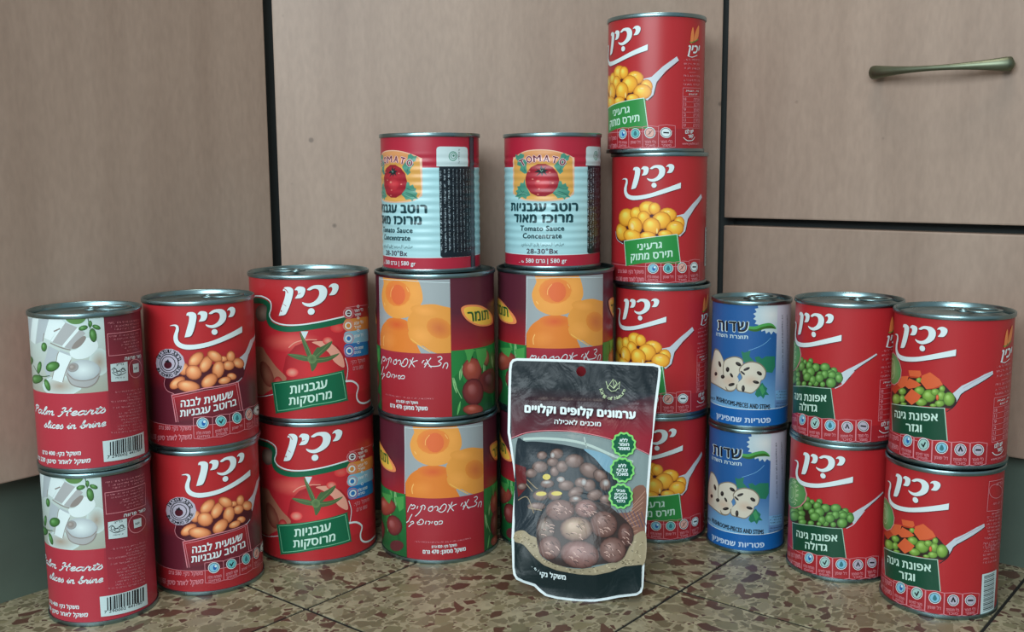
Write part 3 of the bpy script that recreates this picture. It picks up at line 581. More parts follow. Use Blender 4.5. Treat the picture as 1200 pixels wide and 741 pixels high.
DESIGN['palm']=[
['logo','G',None,['PALM','PALM','PALM','PALM'],[-2600,64,2600,64,2600,2186,-2600,2186]],
['logo','G',None,['PALMD','PALM','PALM','PALMD'],[1349,2040,972,144,176,220,255,2168]],
['logo','G',None,['PALM','PALM','MARP','MARP'],[236,64,1500,64,1500,2186,236,2186]],
['picture','G',[-1160,1136,236,2186],['PG1','PG1','PG2','PG2'],[-1160,1136,236,1136,236,2186,-1160,2186]],
['picture','E',[-1160,1136,236,2186],'PG3','PG2',[-398,1244,312,10,-11,-146]],
['picture','E',[-1160,1136,236,2186],'PG3','PG2',[141,1558,137,-15,-12,-194]],
['picture','P',[-1160,1136,236,2186],'PW2',[-1086,2141,-843,2168,-1010,1857,-1334,1857]],
['picture','P',[-1160,1136,236,2186],'PW1',[-843,2168,-690,2180,-823,1806,-1000,1842]],
['picture','P',[-1160,1136,236,2186],'PW2',[-692,2164,-493,2189,-634,1862,-803,1808]],
['picture','P',[-1160,1136,236,2186],'PW1',[-493,2189,-330,2192,-286,2144,-500,1878,-607,1912]],
['picture','P',[-1160,1136,236,2186],'PW3',[-286,2144,-110,2060,-325,1809,-501,1866]],
['picture','P',[-1160,1136,236,2186],'PW1',[-286,2144,-264,2128,-465,1863,-501,1866]],
['picture','P',[-1160,1136,236,2186],'PW3',[-82,2042,-13,1974,-204,1759,-318,1793]],
['picture','P',[-1160,1136,236,2186],'PW1',[-110,2060,-75,2039,-303,1785,-333,1804]],
['picture','P',[-1160,1136,236,2186],'PW2',[-535,1804,-387,1744,-482,1533,-576,1333,-670,1504,-601,1639]],
['picture','P',[-1160,1136,236,2186],'PW1',[-361,1753,-208,1692,-221,1615,-361,1293,-521,1333,-441,1550,-408,1688]],
['picture','P',[-1160,1136,236,2186],'PW2',[-361,1753,-208,1692,-217,1663,-380,1728]],
['picture','S',[-1160,1136,236,2186],'PSH',0.83,0,[-503,1845,-327,1777,-219,1751]],
['picture','S',[-1160,1136,236,2186],'PSH',0.64,0,[-601,1977,-634,1859]],
['picture','S',[-1160,1136,236,2186],'PSH',0.92,0,[-436,2007,-340,2049]],
['picture','Q',[-1160,1136,236,2186],'PW1',[-228,1736,-144,1757,-81,1818,-17,1910,99,1877,138,1817,121,1738,-4,1636,-137,1620,-217,1663]],
['picture','Q',[-1160,1136,236,2186],'PSH',[-203,1775,-153,1853,-45,1936,-10,1902,-82,1802,-158,1766]],
['picture','Q',[-1160,1136,236,2186],'PW3',[-291,1487,-277,1342,-191,1251,-88,1218,32,1236,129,1364,140,1493,-67,1560]],
['picture','E',[-1160,1136,236,2186],'PW1','PW2',[-70,1463,209,-13,-9,-145]],
['picture','S',[-1160,1136,236,2186],'PSH',0.64,0,[-284,1423,-200,1337,-82,1312,52,1332,131,1396]],
['picture','E',[-1160,1136,236,2186],'PSH','PW3',[-202,1505,73,25,17,-61]],
['picture','S',[-1160,1136,236,2186],'PSH',0.73,0,[-290,1390,-250,1285,-161,1233,-29,1217,78,1272,129,1364]],
['picture','S',[-1160,1136,236,2186],'PSH',0.46,0,[-380,1728,-409,1672,-441,1550,-517,1337]],
['picture','S',[-1160,1136,236,2186],'PSH',0.46,0,[-221,1615,-301,1455,-357,1301]],
['picture','Q',[-1160,1136,236,2186],'GRN2',[-253,2175,-147,2189,-1,2181,-63,2113,-181,2113]],
['picture','E',[-1160,1136,236,2186],'GR1','GR2',[-38,2048,60,14,6,-34]],
['picture','E',[-1160,1136,236,2186],'GR1','GR2',[132,2047,52,-26,-12,-29]],
['picture','E',[-1160,1136,236,2186],'GR1','GR2',[81,1939,47,5,10,-99]],
['picture','E',[-1160,1136,236,2186],'GR1','GR2',[53,2098,26,-2,-3,-48]],
['picture','E',[-1160,1136,236,2186],'GR1','GR2',[-498,1516,114,40,22,-63]],
['picture','E',[-1160,1136,236,2186],'GR1','GR2',[-757,1480,51,0,-39,-92]],
['picture','E',[-1160,1136,236,2186],'GR1','GR2',[-876,1302,177,56,75,-46]],
['picture','E',[-1160,1136,236,2186],'GR1','GR2',[-610,1250,47,16,33,-81]],
['picture','E',[-1160,1136,236,2186],'GR1','GR2',[-619,1783,55,4,-6,-65]],
['picture','E',[-1160,1136,236,2186],'GR1','GR2',[-1178,1524,236,16,-85,-81]],
['picture','S',[-1160,1136,236,2186],'GR2',0.55,0,[-928,1492,-737,1368,-552,1384]],
['picture','S',[-1160,1136,236,2186],'GR2',0.46,0,[29,2180,49,2034]],
['lettering','C',None,'WH','Palm Hearts',[-1017,821,1191,15,0,112]],
['lettering','C',None,'WH','slices in brine',[-737,638,903,8,0,104]],
['print','T',None,'WH','משקל נקי: 400 גרם',0.04,[-827,238,648,27,5,50]],
['print','T',None,'WH','משקל לאחר סינון: 220 גרם',0.04,[-1073,115,1005,34,16,54]],
['print','X',None,'PINK',1.39,[302,1095,592,-63]],
['print','X',None,'PINK',1.4,[516,1021,370,-34]],
['print','X',None,'PINK',1.4,[513,977,367,-34]],
['print','X',None,'PINK',1.39,[261,966,611,-68]],
['print','X',None,'PINK',1.4,[487,891,379,-37]],
['print','X',None,'PINK',1.39,[288,874,571,-65]],
['print','X',None,'PINK',1.4,[520,795,332,-31]],
['print','X',None,'PINK',1.4,[367,775,479,-55]],
['print','X',None,'PINK',1.4,[364,730,476,-56]],
['print','X',None,'PINK',1.4,[396,680,437,-51]],
['print','X',None,'PINK',1.4,[394,636,434,-51]],
['print','X',None,'PINK',1.4,[338,599,484,-59]],
['print','X',None,'PINK',1.4,[336,555,481,-60]],
['print','X',None,'PINK',1.4,[234,524,576,-73]],
['print','X',None,'PINK',1.45,[289,2076,674,-40]],
['print','X',None,'PINK',1.45,[328,2026,626,-36]],
['print','X',None,'PINK',1.45,[367,1978,577,-31]],
['print','L',None,'PINK',0.46,1,[273,1937,956,1913,931,1590,273,1627]],
['print','X',None,'PINK',1.29,[294,1889,606,-32]],
['print','X',None,'PINK',1.29,[350,1842,543,-29]],
['print','X',None,'PINK',1.3,[511,1778,374,-9]],
['print','X',None,'PINK',1.3,[469,1743,409,-19]],
['print','X',None,'PINK',1.3,[525,1693,346,-13]],
['print','X',None,'PINK',1.31,[564,1646,301,-10]],
['print','T',None,'WH','כשר פרווה',0.05,[513,1532,402,-28,5,39]],
['print','P',None,'WHT',[287,1507,557,1504,549,1230,283,1259]],
['print','S',None,'DK',0.46,0,[298,1424,341,1450,390,1393,465,1414,522,1371]],
['print','S',None,'DK',0.46,0,[304,1390,386,1328,521,1355]],
['print','T',None,'DK','בד״צ',0.02,[369,1471,120,-3,2,29]],
['print','X',None,'DK',1.22,[348,1293,146,-12]],
['print','S',None,'DK',0.46,1,[371,1405,369,1395,363,1387,355,1383,346,1382,337,1386,329,1392,325,1402,324,1412,326,1422,332,1429,340,1434,349,1434,358,1431,365,1424,370,1415]],
['print','S',None,'DK',0.46,1,[501,1395,498,1385,492,1378,482,1373,472,1373,462,1377,454,1384,449,1393,447,1404,450,1413,456,1421,465,1425,476,1425,486,1422,494,1415,500,1405]],
['print','S',None,'DK',0.46,1,[442,1360,439,1352,431,1346,418,1343,405,1343,391,1347,380,1354,373,1363,371,1372,374,1380,382,1386,394,1389,408,1389,421,1385,433,1378,440,1369]],
['print','S',None,'PINK',0.55,1,[911,1336,882,1289,827,1256,763,1240,700,1242,646,1263,606,1300,583,1347,578,1399,591,1448,622,1486,668,1506,726,1506,791,1484,853,1443,899,1390]],
['print','P',None,'WHT',[660,1446,809,1435,808,1308,664,1320]],
['print','T',None,'DK','№',0.02,[689,1357,76,-6,3,33]],
['barcode','P',None,'WHT',[116,431,845,414,842,95,117,131]],
['barcode','P',None,'DK',[211,402,227,404,220,208,204,207]],
['barcode','P',None,'DK',[246,405,269,407,262,210,239,209]],
['barcode','P',None,'DK',[283,408,294,409,287,211,275,210]],
['barcode','P',None,'DK',[303,409,326,410,319,211,295,211]],
['barcode','P',None,'DK',[335,411,352,411,345,212,328,211]],
['barcode','P',None,'DK',[366,412,384,412,376,212,359,212]],
['barcode','P',None,'DK',[393,412,419,413,411,211,385,212]],
['barcode','P',None,'DK',[434,413,453,413,445,210,426,211]],
['barcode','P',None,'DK',[468,413,476,412,468,209,460,210]],
['barcode','P',None,'DK',[486,412,506,412,498,208,478,209]],
['barcode','P',None,'DK',[517,411,538,411,529,206,508,207]],
['barcode','P',None,'DK',[564,410,586,408,576,203,554,204]],
['barcode','P',None,'DK',[598,408,631,405,621,198,588,202]],
['barcode','P',None,'DK',[643,404,680,401,669,193,633,197]],
['barcode','P',None,'DK',[702,399,722,397,710,188,690,191]],
['barcode','P',None,'DK',[746,394,778,390,764,180,733,185]],
['barcode','T',None,'DK','7 290002 441760',0.02,[163,174,561,-17,3,40]],
]
DESIGN['tom']=[
['barcode','G',None,['RED','RED','RED','RED'],[-3200,64,3200,64,3200,2326,-3200,2326]],
['picture','P',[-1800,396,1800,2320],'TRD',[-1560,396,-1852,1825,-1022,1889,-786,1875,-730,1804,-773,1633,-702,1526,-545,1476,-343,1468,-119,1496,209,1538,574,1580,1429,1649,1520,1612,1520,396]],
['picture','E',[-1800,396,1800,2320],'TMH','TRD',[-349,1319,527,16,-6,-168]],
['picture','E',[-1800,396,1800,2320],'TM1','TM2',[75,807,554,-33,-18,-545]],
['picture','E',[-1800,396,1800,2320],'GAR1','GAR2',[-879,1756,193,17,-9,-141]],
['picture','E',[-1800,396,1800,2320],'TMH','TM1',[442,1509,124,-12,-3,-75]],
['picture','Q',[-1800,396,1800,2320],'TMC',[-986,1198,-804,1104,-593,896,-421,736,-518,637,-843,454,-1102,357,-1774,619,-1712,1009]],
['picture','E',[-1800,396,1800,2320],'TMC','TMD',[-825,761,139,49,106,-202]],
['picture','Q',[-1800,396,1800,2320],'TMP',[19,1315,277,1299,491,1089,550,891,505,859,363,971,271,1131,108,1255]],
['picture','S',[-1800,396,1800,2320],'TMP',0.73,0,[-362,1226,-254,1311,-88,1352,93,1345]],
['picture','E',[-1800,396,1800,2320],'TMP','TM1',[-320,824,106,2,-3,-75]],
['picture','E',[-1800,396,1800,2320],'TMP','TM1',[268,1318,86,-7,-2,-65]],
['picture','E',[-1800,396,1800,2320],'TMH','TM2',[-583,633,90,7,-5,-114]],
['picture','P',[-1800,396,1800,2320],'WHT',[-156,1491,-38,1489,-102,1356]],
['picture','Q',[-1800,396,1800,2320],'CAL',[-174,1478,-114,1394,-30,1205,11,1054,-61,1085,-119,1245,-159,1395]],
['picture','Q',[-1800,396,1800,2320],'CAL',[11,1054,88,1191,200,1249,339,1309,293,1213,158,1102,83,1041]],
['picture','Q',[-1800,396,1800,2320],'CAL',[-389,1122,-206,1119,-43,1079,19,1035,-63,1004,-245,1044]],
['picture','Q',[-1800,396,1800,2320],'CAL',[38,1057,231,1059,459,1096,325,1009,191,977,62,977]],
['picture','Q',[-1800,396,1800,2320],'CAL',[-62,1057,83,1050,79,938,0,833,-29,962]],
['picture','Q',[-1800,396,1800,2320],'CAL',[12,1091,89,1219,124,1198,83,1050]],
['picture','S',[-1800,396,1800,2320],'CAL2',0.55,0,[-149,1432,-56,1225,2,1054]],
['picture','S',[-1800,396,1800,2320],'CAL2',0.46,0,[29,1049,160,1158,315,1296]],
['picture','S',[-1800,396,1800,2320],'CAL2',0.46,0,[-356,1118,-170,1087,-8,1036]],
['picture','S',[-1800,396,1800,2320],'CAL2',0.46,0,[46,1024,249,1029,428,1085]],
['picture','E',[-1800,396,1800,2320],'CAL','CAL2',[6,1039,69,-3,-2,-75]],
['print','S',None,'GRB',4.59,0,[-1845,1881,-1017,1951,-794,1942,-701,1875,-719,1730,-700,1619,-575,1552,-384,1526,-150,1541,169,1580,576,1628,1460,1694]],
['print','S',None,'WH',1.1,0,[-1837,1950,-1011,2025,-804,2023,-668,1960,-657,1846,-696,1732,-614,1644,-436,1596,-189,1595,120,1630,578,1687,1533,1750]],
['print','S',None,'WH',0.55,0,[-1822,266,-1057,354,-685,443]],
['print','S',None,'WH',0.64,0,[565,1004,612,825,574,621]],
['print','S',None,'WH',1.56,0,[551,620,706,596,836,489,792,352,831,237,1000,169,1337,157]],
['print','Q',None,'RED2',[594,1817,703,1824,1153,1803,1317,1762,1339,1603,1198,1600,721,1625,599,1652,562,1741]],
['print','S',None,'PINK',0.46,0,[606,1827,904,1823,1360,1786]],
['print','E',None,'PINK','PINK',[662,1730,113,-13,-3,-90]],
['print','E',None,'RED2','RED2',[662,1730,98,-11,-3,-79]],
['print','E',None,'WH','WH',[662,1730,73,-8,-2,-60]],
['print','E',None,'DKR','DKR',[662,1730,44,-5,-1,-38]],
['print','L',None,'WH',0.55,0,[626,1734,699,1726]],
['print','T',None,'WH','בלי חומר',0.03,[784,1731,265,-7,2,42]],
['print','T',None,'WH','משמר',0.03,[790,1666,175,-4,2,38]],
['print','E',None,'WH','WH',[894,1817,36,-4,-1,-23]],
['print','E',None,'RED2','RED2',[894,1817,19,-2,-1,-13]],
['print','Q',None,'OCH',[587,1629,695,1636,1139,1612,1289,1571,1307,1402,1180,1398,713,1427,592,1455,555,1549]],
['print','E',None,'PINK','PINK',[647,1528,112,-13,-3,-90]],
['print','E',None,'OCH','OCH',[647,1528,97,-12,-3,-79]],
['print','E',None,'WH','WH',[647,1528,72,-9,-2,-60]],
['print','E',None,'OCH','OCH',[647,1528,43,-5,-1,-38]],
['print','T',None,'WH','בלי צבע',0.03,[776,1527,261,-9,2,42]],
['print','T',None,'WH','מאכל',0.03,[782,1462,173,-5,2,38]],
['print','E',None,'WH','WH',[885,1627,35,-5,-1,-23]],
['print','E',None,'OCH','OCH',[885,1627,19,-3,-1,-13]],
['print','Q',None,'LBL',[580,1426,688,1432,1123,1405,1264,1363,1279,1196,1163,1192,705,1224,585,1254,548,1347]],
['print','E',None,'PINK','PINK',[646,1316,112,-14,-3,-91]],
['print','E',None,'LBL','LBL',[646,1316,97,-12,-3,-79]],
['print','E',None,'WH','WH',[646,1316,72,-9,-2,-60]],
['print','E',None,'BLU','BLU',[646,1316,43,-6,-1,-38]],
['print','T',None,'WH','דל שומן',0.03,[767,1315,257,-11,2,42]],
['print','E',None,'WH','WH',[875,1422,35,-5,-1,-23]],
['print','E',None,'LBL','LBL',[875,1422,19,-3,-1,-13]],
['print','Q',None,'BLU',[573,1225,680,1230,1109,1199,1241,1157,1253,973,1145,968,697,1004,577,1034,540,1137]],
['print','E',None,'PINK','PINK',[651,1110,112,-16,-3,-91]],
['print','E',None,'BLU','BLU',[651,1110,97,-14,-3,-80]],
['print','E',None,'WH','WH',[651,1110,73,-10,-2,-61]],
['print','E',None,'BLU','BLU',[651,1110,44,-6,-1,-38]],
['print','T',None,'WH','מופחת מלח',0.03,[759,1110,253,-13,2,42]],
['print','T',None,'WH','בסיבים',0.03,[764,1044,169,-8,2,38]],
['print','E',None,'WH','WH',[866,1218,34,-5,-1,-23]],
['print','E',None,'BLU','BLU',[866,1218,19,-3,-1,-13]],
['print','T',None,'PINK','משקל נקי:',0.02,[667,892,396,-24,3,54]],
['print','T',None,'PINK','800 גרם',0.02,[719,779,274,-23,3,58]],
['name_panel','Q',None,'GRD',[-680,642,-276,711,481,810,528,788,552,632,589,319,563,298,-16,253,-606,141,-642,151,-680,442,-703,611]],
['name_panel','L',None,'GRL',0.55,1,[-657,623,-73,724,489,784,557,334,-15,291,-600,178]],
['name_panel','T',None,'WHG','עגבניות',0.03,[-362,473,590,90,4,125]],
['name_panel','T',None,'WHG','מרוסקות',0.03,[-389,288,686,91,4,118]],
['logo','K',None,1,[-501,1746,405,2235,18,1807]],
['logo','S',None,'RED2',0.64,0,[-422,2187,-364,2152,-337,2106]],
['logo','S',None,'RED2',0.46,0,[-243,2134,-189,2088,-134,2106]],
['logo','E',None,'RED2','RED2',[-463,1817,12,0,-1,-15]],
['logo','S',None,'RED2',0.38,0,[-422,1929,-375,1894]],
]
DESIGN['pch']=[
['logo','G',None,['MARD','MARD','MARD','MARD'],[-3200,64,3200,64,3200,2316,-3200,2316]],
['logo','G',None,['RED2','RED2','MARD','MARD'],[-3200,1113,3200,1113,3200,1753,-3200,1753]],
['logo','G',None,['RED2','RED2','PRED','PRED'],[-587,64,823,64,823,1113,-587,1113]],
['picture','G',[-587,1113,823,2300],['PG5','PG5','PG4','PG4'],[-587,1113,823,1113,823,2300,-587,2300]],
['picture','Q',[-587,1113,823,2300],'PE1',[-614,1222,-577,1358,-479,1501,-301,1618,-99,1661,43,1631,148,1458,274,1242,309,1033,-219,1020,-620,977]],
['picture','E',[-587,1113,823,2300],'PE3','PE1',[-101,1560,273,1,-2,-111]],
['picture','E',[-587,1113,823,2300],'PEL2','PE1',[-307,1275,230,16,-3,-149]],
['picture','S',[-587,1113,823,2300],'PEH',0.7,0,[-456,1169,-464,1261,-432,1339]],
['picture','Q',[-587,1113,823,2300],'PE2',[-484,1971,-455,2094,-403,2208,-401,2318,-16,2347,271,2312,345,2213,384,1988,302,1850,152,1707,-63,1661,-244,1686,-412,1785]],
['picture','E',[-587,1113,823,2300],'PEL','PE2',[11,1853,346,-10,-3,-165]],
['picture','E',[-587,1113,823,2300],'PEL','PE2',[231,2096,129,-11,-3,-183]],
['picture','E',[-587,1113,823,2300],'PE4','PE4b',[-92,2065,271,0,-4,-210]],
['picture','E',[-587,1113,823,2300],'PE4','PE4',[-57,2046,143,-2,-3,-165]],
['picture','S',[-587,1113,823,2300],'PEH',0.44,0,[-219,1999,-209,2091,-144,2174]],
['picture','S',[-587,1113,823,2300],'PEH',0.79,0,[-406,1887,-372,1844]],
['picture','S',[-587,1113,823,2300],'PEH',0.53,0,[105,2178,149,2103]],
['picture','Q',[-587,1113,823,2300],'PE5',[114,1590,152,1717,302,1869,479,1910,679,1881,960,1729,949,1105,643,1105,469,1168,331,1269,183,1354]],
['picture','E',[-587,1113,823,2300],'PEL','PE5',[333,1403,213,-28,-2,-167]],
['picture','E',[-587,1113,823,2300],'PEL','PE5',[397,1802,220,-30,-1,-92]],
['picture','E',[-587,1113,823,2300],'PE6','PE6b',[638,1520,203,-41,-2,-168]],
['picture','S',[-587,1113,823,2300],'PE7',0.7,0,[165,1346,331,1235,489,1136]],
['picture','L',None,'WH',0.38,0,[-573,2274,-602,1149]],
['picture','L',None,'WH',0.38,0,[-573,2265,71,2286,819,2245]],
['lettering','S',None,'WH',0.66,0,[683,871,714,940,755,952,765,908,743,856]],
['lettering','S',None,'WH',0.66,0,[601,1050,654,1061,671,1022,618,984,660,952,629,912,539,903,461,908]],
['lettering','S',None,'WH',0.66,0,[388,885,435,959,498,1042]],
['lettering','S',None,'WH',0.66,0,[426,1017,449,957,502,882]],
['lettering','S',None,'WH',0.66,0,[350,954,370,989,390,1004]],
['lettering','S',None,'WH',0.66,0,[417,966,388,930]],
['lettering','S',None,'WH',0.66,0,[121,871,168,957,206,1041]],
['lettering','S',None,'WH',0.66,0,[145,1005,180,946,227,887]],
['lettering','S',None,'WH',0.66,0,[280,997,223,979,186,955]],
['lettering','S',None,'WH',0.66,0,[5,938,33,984,78,1015,108,984,85,916,31,880,-19,896,-8,933,23,938]],
['lettering','S',None,'WH',0.66,0,[-93,959,-53,981,-29,958,-48,902]],
['lettering','S',None,'WH',0.66,0,[-165,967,-118,968,-119,921,-158,897,-188,920,-165,967,-111,987]],
['lettering','S',None,'WH',0.66,0,[-323,959,-266,997,-239,964,-258,917]],
['lettering','S',None,'WH',0.66,0,[-291,965,-334,874,-414,792]],
['lettering','S',None,'WH',0.66,0,[-361,975,-382,926]],
['lettering','S',None,'WH',0.66,0,[-557,848,-523,928,-480,990,-466,963,-440,985,-410,970,-441,920,-488,914]],
['lettering','S',None,'WH',0.66,0,[-26,678,28,685,37,726,-7,728,-22,706]],
['lettering','S',None,'WH',0.66,0,[-80,669,-88,716,-47,721,-44,678,-80,669]],
['lettering','S',None,'WH',0.66,0,[-124,729,-138,688]],
['lettering','S',None,'WH',0.66,0,[-203,727,-161,715,-185,668]],
['lettering','S',None,'WH',0.66,0,[-225,732,-244,674]],
['lettering','S',None,'WH',0.66,0,[-357,713,-308,755,-271,720,-300,671,-368,665,-377,702,-338,696]],
['lettering','S',None,'WH',0.66,0,[-508,676,-460,705,-446,675,-488,651,-542,596]],
['lettering','S',None,'WH',0.66,0,[-470,823,-513,751,-539,700,-584,665]],
['print','X',None,'PINK',1.42,[-443,355,985,7]],
['print','T',None,'WH','משקל נקי: 820 גרם',0.03,[-141,274,410,8,1,38]],
['print','T',None,'WH','משקל מסונן: 470 גרם',0.04,[-291,173,715,9,1,57]],
['picture','G',[823,68,2583,1145],['LF2','LF2','LF1','LF1'],[823,64,2583,64,2583,1145,823,1145]],
['picture','Q',[823,68,2583,1145],'LF3',[1746,959,1823,858,1838,733,1762,834]],
['picture','L',[823,68,2583,1145],'LF4',0.35,0,[1746,959,1838,733]],
['picture','Q',[823,68,2583,1145],'LF1',[2398,362,2422,249,2403,136,2379,248]],
['picture','Q',[823,68,2583,1145],'LF4',[841,746,902,594,909,431,849,583]],
['picture','L',[823,68,2583,1145],'LF5',0.35,0,[841,746,909,431]],
['picture','Q',[823,68,2583,1145],'LF2',[1862,296,1889,145,1863,-7,1836,145]],
['picture','Q',[823,68,2583,1145],'LF5',[1307,968,1346,833,1337,693,1298,828]],
['picture','Q',[823,68,2583,1145],'LF3',[2150,539,2223,446,2243,330,2169,422]],
['picture','L',[823,68,2583,1145],'LF4',0.35,0,[2150,539,2243,330]],
['picture','Q',[823,68,2583,1145],'LF1',[2546,999,2582,808,2535,620,2499,810]],
['picture','Q',[823,68,2583,1145],'LF4',[1008,940,1014,786,963,640,956,794]],
['picture','L',[823,68,2583,1145],'LF5',0.35,0,[1008,940,963,640]],
['picture','Q',[823,68,2583,1145],'LF2',[1534,720,1566,602,1543,481,1511,600]],
['picture','Q',[823,68,2583,1145],'LF5',[2333,842,2364,722,2342,600,2310,720]],
['picture','Q',[823,68,2583,1145],'LF3',[1176,473,1206,328,1193,180,1162,325]],
['picture','L',[823,68,2583,1145],'LF4',0.35,0,[1176,473,1193,180]],
['picture','Q',[823,68,2583,1145],'LF1',[1422,1013,1497,854,1498,678,1424,837]],
['picture','Q',[823,68,2583,1145],'LF4',[1489,932,1515,803,1472,678,1446,807]],
['picture','L',[823,68,2583,1145],'LF5',0.35,0,[1489,932,1472,678]],
['picture','Q',[823,68,2583,1145],'LF2',[1623,299,1650,177,1589,68,1562,189]],
['picture','Q',[823,68,2583,1145],'LF5',[2015,955,2071,792,2065,619,2008,782]],
['picture','Q',[823,68,2583,1145],'LF3',[968,303,964,189,913,86,918,200]],
['picture','L',[823,68,2583,1145],'LF4',0.35,0,[968,303,913,86]],
['picture','Q',[823,68,2583,1145],'LF1',[1027,795,1093,697,1074,579,1008,678]],
['picture','Q',[823,68,2583,1145],'LF4',[1735,957,1816,860,1815,733,1734,831]],
['picture','L',[823,68,2583,1145],'LF5',0.35,0,[1735,957,1815,733]],
['picture','Q',[823,68,2583,1145],'LF2',[2065,791,2139,620,2137,433,2063,605]],
['picture','Q',[823,68,2583,1145],'LF5',[2454,898,2465,764,2409,641,2398,775]],
['picture','Q',[823,68,2583,1145],'LF3',[1100,1030,1202,879,1222,698,1119,849]],
['picture','L',[823,68,2583,1145],'LF4',0.35,0,[1100,1030,1222,698]],
['picture','Q',[823,68,2583,1145],'LF1',[1737,349,1821,225,1822,75,1738,199]],
['picture','Q',[823,68,2583,1145],'LF4',[1707,697,1700,580,1646,477,1653,593]],
['picture','L',[823,68,2583,1145],'LF5',0.35,0,[1707,697,1646,477]],
['picture','Q',[823,68,2583,1145],'LF2',[2424,878,2422,768,2363,675,2364,785]],
['picture','Q',[823,68,2583,1145],'LF5',[1209,1030,1223,866,1174,709,1160,873]],
['picture','Q',[823,68,2583,1145],'LF3',[2009,1233,1992,1095,1932,968,1950,1107]],
['picture','L',[823,68,2583,1145],'LF4',0.35,0,[2009,1233,1932,968]],
['picture','E',[823,68,2583,1145],'BRN','BRN2',[1539,947,105,-17,-3,-138]],
['picture','E',[823,68,2583,1145],'PF1','PF2',[1210,794,206,-28,-3,-201]],
['picture','E',[823,68,2583,1145],'PF3','PF2',[1699,528,371,-57,-5,-215]],
['picture','E',[823,68,2583,1145],'PF2','PF3',[1228,425,228,-35,-3,-229]],
['picture','E',[823,68,2583,1145],'PF1','PF2',[1223,131,215,-35,-1,-92]],
['picture','P',[823,68,2583,1145],'LF3',[1045,1167,1171,1172,1286,1094,1238,1101,1135,913]],
['picture','P',[823,68,2583,1145],'LF3',[1274,1132,1543,1113,1558,981,1412,783,1309,964]],
['picture','P',[823,68,2583,1145],'LF1',[834,1157,1024,1142,1063,993,941,770,836,688]],
['picture','S',[823,68,2583,1145],'LF4',0.53,0,[836,706,936,461,993,346]],
['picture','G',[-2347,68,-587,1145],['LF2','LF2','LF1','LF1'],[-2347,64,-587,64,-587,1145,-2347,1145]],
['picture','Q',[-2347,68,-587,1145],'LF3',[-2298,776,-2306,630,-2360,493,-2352,640]],
['picture','L',[-2347,68,-587,1145],'LF4',0.35,0,[-2298,776,-2360,493]],
['picture','Q',[-2347,68,-587,1145],'LF1',[-1956,666,-1941,548,-1969,432,-1985,550]],
['picture','Q',[-2347,68,-587,1145],'LF4',[-2098,1210,-2033,1026,-2009,831,-2074,1016]],
['picture','L',[-2347,68,-587,1145],'LF5',0.35,0,[-2098,1210,-2009,831]],
['picture','Q',[-2347,68,-587,1145],'LF2',[-1377,1200,-1306,1048,-1302,882,-1372,1033]],
['picture','Q',[-2347,68,-587,1145],'LF5',[-1741,997,-1638,845,-1593,667,-1696,819]],
['picture','Q',[-2347,68,-587,1145],'LF3',[-978,1227,-903,1142,-888,1029,-963,1115]],
['picture','L',[-2347,68,-587,1145],'LF4',0.35,0,[-978,1227,-888,1029]],
['picture','Q',[-2347,68,-587,1145],'LF1',[-1178,1198,-1180,999,-1231,808,-1229,1006]],
['picture','Q',[-2347,68,-587,1145],'LF4',[-817,1222,-781,1050,-803,876,-839,1048]],
['picture','L',[-2347,68,-587,1145],'LF5',0.35,0,[-817,1222,-803,876]],
['picture','Q',[-2347,68,-587,1145],'LF2',[-1324,762,-1244,640,-1222,496,-1302,618]],
['picture','Q',[-2347,68,-587,1145],'LF5',[-1968,985,-1976,812,-2067,665,-2059,838]],
['picture','Q',[-2347,68,-587,1145],'LF3',[-1167,909,-1188,768,-1250,640,-1229,780]],
['picture','L',[-2347,68,-587,1145],'LF4',0.35,0,[-1167,909,-1250,640]],
['picture','Q',[-2347,68,-587,1145],'LF1',[-2044,1042,-2025,934,-2054,827,-2072,936]],
['picture','Q',[-2347,68,-587,1145],'LF4',[-1564,1000,-1470,846,-1425,671,-1519,825]],
['picture','L',[-2347,68,-587,1145],'LF5',0.35,0,[-1564,1000,-1425,671]],
['picture','Q',[-2347,68,-587,1145],'LF2',[-2310,617,-2278,505,-2304,393,-2336,504]],
['picture','Q',[-2347,68,-587,1145],'LF5',[-1454,657,-1445,541,-1487,432,-1496,548]],
['picture','Q',[-2347,68,-587,1145],'LF3',[-1066,701,-1032,547,-1062,392,-1096,546]],
['picture','L',[-2347,68,-587,1145],'LF4',0.35,0,[-1066,701,-1062,392]],
['picture','Q',[-2347,68,-587,1145],'LF1',[-1036,812,-1010,684,-1072,568,-1098,697]],
['picture','Q',[-2347,68,-587,1145],'LF4',[-2069,890,-2079,745,-2138,611,-2127,756]],
['picture','L',[-2347,68,-587,1145],'LF5',0.35,0,[-2069,890,-2138,611]],
['picture','Q',[-2347,68,-587,1145],'LF2',[-1415,516,-1366,422,-1380,317,-1429,411]],
['picture','Q',[-2347,68,-587,1145],'LF5',[-2308,728,-2242,644,-2253,537,-2319,622]],
['picture','Q',[-2347,68,-587,1145],'LF3',[-1844,410,-1854,216,-1928,37,-1918,231]],
['picture','L',[-2347,68,-587,1145],'LF4',0.35,0,[-1844,410,-1928,37]],
['picture','Q',[-2347,68,-587,1145],'LF1',[-2169,1132,-2123,986,-2130,834,-2176,979]],
['picture','Q',[-2347,68,-587,1145],'LF4',[-1807,1075,-1751,935,-1782,788,-1839,928]],
['picture','L',[-2347,68,-587,1145],'LF5',0.35,0,[-1807,1075,-1782,788]],
['picture','Q',[-2347,68,-587,1145],'LF2',[-805,516,-727,386,-711,236,-789,366]],
['picture','Q',[-2347,68,-587,1145],'LF5',[-2166,1148,-2190,968,-2271,807,-2247,986]],
['picture','Q',[-2347,68,-587,1145],'LF3',[-1079,989,-966,831,-915,644,-1028,801]],
['picture','L',[-2347,68,-587,1145],'LF4',0.35,0,[-1079,989,-915,644]],
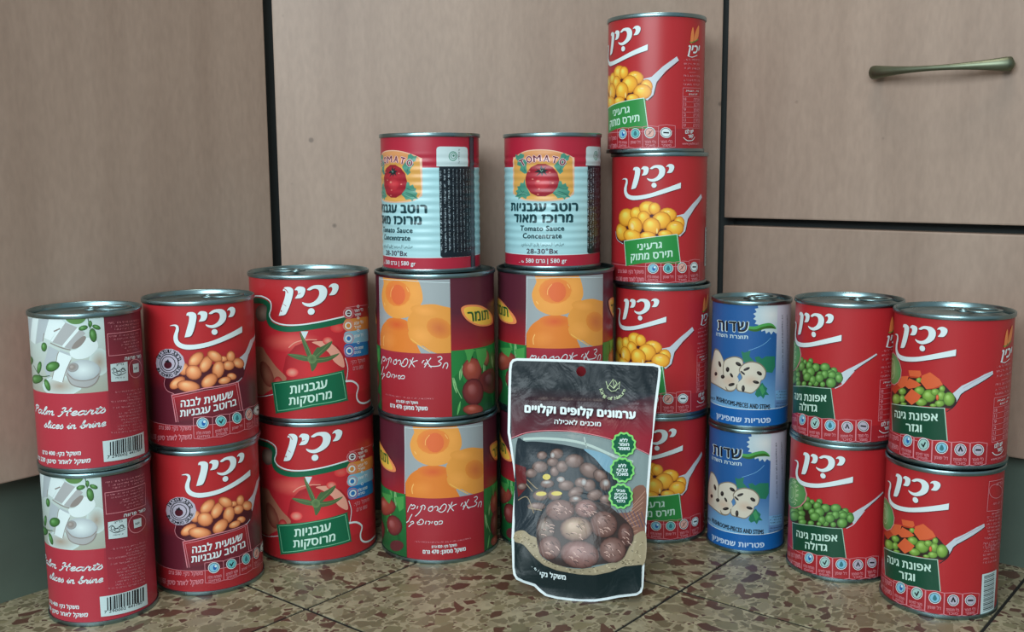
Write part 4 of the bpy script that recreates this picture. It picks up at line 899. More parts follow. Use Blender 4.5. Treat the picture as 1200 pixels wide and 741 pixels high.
['picture','E',[-2347,68,-587,1145],'PF1','PF2',[-1161,812,360,78,-11,-167]],
['picture','E',[-2347,68,-587,1145],'PF2','PF3',[-878,555,203,85,69,-158]],
['picture','E',[-2347,68,-587,1145],'PF2','PF3',[-1589,272,389,60,-93,-226]],
['picture','E',[-2347,68,-587,1145],'PF3','PF3',[-818,217,174,45,-3,-97]],
['picture','P',[-2347,68,-587,1145],'LF3',[-831,1050,-617,1110,-622,903,-719,828]],
['picture','P',[-2347,68,-587,1145],'LF3',[-1344,1008,-874,1078,-978,901,-1195,956]],
['emblem','Q',None,'ORE',[999,1803,1025,1849,1138,1871,1374,1841,1598,1743,1782,1612,1816,1496,1593,1472,1317,1511,1134,1602,1037,1705]],
['emblem','Q',None,'YEL',[1054,1811,1148,1839,1374,1809,1572,1713,1716,1602,1739,1516,1568,1498,1330,1537,1156,1623,1073,1711]],
['emblem','T',None,'OLV','תומר',0.045,[1147,1601,488,-15,-20,153]],
['emblem','T',None,'DGN','תומר',0.02,[1134,1598,484,-14,-20,153]],
['emblem','Q',None,'ORE',[-1608,1803,-1582,1849,-1469,1871,-1232,1841,-1008,1743,-825,1612,-790,1496,-1014,1472,-1290,1511,-1473,1602,-1570,1705]],
['emblem','Q',None,'YEL',[-1553,1811,-1458,1839,-1233,1809,-1035,1713,-891,1602,-867,1516,-1039,1498,-1277,1537,-1451,1623,-1534,1711]],
['emblem','T',None,'OLV','תומר',0.045,[-1460,1601,488,-15,-20,153]],
['emblem','T',None,'DGN','תומר',0.02,[-1473,1598,484,-14,-20,153]],
]
DESIGN['sau']=[
['print','G',None,['CY','CY','CY','CY'],[-2640,249,2640,249,2640,1676,-2640,1676]],
['print','G',None,['SRED','SRED','SRED','SRED'],[-2640,1676,2640,1676,2640,2170,-2640,2170]],
['print','G',None,['SRED','SRED','SRED','SRED'],[-2640,60,2640,60,2640,249,-2640,249]],
['print','L',None,'WH',0.5,0,[-2600,249,2600,249]],
['picture','Q',None,'OR0',[-749,1800,-708,1839,-484,1931,-268,1958,-41,1949,165,1904,350,1830,371,1775,368,1287,333,1216,182,1144,-139,1120,-489,1139,-714,1223,-754,1287]],
['picture','P',None,'OR1',[-721,1792,-670,1828,-484,1915,-268,1941,-41,1934,165,1889,332,1815,351,1287,299,1216,165,1160,-138,1138,-489,1158,-701,1232,-727,1287]],
['picture','Q',None,'OR2',[-670,1828,-484,1915,-268,1941,-41,1934,165,1889,323,1815,101,1714,-137,1763,-428,1718]],
['picture','P',None,'TLF',[-682,1887,-610,1862,-562,1901,-484,1876,-505,1821,-428,1765,-447,1694,-429,1576,-486,1568,-579,1624,-563,1687,-646,1711,-623,1775,-677,1815]],
['picture','P',None,'TLF',[289,1862,239,1854,189,1898,141,1878,130,1820,85,1761,22,1691,85,1604,125,1557,181,1604,165,1635,201,1690,239,1729,217,1760,267,1784]],
['picture','P',None,'TLF',[-487,1489,-507,1417,-565,1425,-581,1369,-649,1360,-626,1313,-682,1288,-639,1249,-701,1191,-616,1185,-616,1145,-539,1194,-450,1155,-440,1195,-371,1219,-402,1290,-449,1354]],
['picture','P',None,'TLF',[101,1455,149,1447,165,1392,218,1415,239,1359,268,1351,256,1304,290,1280,268,1225,299,1185,223,1181,201,1146,165,1182,85,1171,53,1211,5,1251,-10,1290,85,1353]],
['picture','S',None,'TLF2',0.47,0,[-469,1226,-570,1305,-614,1353]],
['picture','S',None,'TLF2',0.47,0,[-488,1290,-571,1225,-651,1208]],
['picture','S',None,'TLF2',0.47,0,[85,1290,182,1257,273,1193]],
['picture','S',None,'TLF2',0.47,0,[101,1353,182,1320,248,1320]],
['picture','S',None,'TLF2',0.47,0,[-545,1829,-505,1703,-466,1607]],
['picture','S',None,'TLF2',0.47,0,[214,1839,165,1729,117,1620]],
['picture','S',None,'TLF3',0.39,0,[-430,1227,-528,1258,-615,1241]],
['picture','S',None,'TLF3',0.39,0,[53,1258,165,1210,231,1209]],
['picture','E',None,'STM1','STM2',[-178,1464,290,-1,-1,-268]],
['picture','E',None,'STM3','STM1',[-170,1417,123,0,0,-95]],
['picture','E',None,'TMP','STM3',[-236,1449,37,0,0,-22]],
['picture','E',None,'TMP','STM1',[-391,1607,25,0,0,-14]],
['picture','E',None,'TMP','STM1',[-330,1481,24,0,0,-14]],
['picture','E',None,'TMP','STM1',[-42,1589,22,0,0,-14]],
['picture','E',None,'TMP','STM1',[6,1416,22,0,0,-14]],
['picture','E',None,'TMP','STM1',[-220,1323,23,0,0,-14]],
['picture','E',None,'TMP','STM1',[-237,1236,23,0,0,-14]],
['picture','P',None,'NAV',[-178,1614,-294,1670,-235,1630,-303,1591,-219,1590,-269,1528,-186,1575,-170,1527,-146,1582,-90,1543,-113,1598,-66,1629,-129,1637,-97,1684,-154,1653,-186,1708,-199,1650]],
['picture','S',None,'TLF3',0.47,0,[-199,1638,-178,1606,-154,1629]],
['lettering','T',None,'PKW','T',0.1,[-542,1687,94,34,-58,92]],
['lettering','T',None,'SDK','T',0.03,[-542,1687,94,34,-58,92]],
['lettering','T',None,'PKW','O',0.1,[-425,1738,100,26,-35,97]],
['lettering','T',None,'SDK','O',0.03,[-425,1738,100,26,-35,97]],
['lettering','T',None,'PKW','M',0.1,[-308,1758,123,11,-11,100]],
['lettering','T',None,'SDK','M',0.03,[-308,1758,123,11,-11,100]],
['lettering','T',None,'PKW','A',0.1,[-144,1768,92,-10,11,99]],
['lettering','T',None,'SDK','A',0.03,[-144,1768,92,-10,11,99]],
['lettering','T',None,'PKW','T',0.1,[-11,1751,80,-20,25,97]],
['lettering','T',None,'SDK','T',0.03,[-11,1751,80,-20,25,97]],
['lettering','T',None,'PKW','O',0.1,[103,1724,87,-35,38,93]],
['lettering','T',None,'SDK','O',0.03,[103,1724,87,-35,38,93]],
['lettering','T',None,'NAVT','רוטב עגבניות',0.065,[-812,963,1239,2,1,122]],
['lettering','T',None,'NAVT','מרוכז מאוד',0.065,[-715,778,1052,7,1,122]],
['lettering','T',None,'NAVT','Tomato Sauce',0.045,[-570,639,762,7,0,81]],
['lettering','T',None,'NAVT','Concentrate',0.045,[-517,516,666,7,0,82]],
['lettering','T',None,'NAVT','صلصة البندورة عالية التركيز',0.01,[-555,395,744,14,0,38]],
['lettering','T',None,'NAVM','28-30°Bx',0.025,[-443,266,532,7,0,78]],
['lettering','T',None,'WH','580 gr | גרם 580',0.02,[-460,116,696,6,0,58]],
['lettering','X',None,'WH',2.42,[-604,109,113,6]],
['info_panel','P',None,'WHT',[598,1695,601,1955,607,1982,623,1997,655,2006,1099,2002,1144,1995,1168,1980,1177,1949,1182,1692]],
['info_panel','S',None,'TL2',0.7,1,[947,1855,941,1828,924,1806,901,1791,873,1786,847,1791,825,1806,811,1828,806,1855,812,1881,827,1904,849,1919,876,1924,903,1919,926,1904,942,1881]],
['info_panel','S',None,'TL2',0.55,1,[923,1858,919,1841,910,1828,896,1818,879,1815,863,1818,850,1828,841,1841,838,1858,842,1874,851,1888,864,1898,881,1901,897,1898,911,1888,920,1874]],
['info_panel','E',None,'TL2','TL2',[884,1863,18,0,0,-18]],
['info_panel','X',None,'DK',1.7,[992,1724,14,255]],
['info_panel','P',None,'INK',[638,1693,1241,1693,1241,328,1241,278,1211,248,668,248,638,278,638,328]],
['info_panel','G',None,['INK','INK','INK','INK'],[638,308,1241,308,1241,1693,638,1693]],
['info_panel','X',None,'SLV',1.7,[670,328,0,1325]],
['info_panel','X',None,'SLV',1.7,[739,328,0,1325]],
['info_panel','X',None,'SLV',1.7,[808,328,0,1325]],
['info_panel','X',None,'SLV',0.9,[877,328,0,1325]],
['info_panel','X',None,'SLV',0.9,[945,328,0,1325]],
['info_panel','X',None,'SLV',0.9,[1014,328,0,1325]],
['info_panel','X',None,'SLV',0.9,[1083,328,0,1325]],
['info_panel','X',None,'SLV',0.9,[1152,328,0,1325]],
['info_panel','X',None,'SLV',0.9,[1221,328,0,1325]],
['side_seam','G',None,['SEAM','SEAM','SEAM','SEAM'],[1219,60,1356,60,1356,2170,1219,2170]],
['side_seam','G',None,['SEAM2','SEAM2','SEAM2','SEAM2'],[1243,60,1328,60,1328,2170,1243,2170]],
]
DESIGN['cor']=[
['print','G',None,['RED','RED','RED','RED'],[-2620,64,2620,64,2620,2156,-2620,2156]],
['print','G',None,['RED2','RED2','RED2','RED2'],[-2620,64,2620,64,2620,380,-2620,380]],
['print','G',None,['PINK','PINK','PINK','PINK'],[-1200,335,800,335,800,343,-1200,343]],
['picture','Q',None,'DKR',[-886,903,-833,772,-635,694,-79,768,349,829,489,988,416,1152,-183,1221,-640,1113]],
['picture','S',None,'SPN',0.55,0,[-894,903,-847,772,-659,699]],
['picture','P',None,'SPN',[291,1181,434,1210,615,1374,845,1532,883,1472,665,1302,514,1124,467,924,367,835,331,862,401,991,362,1105]],
['picture','S',None,'DK',0.62,0,[884,1459,680,1291,526,1117,474,923,385,835]],
['picture','E',None,'CN1','CN2',[-714,895,159,24,45,-146]],
['picture','E',None,'CN1','CN2',[-594,1147,185,-41,-72,-149]],
['picture','E',None,'CN1','CN2',[-373,1218,138,3,1,-112]],
['picture','E',None,'CN1','CN2',[-184,1311,154,1,1,-119]],
['picture','E',None,'CN1','CN2',[-70,1302,100,0,1,-104]],
['picture','E',None,'CN1','CN2',[157,1205,150,-27,-18,-110]],
['picture','E',None,'CN1','CN2',[-250,1149,113,2,1,-119]],
['picture','E',None,'CN1','CN2',[-408,1015,140,25,31,-145]],
['picture','E',None,'CN1','CN2',[51,1109,160,0,2,-147]],
['picture','E',None,'CN1','CN2',[353,1057,103,-2,2,-119]],
['picture','E',None,'CN1','CN2',[-115,1011,150,-25,-24,-145]],
['picture','E',None,'CN1','CN2',[284,977,160,-3,2,-126]],
['picture','E',None,'CN1','CN2',[-464,840,190,-34,-34,-111]],
['picture','E',None,'CN1','CN2',[-179,848,140,2,1,-77]],
['picture','E',None,'CN1','CN2',[113,882,122,-1,1,-70]],
['picture','E',None,'CNW','CN1',[-458,1004,46,8,16,-70]],
['picture','E',None,'CNW','CN1',[-24,937,16,0,1,-52]],
['picture','E',None,'CNW','CN1',[276,1032,48,-1,0,-19]],
['picture','E',None,'CNW','CN1',[156,1253,39,0,0,-19]],
['name_panel','P',None,'GRC',[-635,750,306,879,335,862,386,384,-224,399,-584,328]],
['name_panel','L',None,'WHG',0.55,0,[-579,329,-631,750,-113,832,313,876,386,384]],
['name_panel','T',None,'WHG','גרעיני',0.03,[-348,608,406,46,-1,98]],
['name_panel','T',None,'WHG','תירס מתוק',0.03,[-475,428,712,78,-1,105]],
['print','T',None,'PINK','משקל נקי: 560 גרם',0.02,[-791,199,552,22,-1,53]],
['print','T',None,'PINK','משקל לאחר סינון: 340 גרם',0.02,[-856,58,623,28,-1,63]],
['print','L',None,'PINK',0.39,0,[-206,392,-78,411,47,401,52,90,-77,74,-209,101,-206,392]],
['print','E',None,'WH','WH',[-81,307,91,2,1,-85]],
['print','E',None,'DK','DK',[-81,307,80,1,1,-75]],
['print','E',None,'LBL','LBL',[-81,307,71,1,1,-66]],
['print','E',None,'BLUD','BLUD',[-67,307,27,0,0,-38]],
['print','E',None,'WH','WH',[-54,328,18,0,0,-17]],
['print','T',None,'PINK','מופחת מלח',0.02,[-172,153,187,-8,0,37]],
['print','T',None,'PINK','מותאם',0.02,[-158,102,161,-7,0,34]],
['print','L',None,'PINK',0.39,0,[50,404,171,419,296,406,301,86,175,66,52,90,50,404]],
['print','E',None,'WH','WH',[171,310,88,-1,1,-85]],
['print','E',None,'DK','DK',[171,310,77,-1,1,-75]],
['print','E',None,'TEAL','TEAL',[171,310,68,-1,1,-66]],
['print','Q',None,'TEALD',[170,357,202,297,171,268,140,298]],
['print','T',None,'PINK','דל שומן',0.02,[85,147,179,-3,-1,41]],
['print','L',None,'PINK',0.39,0,[299,414,421,427,556,412,559,82,424,62,301,86,299,414]],
['print','E',None,'WH','WH',[418,317,91,-4,2,-92]],
['print','E',None,'DK','DK',[418,317,80,-3,2,-81]],
['print','E',None,'SAL','SAL',[418,317,71,-3,1,-72]],
['print','L',None,'DKR',0.45,0,[459,356,379,277]],
['print','L',None,'DKR',0.38,0,[400,345,427,316,410,290]],
['print','T',None,'PINK','בלי חומר',0.02,[334,145,184,-2,-1,42]],
['print','T',None,'PINK','מאכל',0.02,[349,89,154,-2,-1,38]],
['print','L',None,'PINK',0.39,0,[557,429,681,441,835,425,841,86,685,63,559,82,557,429]],
['print','E',None,'WH','WH',[680,314,97,-6,2,-86]],
['print','E',None,'DK','DK',[680,314,85,-6,2,-76]],
['print','E',None,'WH','WH',[680,314,75,-5,2,-67]],
['print','L',None,'DK',1.14,0,[634,317,730,311]],
['print','T',None,'PINK','בלי חומר',0.02,[591,143,200,3,-1,43]],
['print','T',None,'PINK','משמר',0.02,[610,87,158,3,-1,38]],
['logo','K',None,0,[-478,1625,183,2029,358,1631]],
['nutrition_panel','Q',None,'ORG',[1105,1752,1115,1911,1155,2011,1185,1911,1175,1792]],
['nutrition_panel','Q',None,'ORG',[1185,1812,1225,1951,1305,2050,1325,1991,1305,1871,1225,1792]],
['nutrition_panel','S',None,'GRN',0.8,0,[1085,1772,1165,1772,1305,1832]],
['nutrition_panel','T',None,'WH','יכין',0.04,[1045,1593,280,16,30,120]],
['nutrition_panel','S',None,'WH',0.5,0,[1045,1553,1145,1533,1285,1573]],
['nutrition_panel','X',None,'PINK',1.9,[975,1473,400,12]],
['nutrition_panel','X',None,'PINK',1.9,[975,1404,400,12]],
['nutrition_panel','X',None,'PINK',1.9,[975,1334,400,12]],
['nutrition_panel','X',None,'PINK',1.9,[975,1215,400,12]],
['nutrition_panel','X',None,'PINK',1.9,[975,1145,400,12]],
['nutrition_panel','X',None,'PINK',1.9,[975,1075,400,12]],
['nutrition_panel','L',None,'PINK',0.3,0,[1085,1286,1245,1294]],
['nutrition_panel','L',None,'PINK',0.35,1,[965,1035,1405,1047,1405,398,965,389]],
['nutrition_panel','X',None,'WH',1.6,[1025,976,320,8]],
['nutrition_panel','X',None,'WH',1.6,[1085,926,240,8]],
['nutrition_panel','L',None,'PINK',0.3,0,[965,896,1405,904]],
['nutrition_panel','T',None,'PINK','18',0.03,[985,832,48,0,0,46]],
['nutrition_panel','T',None,'PINK','אנרגיה',0.02,[1205,832,170,4,0,44]],
['nutrition_panel','L',None,'PINK',0.3,0,[965,812,1405,820]],
['nutrition_panel','T',None,'PINK','13',0.03,[985,749,48,0,0,46]],
['nutrition_panel','T',None,'PINK','חלבון',0.02,[1205,749,170,4,0,44]],
['nutrition_panel','L',None,'PINK',0.3,0,[965,729,1405,737]],
['nutrition_panel','T',None,'PINK','9',0.03,[985,665,48,0,0,46]],
['nutrition_panel','T',None,'PINK','שומן',0.02,[1205,665,170,4,0,44]],
['nutrition_panel','L',None,'PINK',0.3,0,[965,645,1405,653]],
['nutrition_panel','T',None,'PINK','2',0.03,[985,582,48,0,0,46]],
['nutrition_panel','T',None,'PINK','סוכרים',0.02,[1205,582,170,4,0,44]],
['nutrition_panel','L',None,'PINK',0.3,0,[965,562,1405,570]],
['nutrition_panel','T',None,'PINK','1.5',0.03,[985,498,48,0,0,46]],
['nutrition_panel','T',None,'PINK','נתרן',0.02,[1205,498,170,4,0,44]],
['nutrition_panel','L',None,'PINK',0.3,0,[965,478,1405,486]],
['nutrition_panel','T',None,'PINK','0.9',0.03,[985,414,48,0,0,46]],
['nutrition_panel','T',None,'PINK','סיבים',0.02,[1205,414,170,4,0,44]],
['nutrition_panel','T',None,'WH','יש לנו',0.03,[1025,299,180,12,0,56]],
['nutrition_panel','T',None,'WH','קשר',0.03,[1085,231,120,12,0,48]],
['nutrition_panel','S',None,'WH',0.55,0,[985,239,1065,189,1185,195,1245,249]],
['nutrition_panel','T',None,'PINK','www.yachin.co.il',0.02,[965,120,400,6,0,40]],
['barcode','G',None,['WHT','WHT','WHT','WHT'],[1052,300,1352,300,1352,960,1052,960]],
['barcode','G',None,['DK','DK','DK','DK'],[1092,330,1312,330,1312,340,1092,340]],
['barcode','G',None,['DK','DK','DK','DK'],[1092,354,1312,354,1312,370,1092,370]],
['barcode','G',None,['DK','DK','DK','DK'],[1092,378,1312,378,1312,385,1092,385]],
['barcode','G',None,['DK','DK','DK','DK'],[1092,402,1312,402,1312,412,1092,412]],
['barcode','G',None,['DK','DK','DK','DK'],[1092,426,1312,426,1312,442,1092,442]],
['barcode','G',None,['DK','DK','DK','DK'],[1092,450,1312,450,1312,457,1092,457]],
['barcode','G',None,['DK','DK','DK','DK'],[1092,474,1312,474,1312,484,1092,484]],
['barcode','G',None,['DK','DK','DK','DK'],[1092,498,1312,498,1312,514,1092,514]],
['barcode','G',None,['DK','DK','DK','DK'],[1092,522,1312,522,1312,529,1092,529]],
['barcode','G',None,['DK','DK','DK','DK'],[1092,546,1312,546,1312,556,1092,556]],
['barcode','G',None,['DK','DK','DK','DK'],[1092,570,1312,570,1312,586,1092,586]],
['barcode','G',None,['DK','DK','DK','DK'],[1092,594,1312,594,1312,601,1092,601]],
['barcode','G',None,['DK','DK','DK','DK'],[1092,618,1312,618,1312,628,1092,628]],
['barcode','G',None,['DK','DK','DK','DK'],[1092,642,1312,642,1312,658,1092,658]],
['barcode','G',None,['DK','DK','DK','DK'],[1092,666,1312,666,1312,673,1092,673]],
['barcode','G',None,['DK','DK','DK','DK'],[1092,690,1312,690,1312,700,1092,700]],
['barcode','G',None,['DK','DK','DK','DK'],[1092,714,1312,714,1312,730,1092,730]],
['barcode','G',None,['DK','DK','DK','DK'],[1092,738,1312,738,1312,745,1092,745]],
['barcode','G',None,['DK','DK','DK','DK'],[1092,762,1312,762,1312,772,1092,772]],
['barcode','G',None,['DK','DK','DK','DK'],[1092,786,1312,786,1312,802,1092,802]],
['barcode','G',None,['DK','DK','DK','DK'],[1092,810,1312,810,1312,817,1092,817]],
['barcode','G',None,['DK','DK','DK','DK'],[1092,834,1312,834,1312,844,1092,844]],
['barcode','G',None,['DK','DK','DK','DK'],[1092,858,1312,858,1312,874,1092,874]],
['barcode','G',None,['DK','DK','DK','DK'],[1092,882,1312,882,1312,889,1092,889]],
['barcode','G',None,['DK','DK','DK','DK'],[1092,906,1312,906,1312,916,1092,916]],
['barcode','G',None,['DK','DK','DK','DK'],[1092,930,1312,930,1312,946,1092,946]],
['barcode','X',None,'PINK',1.6,[1072,2000,280,0]],
['barcode','X',None,'PINK',1.6,[1072,1920,280,0]],
['barcode','X',None,'PINK',1.6,[1072,1840,280,0]],
['barcode','X',None,'PINK',1.6,[1072,1760,280,0]],
['barcode','X',None,'PINK',1.6,[1072,1680,280,0]],
['barcode','X',None,'PINK',1.6,[1072,1600,280,0]],
['barcode','X',None,'PINK',1.6,[1072,1520,280,0]],
['barcode','X',None,'PINK',1.6,[1072,1440,280,0]],
['barcode','X',None,'PINK',1.6,[1072,1360,280,0]],
['barcode','X',None,'PINK',1.6,[1072,1280,280,0]],
['barcode','X',None,'PINK',1.6,[1072,1200,280,0]],
['barcode','X',None,'PINK',1.6,[1072,1120,280,0]],
]
DESIGN['mus']=[
['print','G',None,['MB1','MB1','MB1','MB1'],[-2100,64,2100,64,2100,2072,-2100,2072]],
['print','G',None,['MLB','MLB','MB2','MB2'],[-2100,335,2100,335,2100,1175,-2100,1175]],
['print','G',None,['MB3','MB3','MB3','MB3'],[-2100,64,2100,64,2100,335,-2100,335]],
['print','G',None,['WH','WH','WH','WH'],[-2100,335,2100,335,2100,345,-2100,345]],
['print','G',None,['MLB2','MLB2','MST','MST'],[449,345,969,345,969,2072,449,2072]],
['picture','P',[-1200,335,449,2072],'MSUN',[682,1857,798,1801,666,1788,738,1725,615,1728,645,1664,543,1681,542,1619,462,1649,439,1592,379,1635,340,1586,299,1639,249,1602,226,1661,169,1639,165,1701,105,1695,117,1755,58,1766,87,1819,33,1847,75,1890,31,1931,83,1960,52,2013,110,2025,94,2084,154,2078,155,2139,213,2115,232,2173,284,2134,320,2182,362,2130,418,2165,444,2106,520,2124,526,2062,623,2059,601,2001,719,1978,657,1931,789,1888]],
['picture','E',[-1200,335,449,2072],'MSUN2','MSUN',[348,1910,245,-13,7,-204]],
['picture','Q',None,'LF3',[-54,1722,58,1725,174,1762,296,1779,383,1741,431,1673,336,1686,210,1680,93,1640,-39,1661]],
['picture','Q',None,'LFD',[-39,1683,76,1677,192,1719,335,1732,426,1677,336,1686,210,1680,93,1640,-22,1654]],
['picture','S',None,'MLB',0.38,0,[-30,1324,68,1361,183,1412,269,1470,332,1532]],
['picture','P',None,'PRS',[-147,1309,-96,1286,3,1325,-12,1230,65,1147,-8,1093,-109,1139]],
['picture','P',None,'PRS',[71,1215,138,1233,190,1189,259,1230,422,1221,435,1047,381,948,231,973,124,1096]],
['picture','P',None,'PRS',[129,729,208,793,243,743,296,692,280,643,331,583,264,587,233,522,190,573,134,549,93,598]],
['picture','P',None,'PRS2',[162,712,209,760,263,644,214,580]],
['picture','Q',None,'MUD',[-1119,671,-1092,858,-829,1093,-738,1260,-634,1285,-550,1241,-476,1136,-452,1057,-349,907,-291,767,-270,629,-379,606,-506,635,-707,663]],
['picture','Q',None,'MUL',[-970,688,-917,872,-793,1084,-718,1237,-626,1260,-548,1219,-480,1122,-457,1048,-360,909,-305,779,-286,651,-388,629,-508,655,-692,682]],
['picture','Q',None,'MUD',[-474,1054,-430,1143,-267,1212,-142,1191,-105,1112,-145,979,-207,842,-211,694,-278,620,-399,636,-469,890]],
['picture','Q',None,'MUL',[-458,1047,-418,1129,-268,1194,-151,1174,-116,1101,-154,976,-212,849,-216,712,-278,643,-390,658,-454,894]],
['picture','Q',None,'MUD',[-116,1095,9,1147,151,1120,243,1036,271,954,240,857,191,826,169,745,123,680,38,610,-80,623,-202,646,-208,760,-126,866,-178,992]],
['picture','Q',None,'MUL',[-105,1079,10,1127,142,1102,228,1025,253,949,225,859,180,829,159,754,116,693,38,628,-72,641,-185,662,-190,768,-114,866,-162,984]],
['picture','E',None,'MUP','MUL',[-346,792,172,24,3,-115]],
['picture','E',None,'MUP','MUL',[17,825,142,5,3,-114]],
['picture','E',None,'MUP','MUL',[-680,853,109,21,6,-133]],
['picture','E',None,'BLK','BLK2',[-188,1089,46,-22,-14,-27]],
['picture','E',None,'BLK','BLK2',[-51,1017,51,27,10,-20]],
['picture','E',None,'BLK','BLK2',[-556,1041,32,11,23,-47]],
['picture','E',None,'BLK','BLK2',[-379,977,35,5,1,-43]],
['picture','E',None,'BLK','BLK2',[-303,889,18,12,24,-34]],
['picture','E',None,'BLK','BLK2',[-478,839,44,7,1,-33]],
['picture','E',None,'BLK','BLK2',[-663,856,46,9,1,-33]],
['picture','E',None,'BLK','BLK2',[-299,733,58,22,8,-24]],
['picture','E',None,'BLK','BLK2',[-98,688,27,2,1,-56]],
['picture','E',None,'BLK','BLK2',[104,802,52,-14,-6,-25]],
['picture','E',None,'BLK','BLK2',[155,949,40,-28,-16,-24]],
['picture','E',None,'BLK','BLK2',[-112,948,37,-29,-10,-13]],
['lettering','T',None,'DK','MUSHROOMS-PIECES AND STEMS',0.03,[-623,408,980,-65,-3,76]],
['lettering','X',None,'DK',2.91,[-1127,342,482,65]],
['lettering','T',None,'WHB','פטריות שמפיניון',0.04,[-612,117,984,1,-3,77]],
['lettering','T',None,'WHT','שדות',0.085,[-640,1602,602,25,-6,168]],
['lettering','T',None,'BLK2','שדות',0.03,[-621,1611,576,25,-5,158]],
['lettering','T',None,'WHT','תוצרת השדה',0.03,[-677,1505,633,12,-2,52]],
['print','X',None,'DK',1.7,[633,921,-64,974]],
['print','X',None,'DK',1.7,[827,802,-117,1087]],
['print','P',None,'MLB',[452,646,790,616,818,441,464,481]],
['print','X',None,'DK',1.49,[470,612,300,-36]],
['print','X',None,'DK',1.49,[472,562,303,-38]],
['print','X',None,'DK',1.49,[474,512,305,-39]],
['print','X',None,'DK',1.16,[466,423,347,-39]],
['print','X',None,'DK',1.16,[468,373,351,-46]],
]
